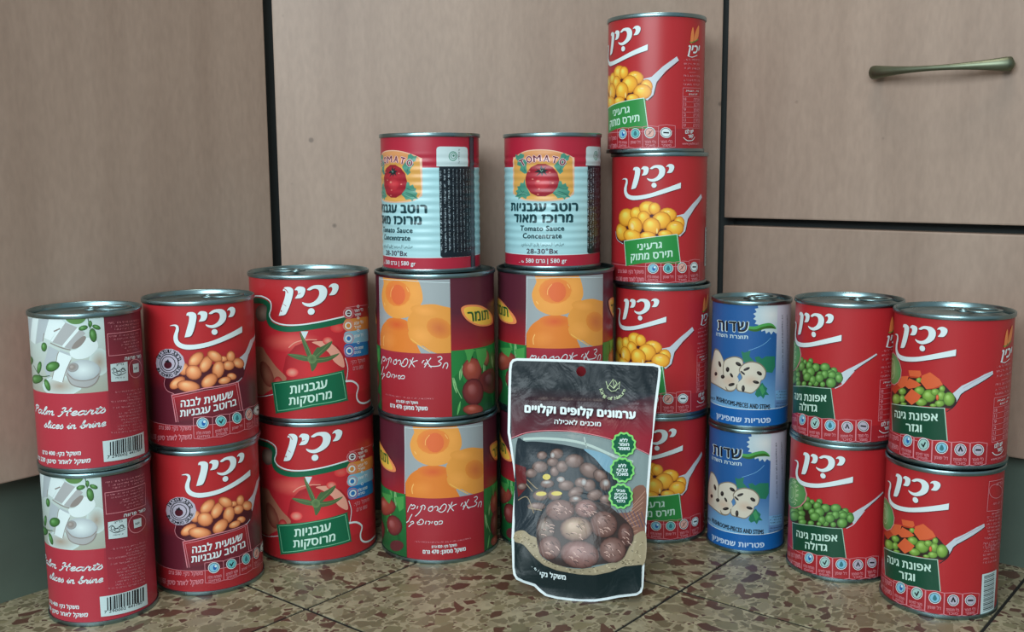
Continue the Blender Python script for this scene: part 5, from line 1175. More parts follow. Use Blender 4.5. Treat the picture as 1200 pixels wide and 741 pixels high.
DESIGN['pas']=[
['print','G',None,['RED','RED','RED','RED'],[-2620,64,2620,64,2620,2130,-2620,2130]],
['print','G',None,['RED2','RED2','RED2','RED2'],[-2620,64,2620,64,2620,318,-2620,318]],
['print','G',None,['PINK','PINK','PINK','PINK'],[-1200,318,-400,318,-400,326,-1200,326]],
['picture','P',None,'SPN',[103,1084,179,1129,263,1187,697,1436,711,1412,454,1244,354,1168,308,1079,201,955,167,1020]],
['picture','S',None,'DK',0.58,0,[711,1409,489,1266,354,1152,300,1062,231,988]],
['picture','Q',None,'PSD',[-1026,915,-710,1173,-452,1228,-116,1228,69,1181,196,1088,199,1005,110,901,-11,875,-436,844,-953,748]],
['picture','E',None,'PA1','PA2',[-551,1236,66,18,2,-47]],
['picture','E',None,'PA1','PA2',[-684,1155,65,19,2,-44]],
['picture','E',None,'PA1','PA2',[-451,1220,49,12,2,-43]],
['picture','E',None,'PA1','PA2',[-327,1248,54,12,2,-53]],
['picture','E',None,'PA1','PA2',[-536,1135,92,25,3,-75]],
['picture','E',None,'PA1','PA2',[-359,1179,69,16,3,-70]],
['picture','E',None,'PA1','PA2',[-699,1048,90,28,3,-67]],
['picture','E',None,'PA1','PA2',[-225,1168,77,14,3,-70]],
['picture','E',None,'PA1','PA2',[-69,1193,83,10,3,-69]],
['picture','E',None,'PA1','PA2',[70,1157,55,4,2,-53]],
['picture','E',None,'PA1','PA2',[-882,920,184,62,7,-93]],
['picture','E',None,'PA1','PA2',[-662,966,97,30,3,-67]],
['picture','E',None,'PA1','PA2',[-445,1061,67,17,2,-60]],
['picture','E',None,'PA1','PA2',[-321,1082,88,19,3,-83]],
['picture','E',None,'PA1','PA2',[-142,1066,66,10,2,-60]],
['picture','E',None,'PA1','PA2',[26,1108,70,6,2,-63]],
['picture','E',None,'PA1','PA2',[142,1078,59,2,3,-66]],
['picture','E',None,'PA1','PA2',[-853,866,173,58,6,-86]],
['picture','E',None,'PA1','PA2',[-658,894,86,27,3,-57]],
['picture','E',None,'PA1','PA2',[-630,839,93,29,2,-53]],
['picture','E',None,'PA1','PA2',[-456,872,60,16,2,-44]],
['picture','E',None,'PA1','PA2',[-393,995,90,22,3,-74]],
['picture','E',None,'PA1','PA2',[-212,928,54,10,2,-56]],
['picture','E',None,'PA1','PA2',[-274,963,66,14,3,-74]],
['picture','E',None,'PA1','PA2',[-69,1082,61,8,3,-70]],
['picture','E',None,'PA1','PA2',[-153,1014,76,12,3,-74]],
['picture','E',None,'PA1','PA2',[44,1086,68,6,2,-59]],
['picture','E',None,'PA1','PA2',[151,1048,59,2,3,-73]],
['picture','E',None,'PA1','PA2',[33,965,80,7,3,-84]],
['picture','E',None,'PA1','PA2',[-315,894,45,10,1,-39]],
['picture','E',None,'PA1','PA2',[-96,924,46,7,2,-46]],
['picture','S',None,'SPN',0.61,0,[366,1169,275,1050,204,953,97,884]],
['name_panel','P',None,'GRX',[-905,743,-406,844,20,878,49,866,113,403,-76,383,-333,385,-597,379,-853,307]],
['name_panel','L',None,'GRL2',0.52,0,[-846,310,-905,743,-406,844,36,876,113,403]],
['name_panel','T',None,'WHG','אפונת גינה',0.03,[-751,564,722,101,-5,99]],
['name_panel','T',None,'WHG','גדולה',0.03,[-543,433,367,49,-4,103]],
['print','T',None,'PINK','משקל נקי: 560 גרם',0.02,[-1169,113,543,117,-17,60]],
['print','T',None,'PINK','משקל לאחר סינון',0.02,[-1137,12,510,71,-12,70]],
['print','L',None,'PINK',0.44,0,[-597,367,-461,393,-340,381,-332,79,-459,49,-606,58,-597,367]],
['print','E',None,'WH','WH',[-467,297,85,25,4,-89]],
['print','E',None,'DK','DK',[-467,297,75,22,3,-79]],
['print','E',None,'LBL','LBL',[-467,297,66,20,3,-70]],
['print','E',None,'BLUD','BLUD',[-455,301,25,7,2,-40]],
['print','E',None,'WH','WH',[-443,327,17,5,1,-18]],
['print','T',None,'PINK','מופחת מלח',0.02,[-565,120,197,15,-2,40]],
['print','T',None,'PINK','מותאם',0.02,[-545,69,163,12,-1,36]],
['print','L',None,'PINK',0.44,0,[-329,380,-208,401,-93,386,-78,71,-199,43,-328,57,-329,380]],
['print','E',None,'WH','WH',[-203,295,81,17,3,-92]],
['print','E',None,'DK','DK',[-203,295,71,15,3,-81]],
['print','E',None,'TEALW','TEALW',[-203,295,63,13,3,-72]],
['print','L',None,'DK',0.92,0,[-232,298,-202,262,-176,332]],
['print','T',None,'PINK','מקור לסיבים',0.02,[-293,117,179,10,-1,40]],
['print','T',None,'PINK','תזונתיים',0.02,[-277,65,152,9,-1,36]],
['print','L',None,'PINK',0.44,0,[-83,387,38,408,160,393,170,77,48,51,-75,68,-83,387]],
['print','E',None,'WH','WH',[46,300,84,8,3,-89]],
['print','E',None,'DK','DK',[46,300,74,7,3,-78]],
['print','E',None,'LBL','LBL',[46,300,66,6,3,-69]],
['print','Q',None,'TEALD',[44,349,76,290,47,256,17,284]],
['print','T',None,'PINK','דל שומן',0.02,[-42,127,176,7,-1,41]],
['print','L',None,'PINK',0.44,0,[171,397,290,419,418,405,423,83,296,57,173,74,171,397]],
['print','E',None,'WH','WH',[298,300,83,-2,4,-89]],
['print','E',None,'DK','DK',[298,300,73,-2,3,-78]],
['print','E',None,'LIL','LIL',[298,300,65,-2,3,-69]],
['print','L',None,'DK',1.05,0,[274,274,296,336,324,273]],
['print','T',None,'PINK','בלי תוספת',0.02,[205,131,179,7,-2,39]],
['print','T',None,'PINK','סוכר',0.02,[220,81,152,6,-1,35]],
['print','L',None,'PINK',0.44,0,[427,408,536,423,661,402,657,76,538,59,431,84,427,408]],
['print','E',None,'WH','WH',[533,316,87,-12,4,-86]],
['print','E',None,'DK','DK',[533,316,77,-11,4,-76]],
['print','E',None,'LIL','LIL',[533,316,68,-9,3,-67]],
['print','L',None,'DK',1.17,0,[491,322,578,310]],
['print','T',None,'PINK','בלי חומר',0.02,[457,146,161,-5,-2,44]],
['print','T',None,'PINK','משמר',0.02,[475,87,128,-4,-2,40]],
['emblem','E',None,'PINK','PINK',[-914,1238,376,82,21,-255]],
['emblem','E',None,'EMG','EMG2',[-914,1238,353,80,20,-242]],
['emblem','S',None,'EML',0.41,1,[-814,1269,-818,1206,-839,1146,-876,1099,-926,1070,-989,1062,-1062,1073,-1146,1100,-1278,1135,-1191,1213,-1099,1296,-1022,1356,-954,1389,-898,1394,-855,1372,-826,1328]],
['emblem','S',None,'EML',0.5,1,[-875,1250,-878,1213,-893,1178,-917,1149,-950,1131,-988,1126,-1028,1134,-1062,1154,-1079,1185,-1072,1224,-1045,1264,-1007,1296,-967,1316,-931,1320,-903,1309,-884,1284]],
['emblem','T',None,'EML','O',0.02,[-953,1407,88,20,17,49]],
['emblem','T',None,'EML','R',0.02,[-895,1405,67,0,49,52]],
['emblem','T',None,'EML','G',0.02,[-848,1373,42,-19,67,45]],
['emblem','T',None,'EML','A',0.02,[-815,1319,14,-33,75,30]],
['emblem','T',None,'EML','N',0.02,[-798,1251,-14,-41,72,12]],
['emblem','T',None,'EML','I',0.02,[-798,1182,-40,-43,61,-8]],
['emblem','T',None,'EML','C',0.02,[-814,1123,-64,-40,42,-25]],
['logo','K',None,0,[-670,1623,-23,2022,157,1618]],
['nutrition_panel','Q',None,'ORG',[915,1728,925,1885,965,1983,995,1885,985,1767]],
['nutrition_panel','Q',None,'ORG',[995,1787,1035,1924,1115,2022,1135,1963,1115,1845,1035,1767]],
['nutrition_panel','S',None,'GRN',0.8,0,[895,1747,975,1747,1115,1806]],
['nutrition_panel','T',None,'WH','יכין',0.04,[855,1571,280,16,30,120]],
['nutrition_panel','S',None,'WH',0.5,0,[855,1532,955,1512,1095,1551]],
['nutrition_panel','X',None,'PINK',1.9,[785,1453,400,12]],
['nutrition_panel','X',None,'PINK',1.9,[785,1384,400,12]],
['nutrition_panel','X',None,'PINK',1.9,[785,1316,400,12]],
['nutrition_panel','X',None,'PINK',1.9,[785,1198,400,12]],
['nutrition_panel','X',None,'PINK',1.9,[785,1129,400,12]],
['nutrition_panel','X',None,'PINK',1.9,[785,1061,400,12]],
['nutrition_panel','L',None,'PINK',0.3,0,[895,1269,1055,1277]],
['nutrition_panel','L',None,'PINK',0.35,1,[775,1022,1215,1033,1215,394,775,384]],
['nutrition_panel','X',None,'WH',1.6,[835,963,320,8]],
['nutrition_panel','X',None,'WH',1.6,[895,914,240,8]],
['nutrition_panel','L',None,'PINK',0.3,0,[775,884,1215,892]],
['nutrition_panel','T',None,'PINK','18',0.03,[795,821,48,0,0,46]],
['nutrition_panel','T',None,'PINK','אנרגיה',0.02,[1015,821,170,4,0,44]],
['nutrition_panel','L',None,'PINK',0.3,0,[775,802,1215,810]],
['nutrition_panel','T',None,'PINK','13',0.03,[795,739,48,0,0,46]],
['nutrition_panel','T',None,'PINK','חלבון',0.02,[1015,739,170,4,0,44]],
['nutrition_panel','L',None,'PINK',0.3,0,[775,719,1215,727]],
['nutrition_panel','T',None,'PINK','9',0.03,[795,657,48,0,0,46]],
['nutrition_panel','T',None,'PINK','שומן',0.02,[1015,657,170,4,0,44]],
['nutrition_panel','L',None,'PINK',0.3,0,[775,637,1215,645]],
['nutrition_panel','T',None,'PINK','2',0.03,[795,574,48,0,0,46]],
['nutrition_panel','T',None,'PINK','סוכרים',0.02,[1015,574,170,4,0,44]],
['nutrition_panel','L',None,'PINK',0.3,0,[775,555,1215,563]],
['nutrition_panel','T',None,'PINK','1.5',0.03,[795,492,48,0,0,46]],
['nutrition_panel','T',None,'PINK','נתרן',0.02,[1015,492,170,4,0,44]],
['nutrition_panel','L',None,'PINK',0.3,0,[775,472,1215,480]],
['nutrition_panel','T',None,'PINK','0.9',0.03,[795,410,48,0,0,46]],
['nutrition_panel','T',None,'PINK','סיבים',0.02,[1015,410,170,4,0,44]],
['nutrition_panel','T',None,'WH','יש לנו',0.03,[835,296,180,12,0,56]],
['nutrition_panel','T',None,'WH','קשר',0.03,[895,229,120,12,0,48]],
['nutrition_panel','S',None,'WH',0.55,0,[795,237,875,188,995,194,1055,247]],
['nutrition_panel','T',None,'PINK','www.yachin.co.il',0.02,[775,119,400,6,0,40]],
]
DESIGN['car']=[
['print','G',None,['RED','RED','RED','RED'],[-2620,64,2620,64,2620,2126,-2620,2126]],
['print','G',None,['RED2','RED2','RED2','RED2'],[-2620,64,2620,64,2620,340,-2620,340]],
['print','G',None,['PINK','PINK','PINK','PINK'],[-1240,340,-400,340,-400,348,-1240,348]],
['picture','P',None,'SPN',[-71,1119,37,1083,154,1206,459,1367,589,1409,599,1360,191,1127,117,1016,70,914,7,882]],
['picture','S',None,'DK',0.61,0,[599,1356,199,1122,126,1016,70,908,-23,821]],
['picture','S',None,'LIL',0.61,0,[172,1171,353,1289,576,1379]],
['picture','Q',None,'PSD',[-1058,970,-794,1177,-392,1268,-126,1231,11,1117,99,997,39,884,-59,872,-371,859,-1018,759]],
['picture','E',None,'PB1','PB2',[-837,1065,114,24,7,-74]],
['picture','E',None,'PB1','PB2',[-425,1226,47,8,2,-40]],
['picture','P',None,'CR1',[-612,1338,-413,1364,-390,1305,-427,1266,-585,1254]],
['picture','P',None,'CR2',[-585,1258,-428,1272,-440,1251,-568,1235]],
['picture','P',None,'CR1',[-900,1089,-797,1210,-604,1254,-632,1116,-750,1032,-946,991]],
['picture','P',None,'CR2',[-1105,960,-901,1099,-768,1051,-905,928]],
['picture','P',None,'CR1',[-670,1099,-590,1226,-464,1202,-387,1163,-443,1117,-592,1068]],
['picture','P',None,'CR1',[-399,1203,-382,1297,-267,1362,-136,1278,-91,1207,-206,1145,-310,1113]],
['picture','P',None,'CR2',[-310,1113,-206,1145,-91,1207,-93,1180,-205,1127]],
['picture','E',None,'PB1','PB2',[-96,1143,40,4,2,-50]],
['picture','E',None,'PB1','PB2',[-269,1022,99,14,5,-94]],
['picture','E',None,'PB1','PB2',[-186,1088,61,8,2,-51]],
['picture','E',None,'PB1','PB2',[-119,932,66,8,2,-51]],
['picture','E',None,'PB1','PB2',[-411,1073,82,14,3,-65]],
['picture','E',None,'PB1','PB2',[-719,1005,87,18,4,-52]],
['picture','E',None,'PB1','PB2',[-876,858,140,31,8,-78]],
['picture','E',None,'PB1','PB2',[-711,900,68,15,4,-59]],
['picture','E',None,'PB1','PB2',[-374,914,87,15,3,-58]],
['picture','E',None,'PB1','PB2',[-103,1043,59,6,4,-72]],
['picture','E',None,'PB1','PB2',[0,1008,78,6,5,-101]],
['picture','E',None,'PB1','PB2',[-678,830,70,15,2,-22]],
['picture','E',None,'PB1','PB2',[-202,895,48,7,1,-25]],
['picture','E',None,'CR1','CR2',[-152,1014,20,2,2,-43]],
['picture','P',None,'CR1',[-671,922,-536,1082,-375,1006,-423,927,-522,846]],
['name_panel','P',None,'GRX',[-1055,749,-469,838,-67,875,-45,866,7,408,-186,393,-454,390,-707,378,-939,362]],
['name_panel','L',None,'GRL2',0.61,0,[-939,362,-1047,751,-469,838,-52,872,7,408]],
['name_panel','T',None,'WHG','אפונת גינה',0.03,[-881,587,749,94,-8,99]],
['name_panel','T',None,'WHG','וגזר',0.03,[-602,450,254,32,-6,103]],
['print','T',None,'PINK','משקל נקי: 560 גרם',0.02,[-1402,193,655,71,-8,61]],
['print','T',None,'PINK','משקל לאחר סינון',0.02,[-1377,79,635,48,-10,65]],
['print','L',None,'PINK',0.5,0,[-707,374,-576,398,-462,386,-456,90,-569,65,-703,85,-707,374]],
['print','E',None,'WH','WH',[-570,311,88,21,5,-89]],
['print','E',None,'DK','DK',[-570,311,77,18,5,-78]],
['print','E',None,'LBL','LBL',[-570,311,68,16,4,-69]],
['print','E',None,'BLUD','BLUD',[-557,314,26,6,2,-40]],
['print','E',None,'WH','WH',[-545,339,17,4,1,-18]],
['print','T',None,'PINK','מופחת מלח',0.02,[-667,141,177,3,-2,38]],
['print','T',None,'PINK','מותאם',0.02,[-643,92,138,1,-2,35]],
['print','L',None,'PINK',0.5,0,[-450,385,-317,406,-193,392,-188,88,-312,63,-448,83,-450,385]],
['print','E',None,'WH','WH',[-309,311,84,16,5,-92]],
['print','E',None,'DK','DK',[-309,311,74,14,4,-81]],
['print','E',None,'TEALW','TEALW',[-309,311,65,12,4,-72]],
['print','L',None,'DK',1.02,0,[-339,315,-308,279,-282,348]],
['print','T',None,'PINK','מקור לסיבים',0.02,[-411,139,186,3,-2,38]],
['print','T',None,'PINK','תזונתיים',0.02,[-393,88,156,3,-2,35]],
['print','L',None,'PINK',0.5,0,[-184,390,-62,407,60,391,66,75,-57,49,-184,70,-184,390]],
['print','E',None,'WH','WH',[-61,300,83,10,4,-88]],
['print','E',None,'DK','DK',[-61,300,73,9,4,-77]],
['print','E',None,'LBL','LBL',[-61,300,64,8,3,-68]],
['print','Q',None,'TEALD',[-63,348,-31,290,-58,256,-89,283]],
['print','T',None,'PINK','דל שומן',0.02,[-151,130,180,3,-2,41]],
['print','L',None,'PINK',0.5,0,[67,392,182,408,303,390,310,73,189,50,69,73,67,392]],
['print','E',None,'WH','WH',[184,293,80,3,5,-87]],
['print','E',None,'DK','DK',[184,293,71,3,4,-77]],
['print','E',None,'LIL','LIL',[184,293,63,3,4,-68]],
['print','L',None,'DK',1.21,0,[161,266,182,328,210,268]],
['print','T',None,'PINK','בלי תוספת',0.02,[99,129,173,0,-2,39]],
['print','T',None,'PINK','סוכר',0.02,[115,77,146,0,-2,35]],
['print','L',None,'PINK',0.5,0,[315,394,433,403,566,376,561,80,436,53,319,73,315,394]],
['print','E',None,'WH','WH',[431,290,86,-4,5,-82]],
['print','E',None,'DK','DK',[431,290,75,-3,4,-72]],
['print','E',None,'LIL','LIL',[431,290,67,-3,4,-64]],
['print','L',None,'DK',1.27,0,[389,291,474,287]],
['print','T',None,'PINK','בלי חומר',0.02,[348,129,173,6,-2,39]],
['print','T',None,'PINK','משמר',0.02,[365,78,142,5,-2,35]],
['emblem','E',None,'PINK','PINK',[-1040,1280,295,35,46,-241]],
['emblem','E',None,'EMG','EMG2',[-1040,1280,280,34,44,-228]],
['emblem','S',None,'EML',0.47,1,[-951,1297,-950,1240,-962,1189,-988,1152,-1027,1132,-1080,1133,-1158,1150,-1323,1185,-1359,1242,-1360,1300,-1328,1350,-1169,1394,-1086,1421,-1031,1419,-991,1394,-964,1351]],
['emblem','S',None,'EML',0.56,1,[-1002,1287,-1002,1257,-1011,1229,-1028,1209,-1053,1198,-1086,1197,-1124,1207,-1168,1224,-1234,1243,-1241,1274,-1170,1311,-1126,1337,-1087,1350,-1055,1350,-1029,1338,-1011,1315]],
['logo','K',None,0,[-794,1638,-129,2018,47,1622]],
['nutrition_panel','Q',None,'ORG',[780,1724,790,1881,830,1979,860,1881,850,1764]],
['nutrition_panel','Q',None,'ORG',[860,1783,900,1920,980,2018,1000,1959,980,1842,900,1764]],
['nutrition_panel','S',None,'GRN',0.8,0,[760,1744,840,1744,980,1803]],
['nutrition_panel','T',None,'WH','יכין',0.04,[720,1568,280,16,30,120]],
['nutrition_panel','S',None,'WH',0.5,0,[720,1529,820,1509,960,1548]],
['nutrition_panel','X',None,'PINK',1.9,[650,1450,400,12]],
['nutrition_panel','X',None,'PINK',1.9,[650,1382,400,12]],
['nutrition_panel','X',None,'PINK',1.9,[650,1313,400,12]],
['nutrition_panel','X',None,'PINK',1.9,[650,1196,400,12]],
['nutrition_panel','X',None,'PINK',1.9,[650,1127,400,12]],
['nutrition_panel','X',None,'PINK',1.9,[650,1059,400,12]],
['nutrition_panel','L',None,'PINK',0.3,0,[760,1266,920,1274]],
['nutrition_panel','L',None,'PINK',0.35,1,[640,1020,1080,1031,1080,393,640,383]],
['nutrition_panel','X',None,'WH',1.6,[700,961,320,8]],
['nutrition_panel','X',None,'WH',1.6,[760,912,240,8]],
['nutrition_panel','L',None,'PINK',0.3,0,[640,883,1080,890]],
['nutrition_panel','T',None,'PINK','18',0.03,[660,820,48,0,0,46]],
['nutrition_panel','T',None,'PINK','אנרגיה',0.02,[880,820,170,4,0,44]],
['nutrition_panel','L',None,'PINK',0.3,0,[640,800,1080,808]],
['nutrition_panel','T',None,'PINK','13',0.03,[660,738,48,0,0,46]],
['nutrition_panel','T',None,'PINK','חלבון',0.02,[880,738,170,4,0,44]],
['nutrition_panel','L',None,'PINK',0.3,0,[640,718,1080,726]],
['nutrition_panel','T',None,'PINK','9',0.03,[660,656,48,0,0,46]],
['nutrition_panel','T',None,'PINK','שומן',0.02,[880,656,170,4,0,44]],
['nutrition_panel','L',None,'PINK',0.3,0,[640,636,1080,644]],
['nutrition_panel','T',None,'PINK','2',0.03,[660,573,48,0,0,46]],
['nutrition_panel','T',None,'PINK','סוכרים',0.02,[880,573,170,4,0,44]],
['nutrition_panel','L',None,'PINK',0.3,0,[640,554,1080,562]],
['nutrition_panel','T',None,'PINK','1.5',0.03,[660,491,48,0,0,46]],
['nutrition_panel','T',None,'PINK','נתרן',0.02,[880,491,170,4,0,44]],
['nutrition_panel','L',None,'PINK',0.3,0,[640,472,1080,479]],
['nutrition_panel','T',None,'PINK','0.9',0.03,[660,409,48,0,0,46]],
['nutrition_panel','T',None,'PINK','סיבים',0.02,[880,409,170,4,0,44]],
['nutrition_panel','T',None,'WH','יש לנו',0.03,[700,295,180,12,0,56]],
['nutrition_panel','T',None,'WH','קשר',0.03,[760,229,120,12,0,48]],
['nutrition_panel','S',None,'WH',0.55,0,[660,237,740,188,860,194,920,246]],
['nutrition_panel','T',None,'PINK','www.yachin.co.il',0.02,[640,119,400,6,0,40]],
['barcode','P',None,'WHT',[596,660,946,657,937,5,602,66]],
['barcode','L',None,'DK',0.48,0,[633,627,878,627]],
['barcode','L',None,'DK',0.77,0,[634,605,879,604]],
['barcode','L',None,'DK',0.39,0,[635,582,880,581]],
['barcode','L',None,'DK',0.48,0,[636,559,881,558]],
['barcode','L',None,'DK',0.77,0,[636,536,882,535]],
['barcode','L',None,'DK',0.39,0,[637,514,884,512]],
['barcode','L',None,'DK',0.48,0,[638,491,885,489]],
['barcode','L',None,'DK',0.77,0,[639,468,886,466]],
['barcode','L',None,'DK',0.39,0,[640,445,887,442]],
['barcode','L',None,'DK',0.48,0,[641,422,888,419]],
['barcode','L',None,'DK',0.77,0,[642,400,889,396]],
['barcode','L',None,'DK',0.39,0,[643,377,890,373]],
['barcode','L',None,'DK',0.48,0,[644,354,891,350]],
['barcode','L',None,'DK',0.77,0,[645,331,893,327]],
['barcode','L',None,'DK',0.39,0,[646,308,894,303]],
['barcode','L',None,'DK',0.48,0,[647,285,895,280]],
['barcode','L',None,'DK',0.77,0,[648,262,896,257]],
['barcode','L',None,'DK',0.39,0,[648,239,897,233]],
['barcode','L',None,'DK',0.48,0,[649,216,898,210]],
['barcode','L',None,'DK',0.77,0,[650,194,900,187]],
['barcode','L',None,'DK',0.39,0,[651,171,901,164]],
['barcode','L',None,'DK',0.48,0,[652,148,902,140]],
['barcode','L',None,'DK',0.77,0,[653,125,903,117]],
['barcode','L',None,'DK',0.39,0,[654,102,904,94]],
['barcode','L',None,'PINK',0.38,1,[622,2025,978,2007,982,1550,612,1593]],
['barcode','S',None,'PINK',0.38,1,[973,1816,959,1781,911,1759,847,1751,781,1756,723,1774,676,1804,646,1841,633,1881,639,1919,664,1948,705,1964,760,1962,824,1943,890,1907,945,1862]],
['barcode','T',None,'PINK','בד״צ',0.02,[776,1943,177,-11,-5,38]],
['barcode','X',None,'PINK',1.71,[697,1670,257,-19]],
['barcode','X',None,'PINK',1.72,[710,1524,221,-9]],
['barcode','X',None,'PINK',1.71,[609,1489,331,-27]],
['barcode','X',None,'PINK',1.71,[624,1436,324,-28]],
['barcode','X',None,'PINK',1.71,[606,1387,351,-34]],
['barcode','X',None,'PINK',1.71,[621,1335,346,-35]],
['barcode','X',None,'PINK',1.72,[636,1281,341,-36]],
['barcode','X',None,'PINK',1.72,[664,1226,324,-35]],
['barcode','X',None,'PINK',1.72,[590,1186,408,-50]],
['barcode','X',None,'PINK',1.74,[722,1113,287,-32]],
['barcode','X',None,'PINK',1.72,[608,1082,414,-56]],
['barcode','X',None,'PINK',1.73,[634,1026,401,-56]],
['barcode','X',None,'PINK',1.62,[574,1112,302,-31]],
['barcode','X',None,'PINK',1.62,[578,1054,305,-29]],
['barcode','X',None,'PINK',1.63,[582,996,309,-28]],
['barcode','X',None,'PINK',1.63,[586,938,312,-26]],
['barcode','X',None,'PINK',1.63,[591,880,316,-25]],
['barcode','X',None,'PINK',1.63,[595,822,320,-23]],
]
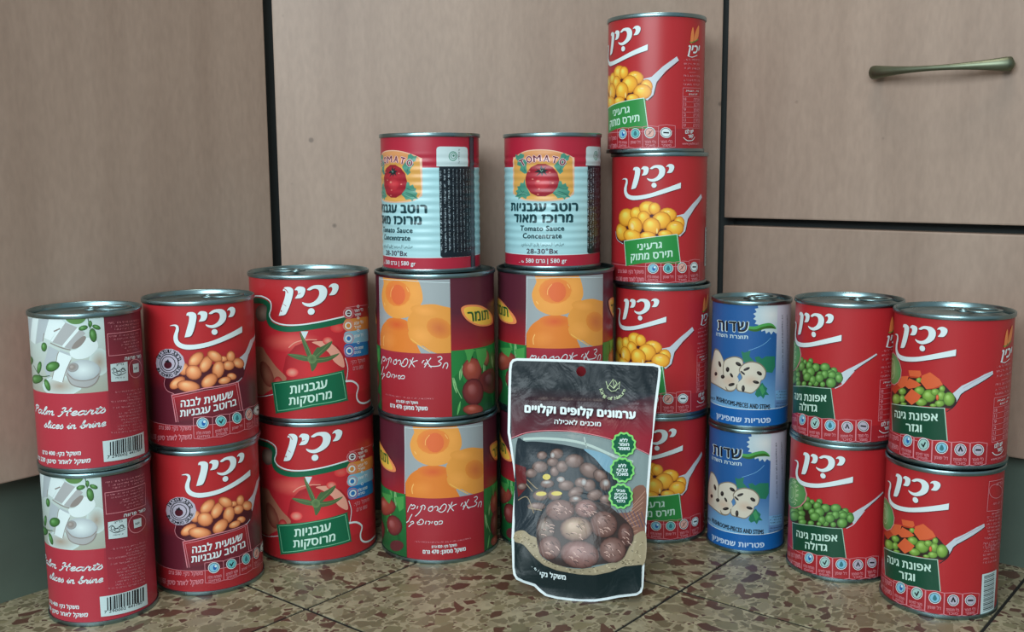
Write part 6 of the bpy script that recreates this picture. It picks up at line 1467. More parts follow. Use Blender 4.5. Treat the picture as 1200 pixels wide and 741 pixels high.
DESIGN['pouch']=[
['outline','P',None,'PO',[-1276,3728,-802,3726,-238,3714,429,3694,913,3681,1014,3647,1030,3571,1019,3432,962,2931,916,2478,874,1777,838,1169,825,757,806,243,783,164,709,114,439,70,280,29,99,-5,-143,-17,-470,5,-655,41,-749,102,-830,173,-992,216,-1108,261,-1157,334,-1174,434,-1212,870,-1214,1281,-1207,1531,-1205,1743,-1252,2008,-1297,2208,-1362,2505,-1376,2869,-1398,3534,-1387,3647,-1349,3705]],
['hole','P',None,'PO',[-154,3532,-159,3499,-175,3472,-200,3453,-229,3446,-259,3452,-285,3469,-303,3496,-310,3528,-305,3561,-289,3588,-264,3607,-235,3614,-205,3608,-179,3591,-161,3564]],
['print','W',None,['POD','POD'],[0,0,0,1],[-1273,3685,-802,3683,-239,3672,428,3652,910,3639,987,3616,990,3569,980,3436,922,2935,877,2480,835,1778,799,1170,787,757,768,244,753,185,700,149,432,106,273,65,96,32,-142,20,-465,42,-642,76,-724,132,-813,207,-980,252,-1084,291,-1120,347,-1135,438,-1172,872,-1174,1281,-1167,1530,-1164,1746,-1212,2015,-1257,2216,-1321,2509,-1335,2870,-1356,3533,-1347,3634,-1324,3670]],
['print','G',None,['POD','POD','POD2','POM','POM','POM2'],[-1351,3278,-168,3239,938,3189,905,2477,-229,2511,-1295,2437]],
['print','G',None,['POM2','POM','POM'],[-1307,2461,-230,2536,901,2484]],
['print','P',None,'POM',[-1299,2429,-231,2557,901,2484,867,2220,616,2317,322,2414,68,2481,-315,2534,-720,2543,-1062,2501]],
['picture','P',None,'PIC',[-1293,2401,-1061,2495,-720,2537,-315,2527,68,2474,322,2407,616,2321,859,2219,833,1771,818,1158,811,568,529,525,329,437,87,376,-157,375,-486,419,-694,490,-866,623,-1019,777,-1157,822,-1162,1533,-1177,1741]],
['picture','Q',None,'PAN',[-1213,2314,-1055,2361,-777,2359,-349,2298,76,2184,334,1899,383,1590,103,1251,-712,892,-919,863,-1153,955]],
['picture','S',None,'PIC2',2.09,0,[-1100,2403,-672,2416,-139,2347,328,2171,621,2096]],
['picture','S',None,'PIC2',0.84,0,[-143,2453,-95,2284,-119,2368]],
['picture','Q',None,'PICB',[-136,2262,202,2188,352,2046,355,1899,208,1936,36,2119]],
['picture','Q',None,'WOOD',[628,1681,823,1709,818,1158,794,955,523,824,350,1261,614,1352]],
['picture','L',None,'LAT',0.52,0,[265,1359,435,1102]],
['picture','L',None,'LAT2',0.52,0,[814,1667,633,1435]],
['picture','L',None,'LAT',0.52,0,[327,1358,486,1104]],
['picture','L',None,'LAT2',0.52,0,[799,1580,594,1362]],
['picture','L',None,'LAT',0.52,0,[388,1356,537,1106]],
['picture','L',None,'LAT2',0.52,0,[784,1494,554,1289]],
['picture','L',None,'LAT',0.52,0,[450,1354,588,1108]],
['picture','L',None,'LAT2',0.52,0,[769,1407,515,1216]],
['picture','L',None,'LAT',0.52,0,[512,1352,639,1110]],
['picture','L',None,'LAT2',0.52,0,[754,1321,475,1144]],
['picture','L',None,'LAT',0.52,0,[573,1351,690,1112]],
['picture','L',None,'LAT2',0.52,0,[739,1235,436,1071]],
['picture','L',None,'LAT',0.52,0,[635,1349,741,1114]],
['picture','L',None,'LAT2',0.52,0,[724,1150,397,999]],
['picture','L',None,'LAT',0.52,0,[696,1347,792,1116]],
['picture','L',None,'LAT2',0.52,0,[709,1064,358,927]],
['picture','L',None,'LAT',0.52,0,[757,1346,843,1118]],
['picture','L',None,'LAT2',0.52,0,[695,979,319,855]],
['picture','P',None,'REDD',[-1219,2015,-1035,1957,-1009,1643,-1139,1492,-1177,1741]],
['picture','E',None,'NU1','NU2',[-788,2145,85,3,3,-68]],
['picture','E',None,'NU1','NU2',[-556,2174,106,3,3,-85]],
['picture','E',None,'NU1','NU2',[-614,2045,95,3,3,-74]],
['picture','E',None,'NU1','NU2',[-812,1965,131,4,4,-95]],
['picture','E',None,'NU1','NU2',[-946,1865,95,3,3,-74]],
['picture','E',None,'NU1','NU2',[-577,1899,74,3,3,-84]],
['picture','E',None,'NU1','NU2',[-464,1976,95,3,4,-95]],
['picture','E',None,'NU1','NU2',[-277,2067,151,5,4,-110]],
['picture','E',None,'NU1','NU2',[-42,1928,154,-66,-45,-106]],
['picture','E',None,'NU1','NU2',[127,1850,98,-77,-58,-74]],
['picture','E',None,'NU1','NU2',[-390,1686,126,5,3,-83]],
['picture','E',None,'NU1','NU2',[-161,1736,104,4,3,-83]],
['picture','E',None,'NU1','NU2',[-35,1698,100,4,3,-100]],
['picture','E',None,'NU1','NU2',[204,1728,87,3,3,-99]],
['picture','E',None,'NU1','NU2',[-240,1587,115,59,38,-74]],
['picture','E',None,'NU1','NU2',[-782,1526,126,5,4,-83]],
['picture','E',None,'NU1','NU2',[-562,1534,115,4,3,-83]],
['picture','E',None,'NU1','NU2',[-685,1707,109,4,3,-67]],
['picture','E',None,'NU1','NU2',[53,1557,119,36,25,-83]],
['picture','E',None,'NU1','NU2',[220,1501,99,4,2,-70]],
['picture','E',None,'NU1','NU2',[-235,1463,104,4,3,-87]],
['picture','E',None,'NU1','NU2',[181,1397,124,5,2,-66]],
['picture','E',None,'NU1','NU2',[-1084,1661,74,3,3,-52]],
['picture','E',None,'NU1','NU2',[-837,1358,147,6,3,-62]],
['picture','E',None,'NUY','NUY',[-700,1811,63,2,2,-46]],
['picture','E',None,'NUY','NUY',[-773,1551,84,3,1,-33]],
['picture','E',None,'NUY','NUY',[-531,1560,84,3,1,-33]],
['picture','E',None,'PICL','NU1',[-120,1747,46,2,2,-58]],
['picture','E',None,'PICL','NU1',[-477,1777,63,2,2,-46]],
['picture','E',None,'PICL','NU1',[213,1749,52,2,2,-58]],
['picture','E',None,'PICL','NU1',[-619,2151,38,1,2,-51]],
['picture','E',None,'PICL','NU1',[-696,1727,74,3,1,-29]],
['picture','E',None,'PICL','NU1',[-236,1494,54,2,1,-33]],
['picture','S',None,'STR',0.73,0,[-1005,1769,-872,1648,-829,1628]],
['picture','S',None,'STR',0.73,0,[-1023,1705,-911,1584]],
['picture','S',None,'STR',0.73,0,[-1137,1450,-991,1497,-875,1253]],
['picture','S',None,'STR',0.73,0,[-962,1332,-751,1299]],
['picture','Q',None,'BUR',[-1164,954,-1030,991,-922,924,-794,858,-742,628,-489,499,-159,454,225,531,506,683,583,866,662,990,828,1037,811,568,529,525,329,437,87,376,-157,375,-486,419,-694,490,-866,622,-1019,777,-1157,822]],
['picture','L',None,'BUR2',0.52,0,[78,418,110,420]],
['picture','L',None,'BUR3',0.52,0,[-103,432,-77,439]],
['picture','L',None,'BUR2',0.52,0,[549,565,576,567]],
['picture','L',None,'BUR3',0.52,0,[480,564,510,566]],
['picture','L',None,'BUR2',0.52,0,[-849,623,-832,626]],
['picture','L',None,'BUR3',0.52,0,[-931,755,-911,767]],
['picture','L',None,'BUR2',0.52,0,[-1046,849,-1026,846]],
['picture','L',None,'BUR3',0.52,0,[373,498,399,486]],
['picture','L',None,'BUR2',0.52,0,[276,491,308,493]],
['picture','L',None,'BUR3',0.52,0,[701,763,722,755]],
['picture','L',None,'BUR2',0.52,0,[-829,763,-796,763]],
['picture','L',None,'BUR3',0.52,0,[196,430,220,439]],
['picture','L',None,'BUR2',0.52,0,[729,701,762,689]],
['picture','L',None,'BUR3',0.52,0,[-623,520,-598,508]],
['picture','L',None,'BUR2',0.52,0,[-485,484,-467,472]],
['picture','L',None,'BUR3',0.52,0,[531,560,556,560]],
['picture','L',None,'BUR2',0.52,0,[677,735,699,750]],
['picture','L',None,'BUR3',0.52,0,[484,591,514,597]],
['picture','L',None,'BUR2',0.52,0,[-673,531,-649,536]],
['picture','L',None,'BUR3',0.52,0,[-852,775,-829,762]],
['picture','L',None,'BUR2',0.52,0,[762,864,781,867]],
['picture','L',None,'BUR3',0.52,0,[-1114,877,-1088,864]],
['picture','L',None,'BUR2',0.52,0,[-1079,822,-1050,815]],
['picture','L',None,'BUR3',0.52,0,[-302,446,-272,439]],
['picture','L',None,'BUR2',0.52,0,[-112,386,-89,386]],
['picture','L',None,'BUR3',0.52,0,[-821,758,-801,756]],
['picture','L',None,'BUR2',0.52,0,[741,680,762,669]],
['picture','L',None,'BUR3',0.52,0,[-137,426,-121,423]],
['picture','L',None,'BUR2',0.52,0,[76,444,107,438]],
['picture','L',None,'BUR3',0.52,0,[-910,793,-879,800]],
['picture','L',None,'BUR2',0.52,0,[-352,443,-325,453]],
['picture','L',None,'BUR3',0.52,0,[580,573,597,570]],
['picture','L',None,'BUR2',0.52,0,[-947,778,-920,791]],
['picture','L',None,'BUR3',0.52,0,[-9,424,22,417]],
['picture','L',None,'BUR2',0.52,0,[458,588,484,598]],
['picture','L',None,'BUR3',0.52,0,[-525,505,-501,504]],
['picture','L',None,'BUR2',0.52,0,[-584,538,-564,541]],
['picture','L',None,'BUR3',0.52,0,[-654,530,-637,540]],
['picture','L',None,'BUR2',0.52,0,[-714,560,-692,575]],
['picture','L',None,'BUR3',0.52,0,[598,598,622,593]],
['picture','L',None,'BUR2',0.52,0,[-1183,863,-1161,858]],
['picture','L',None,'BUR3',0.52,0,[49,474,80,487]],
['picture','L',None,'BUR2',0.52,0,[-1077,927,-1059,925]],
['picture','L',None,'BUR3',0.52,0,[339,480,366,482]],
['picture','L',None,'BUR2',0.52,0,[198,433,221,438]],
['picture','L',None,'BUR3',0.52,0,[-724,617,-693,607]],
['picture','L',None,'BUR2',0.52,0,[-974,874,-952,884]],
['picture','L',None,'BUR3',0.52,0,[486,560,507,571]],
['picture','L',None,'BUR2',0.52,0,[-810,608,-786,602]],
['picture','L',None,'BUR3',0.52,0,[-845,628,-824,618]],
['picture','L',None,'BUR2',0.52,0,[641,559,658,563]],
['picture','L',None,'BUR3',0.52,0,[709,598,740,596]],
['picture','L',None,'BUR2',0.52,0,[250,532,273,520]],
['picture','L',None,'BUR3',0.52,0,[621,763,649,751]],
['picture','L',None,'BUR2',0.52,0,[-1066,830,-1042,840]],
['picture','L',None,'BUR3',0.52,0,[522,608,546,615]],
['picture','L',None,'BUR2',0.52,0,[60,464,84,461]],
['picture','L',None,'BUR3',0.52,0,[-600,543,-578,549]],
['picture','L',None,'BUR2',0.52,0,[387,478,414,480]],
['picture','L',None,'BUR3',0.52,0,[-1182,878,-1161,869]],
['picture','L',None,'BUR2',0.52,0,[-1077,908,-1043,896]],
['picture','L',None,'BUR3',0.52,0,[-948,849,-925,863]],
['picture','L',None,'BUR2',0.52,0,[181,441,198,438]],
['picture','L',None,'BUR3',0.52,0,[-854,627,-833,636]],
['picture','L',None,'BUR2',0.52,0,[522,585,543,589]],
['picture','L',None,'BUR3',0.52,0,[634,613,665,622]],
['picture','L',None,'BUR2',0.52,0,[662,889,694,894]],
['picture','L',None,'BUR3',0.52,0,[-682,553,-652,557]],
['picture','L',None,'BUR2',0.52,0,[-313,398,-286,399]],
['picture','L',None,'BUR3',0.52,0,[323,477,353,486]],
['picture','L',None,'BUR2',0.52,0,[654,885,686,885]],
['picture','L',None,'BUR3',0.52,0,[-224,416,-201,410]],
['picture','L',None,'BUR2',0.52,0,[504,602,521,614]],
['picture','L',None,'BUR3',0.52,0,[-443,498,-417,503]],
['picture','L',None,'BUR2',0.52,0,[-1144,908,-1122,917]],
['picture','L',None,'BUR3',0.52,0,[376,488,403,481]],
['picture','L',None,'BUR2',0.52,0,[-429,485,-403,486]],
['picture','L',None,'BUR3',0.52,0,[-632,558,-616,571]],
['picture','L',None,'BUR2',0.52,0,[251,503,282,515]],
['picture','L',None,'BUR3',0.52,0,[-852,766,-824,767]],
['picture','L',None,'BUR2',0.52,0,[570,616,599,619]],
['picture','L',None,'BUR3',0.52,0,[559,612,590,604]],
['picture','L',None,'BUR2',0.52,0,[-1001,869,-980,858]],
['picture','L',None,'BUR3',0.52,0,[773,885,792,891]],
['picture','L',None,'BUR2',0.52,0,[-620,536,-589,544]],
['picture','L',None,'BUR3',0.52,0,[-524,454,-502,452]],
['picture','L',None,'BUR2',0.52,0,[379,498,397,507]],
['picture','L',None,'BUR3',0.52,0,[551,771,573,780]],
['picture','L',None,'BUR2',0.52,0,[-691,533,-665,527]],
['picture','L',None,'BUR3',0.52,0,[-236,411,-211,404]],
['picture','L',None,'BUR2',0.52,0,[605,575,629,585]],
['picture','L',None,'BUR3',0.52,0,[-862,772,-830,777]],
['picture','L',None,'BUR2',0.52,0,[-854,636,-834,623]],
['picture','L',None,'BUR3',0.52,0,[-1012,879,-982,870]],
['picture','L',None,'BUR2',0.52,0,[-302,396,-278,394]],
['picture','L',None,'BUR3',0.52,0,[694,742,719,730]],
['picture','L',None,'BUR2',0.52,0,[-815,758,-783,770]],
['picture','L',None,'BUR3',0.52,0,[106,435,131,444]],
['picture','L',None,'BUR2',0.52,0,[-671,540,-652,552]],
['picture','L',None,'BUR3',0.52,0,[-301,432,-269,428]],
['picture','L',None,'BUR2',0.52,0,[-737,650,-705,651]],
['picture','L',None,'BUR3',0.52,0,[521,562,548,553]],
['picture','L',None,'BUR2',0.52,0,[-820,736,-798,750]],
['picture','L',None,'BUR3',0.52,0,[500,578,525,581]],
['picture','L',None,'BUR2',0.52,0,[736,845,761,855]],
['picture','L',None,'BUR3',0.52,0,[-563,503,-545,509]],
['picture','L',None,'BUR2',0.52,0,[-922,756,-894,755]],
['picture','L',None,'BUR3',0.52,0,[-1061,825,-1038,813]],
['picture','L',None,'BUR2',0.52,0,[591,591,619,595]],
['picture','L',None,'BUR3',0.52,0,[-871,744,-852,749]],
['picture','Q',None,'NSH',[-787,1175,-525,1391,97,1455,431,1284,640,1049,565,765,447,601,124,527,-160,464,-489,499,-721,629,-816,888]],
['picture','E',None,'NB1','NB2',[-469,1310,225,9,6,-160]],
['picture','S',None,'NB7',0.42,0,[-495,1369,-454,1375,-412,1360]],
['picture','S',None,'NB5',0.42,0,[-546,1394,-521,1396,-496,1377]],
['picture','S',None,'NB7',0.42,0,[-332,1298,-313,1296,-293,1274]],
['picture','S',None,'NB5',0.42,0,[-560,1324,-531,1325,-501,1306]],
['picture','S',None,'NB7',0.42,0,[-507,1423,-480,1401,-453,1359]],
['picture','S',None,'NB5',0.42,0,[-522,1268,-506,1262,-489,1235]],
['picture','S',None,'NB7',0.42,0,[-525,1333,-496,1330,-467,1307]],
['picture','S',None,'NB5',0.42,0,[-531,1214,-502,1201,-472,1167]],
['picture','S',None,'NB7',0.42,0,[-396,1289,-381,1280,-366,1251]],
['picture','S',None,'NB5',0.42,0,[-459,1275,-442,1283,-424,1271]],
['picture','S',None,'NB7',0.42,0,[-528,1302,-508,1307,-487,1292]],
['picture','S',None,'NB5',0.42,0,[-576,1331,-566,1330,-554,1308]],
['picture','S',None,'NB7',0.42,0,[-503,1253,-481,1261,-459,1249]],
['picture','S',None,'NB5',0.42,0,[-447,1379,-421,1373,-394,1347]],
['picture','S',None,'NB7',0.42,0,[-402,1342,-384,1340,-364,1316]],
['picture','E',None,'NB3','NB2',[-76,1346,170,7,4,-139]],
['picture','S',None,'NB7',0.42,0,[-95,1263,-81,1267,-66,1250]],
['picture','S',None,'NB5',0.42,0,[-11,1270,16,1254,43,1218]],
['picture','S',None,'NB7',0.42,0,[-191,1335,-169,1339,-147,1322]],
['picture','S',None,'NB5',0.42,0,[-121,1321,-96,1319,-70,1297]],
['picture','S',None,'NB7',0.42,0,[-121,1335,-99,1338,-76,1319]],
['picture','S',None,'NB5',0.42,0,[-72,1407,-43,1413,-14,1398]],
['picture','S',None,'NB7',0.42,0,[-51,1275,-25,1263,1,1231]],
['picture','S',None,'NB5',0.42,0,[-143,1307,-116,1299,-89,1272]],
['picture','S',None,'NB7',0.42,0,[6,1299,47,1305,90,1291]],
['picture','S',None,'NB5',0.42,0,[-119,1403,-82,1396,-44,1368]],
['picture','S',None,'NB7',0.42,0,[-73,1303,-35,1296,4,1269]],
['picture','S',None,'NB5',0.42,0,[-102,1298,-78,1295,-52,1271]],
['picture','S',None,'NB7',0.42,0,[-41,1389,-4,1392,34,1374]],
['picture','S',None,'NB5',0.42,0,[-123,1381,-84,1380,-45,1359]],
['picture','S',None,'NB7',0.42,0,[15,1277,30,1277,44,1257]],
['picture','E',None,'NB4','NB5',[-676,1015,141,6,8,-183]],
['picture','S',None,'NB7',0.42,0,[-620,1083,-580,1085,-539,1067]],
['picture','S',None,'NB5',0.42,0,[-743,1015,-725,1006,-705,978]],
['picture','S',None,'NB7',0.42,0,[-617,999,-602,993,-587,967]],
['picture','S',None,'NB5',0.42,0,[-719,1002,-699,1006,-678,990]],
['picture','S',None,'NB7',0.42,0,[-717,1008,-694,1015,-671,1002]],
['picture','S',None,'NB5',0.42,0,[-602,1049,-580,1051,-557,1034]],
['picture','S',None,'NB7',0.42,0,[-701,1119,-679,1124,-657,1109]],
['picture','S',None,'NB5',0.42,0,[-630,1011,-614,1017,-598,1003]],
['picture','S',None,'NB7',0.42,0,[-678,1075,-650,1074,-622,1053]],
['picture','S',None,'NB5',0.42,0,[-648,1005,-637,1004,-626,983]],
['picture','S',None,'NB7',0.42,0,[-617,1034,-584,1042,-550,1029]],
['picture','S',None,'NB5',0.42,0,[-689,1120,-663,1126,-635,1112]],
['picture','S',None,'NB7',0.42,0,[-743,934,-701,934,-659,914]],
['picture','S',None,'NB5',0.42,0,[-618,1003,-589,1009,-559,995]],
['picture','S',None,'NB7',0.42,0,[-613,987,-580,991,-547,974]],
['picture','E',None,'NB2','NB5',[530,984,122,5,4,-185]],
['picture','S',None,'NB7',0.42,0,[485,946,503,946,522,926]],
['picture','S',None,'NB5',0.42,0,[574,1072,605,1066,636,1039]],
['picture','S',None,'NB7',0.42,0,[510,1028,538,1029,567,1009]],
['picture','S',None,'NB5',0.42,0,[583,948,594,947,606,926]],
['picture','S',None,'NB7',0.42,0,[476,892,499,871,523,830]],
['picture','S',None,'NB5',0.42,0,[460,913,490,915,520,897]],
['picture','S',None,'NB7',0.42,0,[483,1025,513,1032,543,1020]],
['picture','S',None,'NB5',0.42,0,[578,1059,597,1048,616,1016]],
['picture','S',None,'NB7',0.42,0,[559,1012,572,1007,585,982]],
['picture','S',None,'NB5',0.42,0,[532,945,548,948,564,931]],
['picture','S',None,'NB7',0.42,0,[552,890,569,893,585,875]],
['picture','S',None,'NB5',0.42,0,[558,972,595,969,634,946]],
['picture','S',None,'NB7',0.42,0,[570,869,599,861,628,834]],
['picture','S',None,'NB5',0.42,0,[461,1032,499,1030,537,1008]],
['picture','S',None,'NB7',0.42,0,[536,947,558,942,580,916]],
['picture','E',None,'NB1','NB2',[-602,745,176,8,7,-177]],
['picture','S',None,'NB7',0.42,0,[-507,753,-481,740,-455,706]],
['picture','S',None,'NB5',0.42,0,[-606,808,-571,808,-535,787]],
['picture','S',None,'NB7',0.42,0,[-587,692,-564,696,-540,679]],
['picture','S',None,'NB5',0.42,0,[-669,799,-656,797,-641,775]],
['picture','S',None,'NB7',0.42,0,[-635,806,-618,805,-600,784]],
['picture','S',None,'NB5',0.42,0,[-572,704,-552,707,-532,689]],
['picture','S',None,'NB7',0.42,0,[-641,729,-627,732,-612,716]],
['picture','S',None,'NB5',0.42,0,[-628,687,-604,683,-579,660]],
['picture','S',None,'NB7',0.42,0,[-520,771,-493,758,-465,724]],
['picture','S',None,'NB5',0.42,0,[-526,835,-501,823,-475,791]],
['picture','S',None,'NB7',0.42,0,[-674,670,-635,662,-595,635]],
['picture','S',None,'NB5',0.42,0,[-586,838,-564,822,-540,787]],
['picture','S',None,'NB7',0.42,0,[-651,675,-624,678,-597,662]],
['picture','S',None,'NB5',0.42,0,[-565,660,-536,645,-507,610]],
['picture','S',None,'NB7',0.42,0,[-613,663,-596,664,-578,644]],
['picture','E',None,'NB1','NB2',[199,1122,195,-62,-64,-189]],
['picture','S',None,'NB7',0.42,0,[208,1032,232,1031,257,1009]],
['picture','S',None,'NB5',0.42,0,[164,1200,200,1199,237,1177]],
['picture','S',None,'NB7',0.42,0,[250,1082,277,1070,304,1037]],
['picture','S',None,'NB5',0.42,0,[180,1041,202,1050,224,1038]],
['picture','S',None,'NB7',0.42,0,[108,1167,126,1158,145,1128]],
['picture','S',None,'NB5',0.42,0,[252,1189,274,1192,297,1175]],
['picture','S',None,'NB7',0.42,0,[201,1067,241,1071,282,1055]],
['picture','S',None,'NB5',0.42,0,[317,1136,339,1137,361,1118]],
['picture','S',None,'NB7',0.42,0,[150,1011,176,1005,202,978]],
['picture','S',None,'NB5',0.42,0,[186,1248,214,1256,242,1244]],
['picture','S',None,'NB7',0.42,0,[258,1249,276,1255,296,1240]],
['picture','S',None,'NB5',0.42,0,[335,1086,360,1085,384,1064]],
['picture','S',None,'NB7',0.42,0,[159,1049,179,1037,199,1005]],
['picture','S',None,'NB5',0.42,0,[205,1175,232,1165,258,1135]],
['picture','S',None,'NB7',0.42,0,[137,1053,148,1052,159,1030]],
['picture','E',None,'NB6','NB2',[-210,1035,252,10,6,-187]],
['picture','S',None,'NB7',0.42,0,[-168,952,-150,948,-132,923]],
['picture','S',None,'NB5',0.42,0,[-180,1077,-151,1063,-121,1028]],
['picture','S',None,'NB7',0.42,0,[-162,957,-146,962,-129,947]],
['picture','S',None,'NB5',0.42,0,[-208,1104,-177,1100,-144,1075]],
['picture','S',None,'NB7',0.42,0,[-272,979,-233,979,-194,959]],
['picture','S',None,'NB5',0.42,0,[-125,1160,-102,1153,-79,1125]],
['picture','S',None,'NB7',0.42,0,[-223,1098,-204,1107,-185,1096]],
['picture','S',None,'NB5',0.42,0,[-294,965,-272,970,-250,954]],
['picture','S',None,'NB7',0.42,0,[-154,1031,-138,1027,-122,1003]],
['picture','S',None,'NB5',0.42,0,[-149,1111,-114,1116,-79,1102]],
['picture','S',None,'NB7',0.42,0,[-121,1072,-102,1072,-83,1051]],
['picture','S',None,'NB5',0.42,0,[-368,957,-336,958,-303,939]],
['picture','S',None,'NB7',0.42,0,[-290,1118,-275,1113,-259,1088]],
['picture','S',None,'NB5',0.42,0,[-211,1075,-191,1071,-171,1047]],
['picture','S',None,'NB7',0.42,0,[-168,915,-138,905,-108,875]],
['picture','E',None,'NB1','NB2',[342,752,199,9,5,-190]],
['picture','S',None,'NB7',0.42,0,[282,785,316,775,350,744]],
['picture','S',None,'NB5',0.42,0,[437,698,453,693,470,669]],
['picture','S',None,'NB7',0.42,0,[264,813,290,813,316,793]],
['picture','S',None,'NB5',0.42,0,[314,679,350,683,387,667]],
['picture','S',None,'NB7',0.42,0,[215,710,241,710,267,690]],
['picture','S',None,'NB5',0.42,0,[270,825,293,832,317,820]],
['picture','S',None,'NB7',0.42,0,[246,662,274,660,301,639]],
['picture','S',None,'NB5',0.42,0,[419,856,439,840,460,804]],
['picture','S',None,'NB7',0.42,0,[240,720,259,722,279,705]],
['picture','S',None,'NB5',0.42,0,[390,754,416,756,441,738]],
['picture','S',None,'NB7',0.42,0,[332,689,346,685,361,661]],
['picture','S',None,'NB5',0.42,0,[214,810,244,800,275,769]],
['picture','S',None,'NB7',0.42,0,[418,755,440,743,462,711]],
['picture','S',None,'NB5',0.42,0,[304,780,317,775,331,750]],
['picture','S',None,'NB7',0.42,0,[282,687,293,687,305,666]],
['picture','E',None,'NB3','NB2',[-146,664,295,-27,-22,-203]],
['picture','S',None,'NB7',0.42,0,[-221,578,-199,578,-177,558]],
['picture','S',None,'NB5',0.42,0,[-235,550,-195,551,-154,533]],
['picture','S',None,'NB7',0.42,0,[-138,760,-112,769,-86,757]],
['picture','S',None,'NB5',0.42,0,[-81,522,-53,508,-24,475]],
['picture','S',None,'NB7',0.42,0,[-94,705,-71,709,-48,694]],
['picture','S',None,'NB5',0.42,0,[-68,573,-36,574,-3,556]],
['picture','S',None,'NB7',0.42,0,[-238,669,-222,669,-206,649]],
['picture','S',None,'NB5',0.42,0,[-236,560,-211,542,-186,504]],
['picture','S',None,'NB7',0.42,0,[-305,625,-273,610,-241,575]],
['picture','S',None,'NB5',0.42,0,[24,688,63,690,102,672]],
['picture','S',None,'NB7',0.42,0,[-283,615,-263,619,-242,602]],
['picture','S',None,'NB5',0.42,0,[-186,737,-153,723,-118,689]],
['picture','S',None,'NB7',0.42,0,[-252,694,-229,689,-206,664]],
['picture','S',None,'NB5',0.42,0,[5,685,42,674,79,643]],
['picture','S',None,'NB7',0.42,0,[-203,635,-179,636,-154,617]],
['print','P',None,'POG',[-1157,816,-1019,773,-866,618,-694,486,-486,415,-157,371,88,372,329,433,529,521,779,562,776,242,707,151,438,112,97,37,-145,21,-471,41,-635,72,-743,199,-806,216,-993,253,-1099,311,-1137,430]],
['print','S',None,'PINK',0.52,0,[-1298,2406,-1062,2499,-720,2541,-315,2531,68,2478,322,2412,616,2325,863,2224]],
['lettering','T',None,'WH','משקל נקי',0.04,[-739,324,389,-37,-2,59]],
['lettering','X',None,'WH',2.2,[-875,457,114,-95]],
['lettering','T',None,'WH','ערמונים קלופים וקלויים',0.07,[-1095,2837,1735,-61,-4,108]],
['lettering','T',None,'WH','מוכנים לאכילה',0.03,[-614,2651,724,-18,-2,65]],
['emblem','L',None,'GOLD',0.52,0,[171,3368,189,3302,206,3255,260,3206,324,3218,361,3258]],
['emblem','L',None,'GOLD',0.52,0,[376,3245,388,3362,301,3257,281,3403,205,3281,191,3254]],
['emblem','L',None,'GOLD',0.52,0,[236,3304,291,3257,342,3339,302,3393]],
['emblem','T',None,'GOLD','K',0.01,[67,3232,17,-43,50,20]],
['emblem','T',None,'GOLD','i',0.01,[82,3192,24,-39,45,29]],
['emblem','T',None,'GOLD','n',0.01,[103,3155,31,-34,39,37]],
['emblem','T',None,'GOLD','g',0.01,[131,3123,37,-27,31,44]],
['emblem','T',None,'GOLD','o',0.01,[199,3079,44,-12,13,53]],
['emblem','T',None,'GOLD','f',0.01,[238,3068,45,-3,4,54]],
['emblem','T',None,'GOLD','N',0.01,[318,3069,43,14,-16,52]],
['emblem','T',None,'GOLD','a',0.01,[357,3082,40,22,-25,48]],
['emblem','T',None,'GOLD','t',0.01,[392,3102,35,29,-33,42]],
['emblem','T',None,'GOLD','u',0.01,[424,3128,29,35,-40,35]],
['emblem','T',None,'GOLD','r',0.01,[450,3161,22,40,-46,27]],
['emblem','T',None,'GOLD','e',0.01,[470,3198,14,44,-50,17]],
['badge','Q',None,'BG1',[649,2360,662,2308,627,2267,614,2215,565,2198,528,2160,478,2170,428,2157,390,2192,340,2206,324,2258,287,2296,298,2349,285,2402,320,2443,333,2495,382,2513,419,2551,470,2540,520,2554,558,2518,608,2503,624,2452,660,2413]],
['badge','Q',None,'BG2',[620,2359,634,2315,602,2282,593,2236,550,2224,520,2189,477,2201,435,2186,404,2219,360,2229,349,2274,315,2305,328,2350,313,2395,345,2428,354,2474,398,2486,427,2521,471,2509,513,2524,544,2491,588,2481,599,2436,632,2404]],
['badge','T',None,'WH','ללא',0.05,[414,2393,117,4,-1,43]],
['badge','T',None,'WH','חומר',0.05,[395,2329,159,5,-1,43]],
['badge','T',None,'WH','משמר',0.05,[388,2265,175,6,-1,43]],
['badge','Q',None,'BG1',[634,1961,647,1909,612,1869,599,1818,550,1801,514,1763,464,1773,414,1760,376,1794,327,1808,311,1859,274,1897,285,1949,272,2001,306,2041,320,2093,369,2111,405,2149,456,2138,505,2152,543,2116,593,2102,609,2051,645,2013]],
['badge','Q',None,'BG2',[605,1960,618,1916,587,1883,578,1839,535,1826,505,1792,463,1803,421,1789,390,1821,347,1830,336,1875,302,1905,314,1950,300,1994,332,2027,341,2072,384,2085,413,2119,456,2108,499,2122,529,2090,573,2080,584,2035,617,2005]],
['badge','T',None,'WH','ללא',0.05,[401,1993,116,4,-1,43]],
['badge','T',None,'WH','צבעי',0.05,[381,1929,158,5,-1,43]],
['badge','T',None,'WH','מאכל',0.05,[374,1867,174,6,-1,42]],
['badge','Q',None,'BG1',[618,1563,631,1513,597,1473,584,1422,535,1405,499,1368,450,1378,400,1364,363,1398,314,1412,298,1461,262,1499,272,1550,259,1601,293,1641,307,1693,355,1710,392,1747,442,1737,491,1751,529,1716,578,1702,594,1652,629,1615]],
['badge','Q',None,'BG2',[590,1562,603,1519,572,1487,563,1442,520,1430,491,1396,449,1407,407,1393,377,1425,333,1434,323,1477,289,1507,301,1552,287,1595,319,1627,328,1672,370,1684,400,1719,442,1707,484,1722,515,1690,558,1680,569,1637,602,1606]],
['badge','T',None,'WH','מכיל',0.05,[382,1614,124,5,-1,35]],
['badge','T',None,'WH','רכיבים',0.05,[359,1562,173,6,-1,35]],
['badge','T',None,'WH','טבעיים',0.05,[352,1510,189,7,-1,35]],
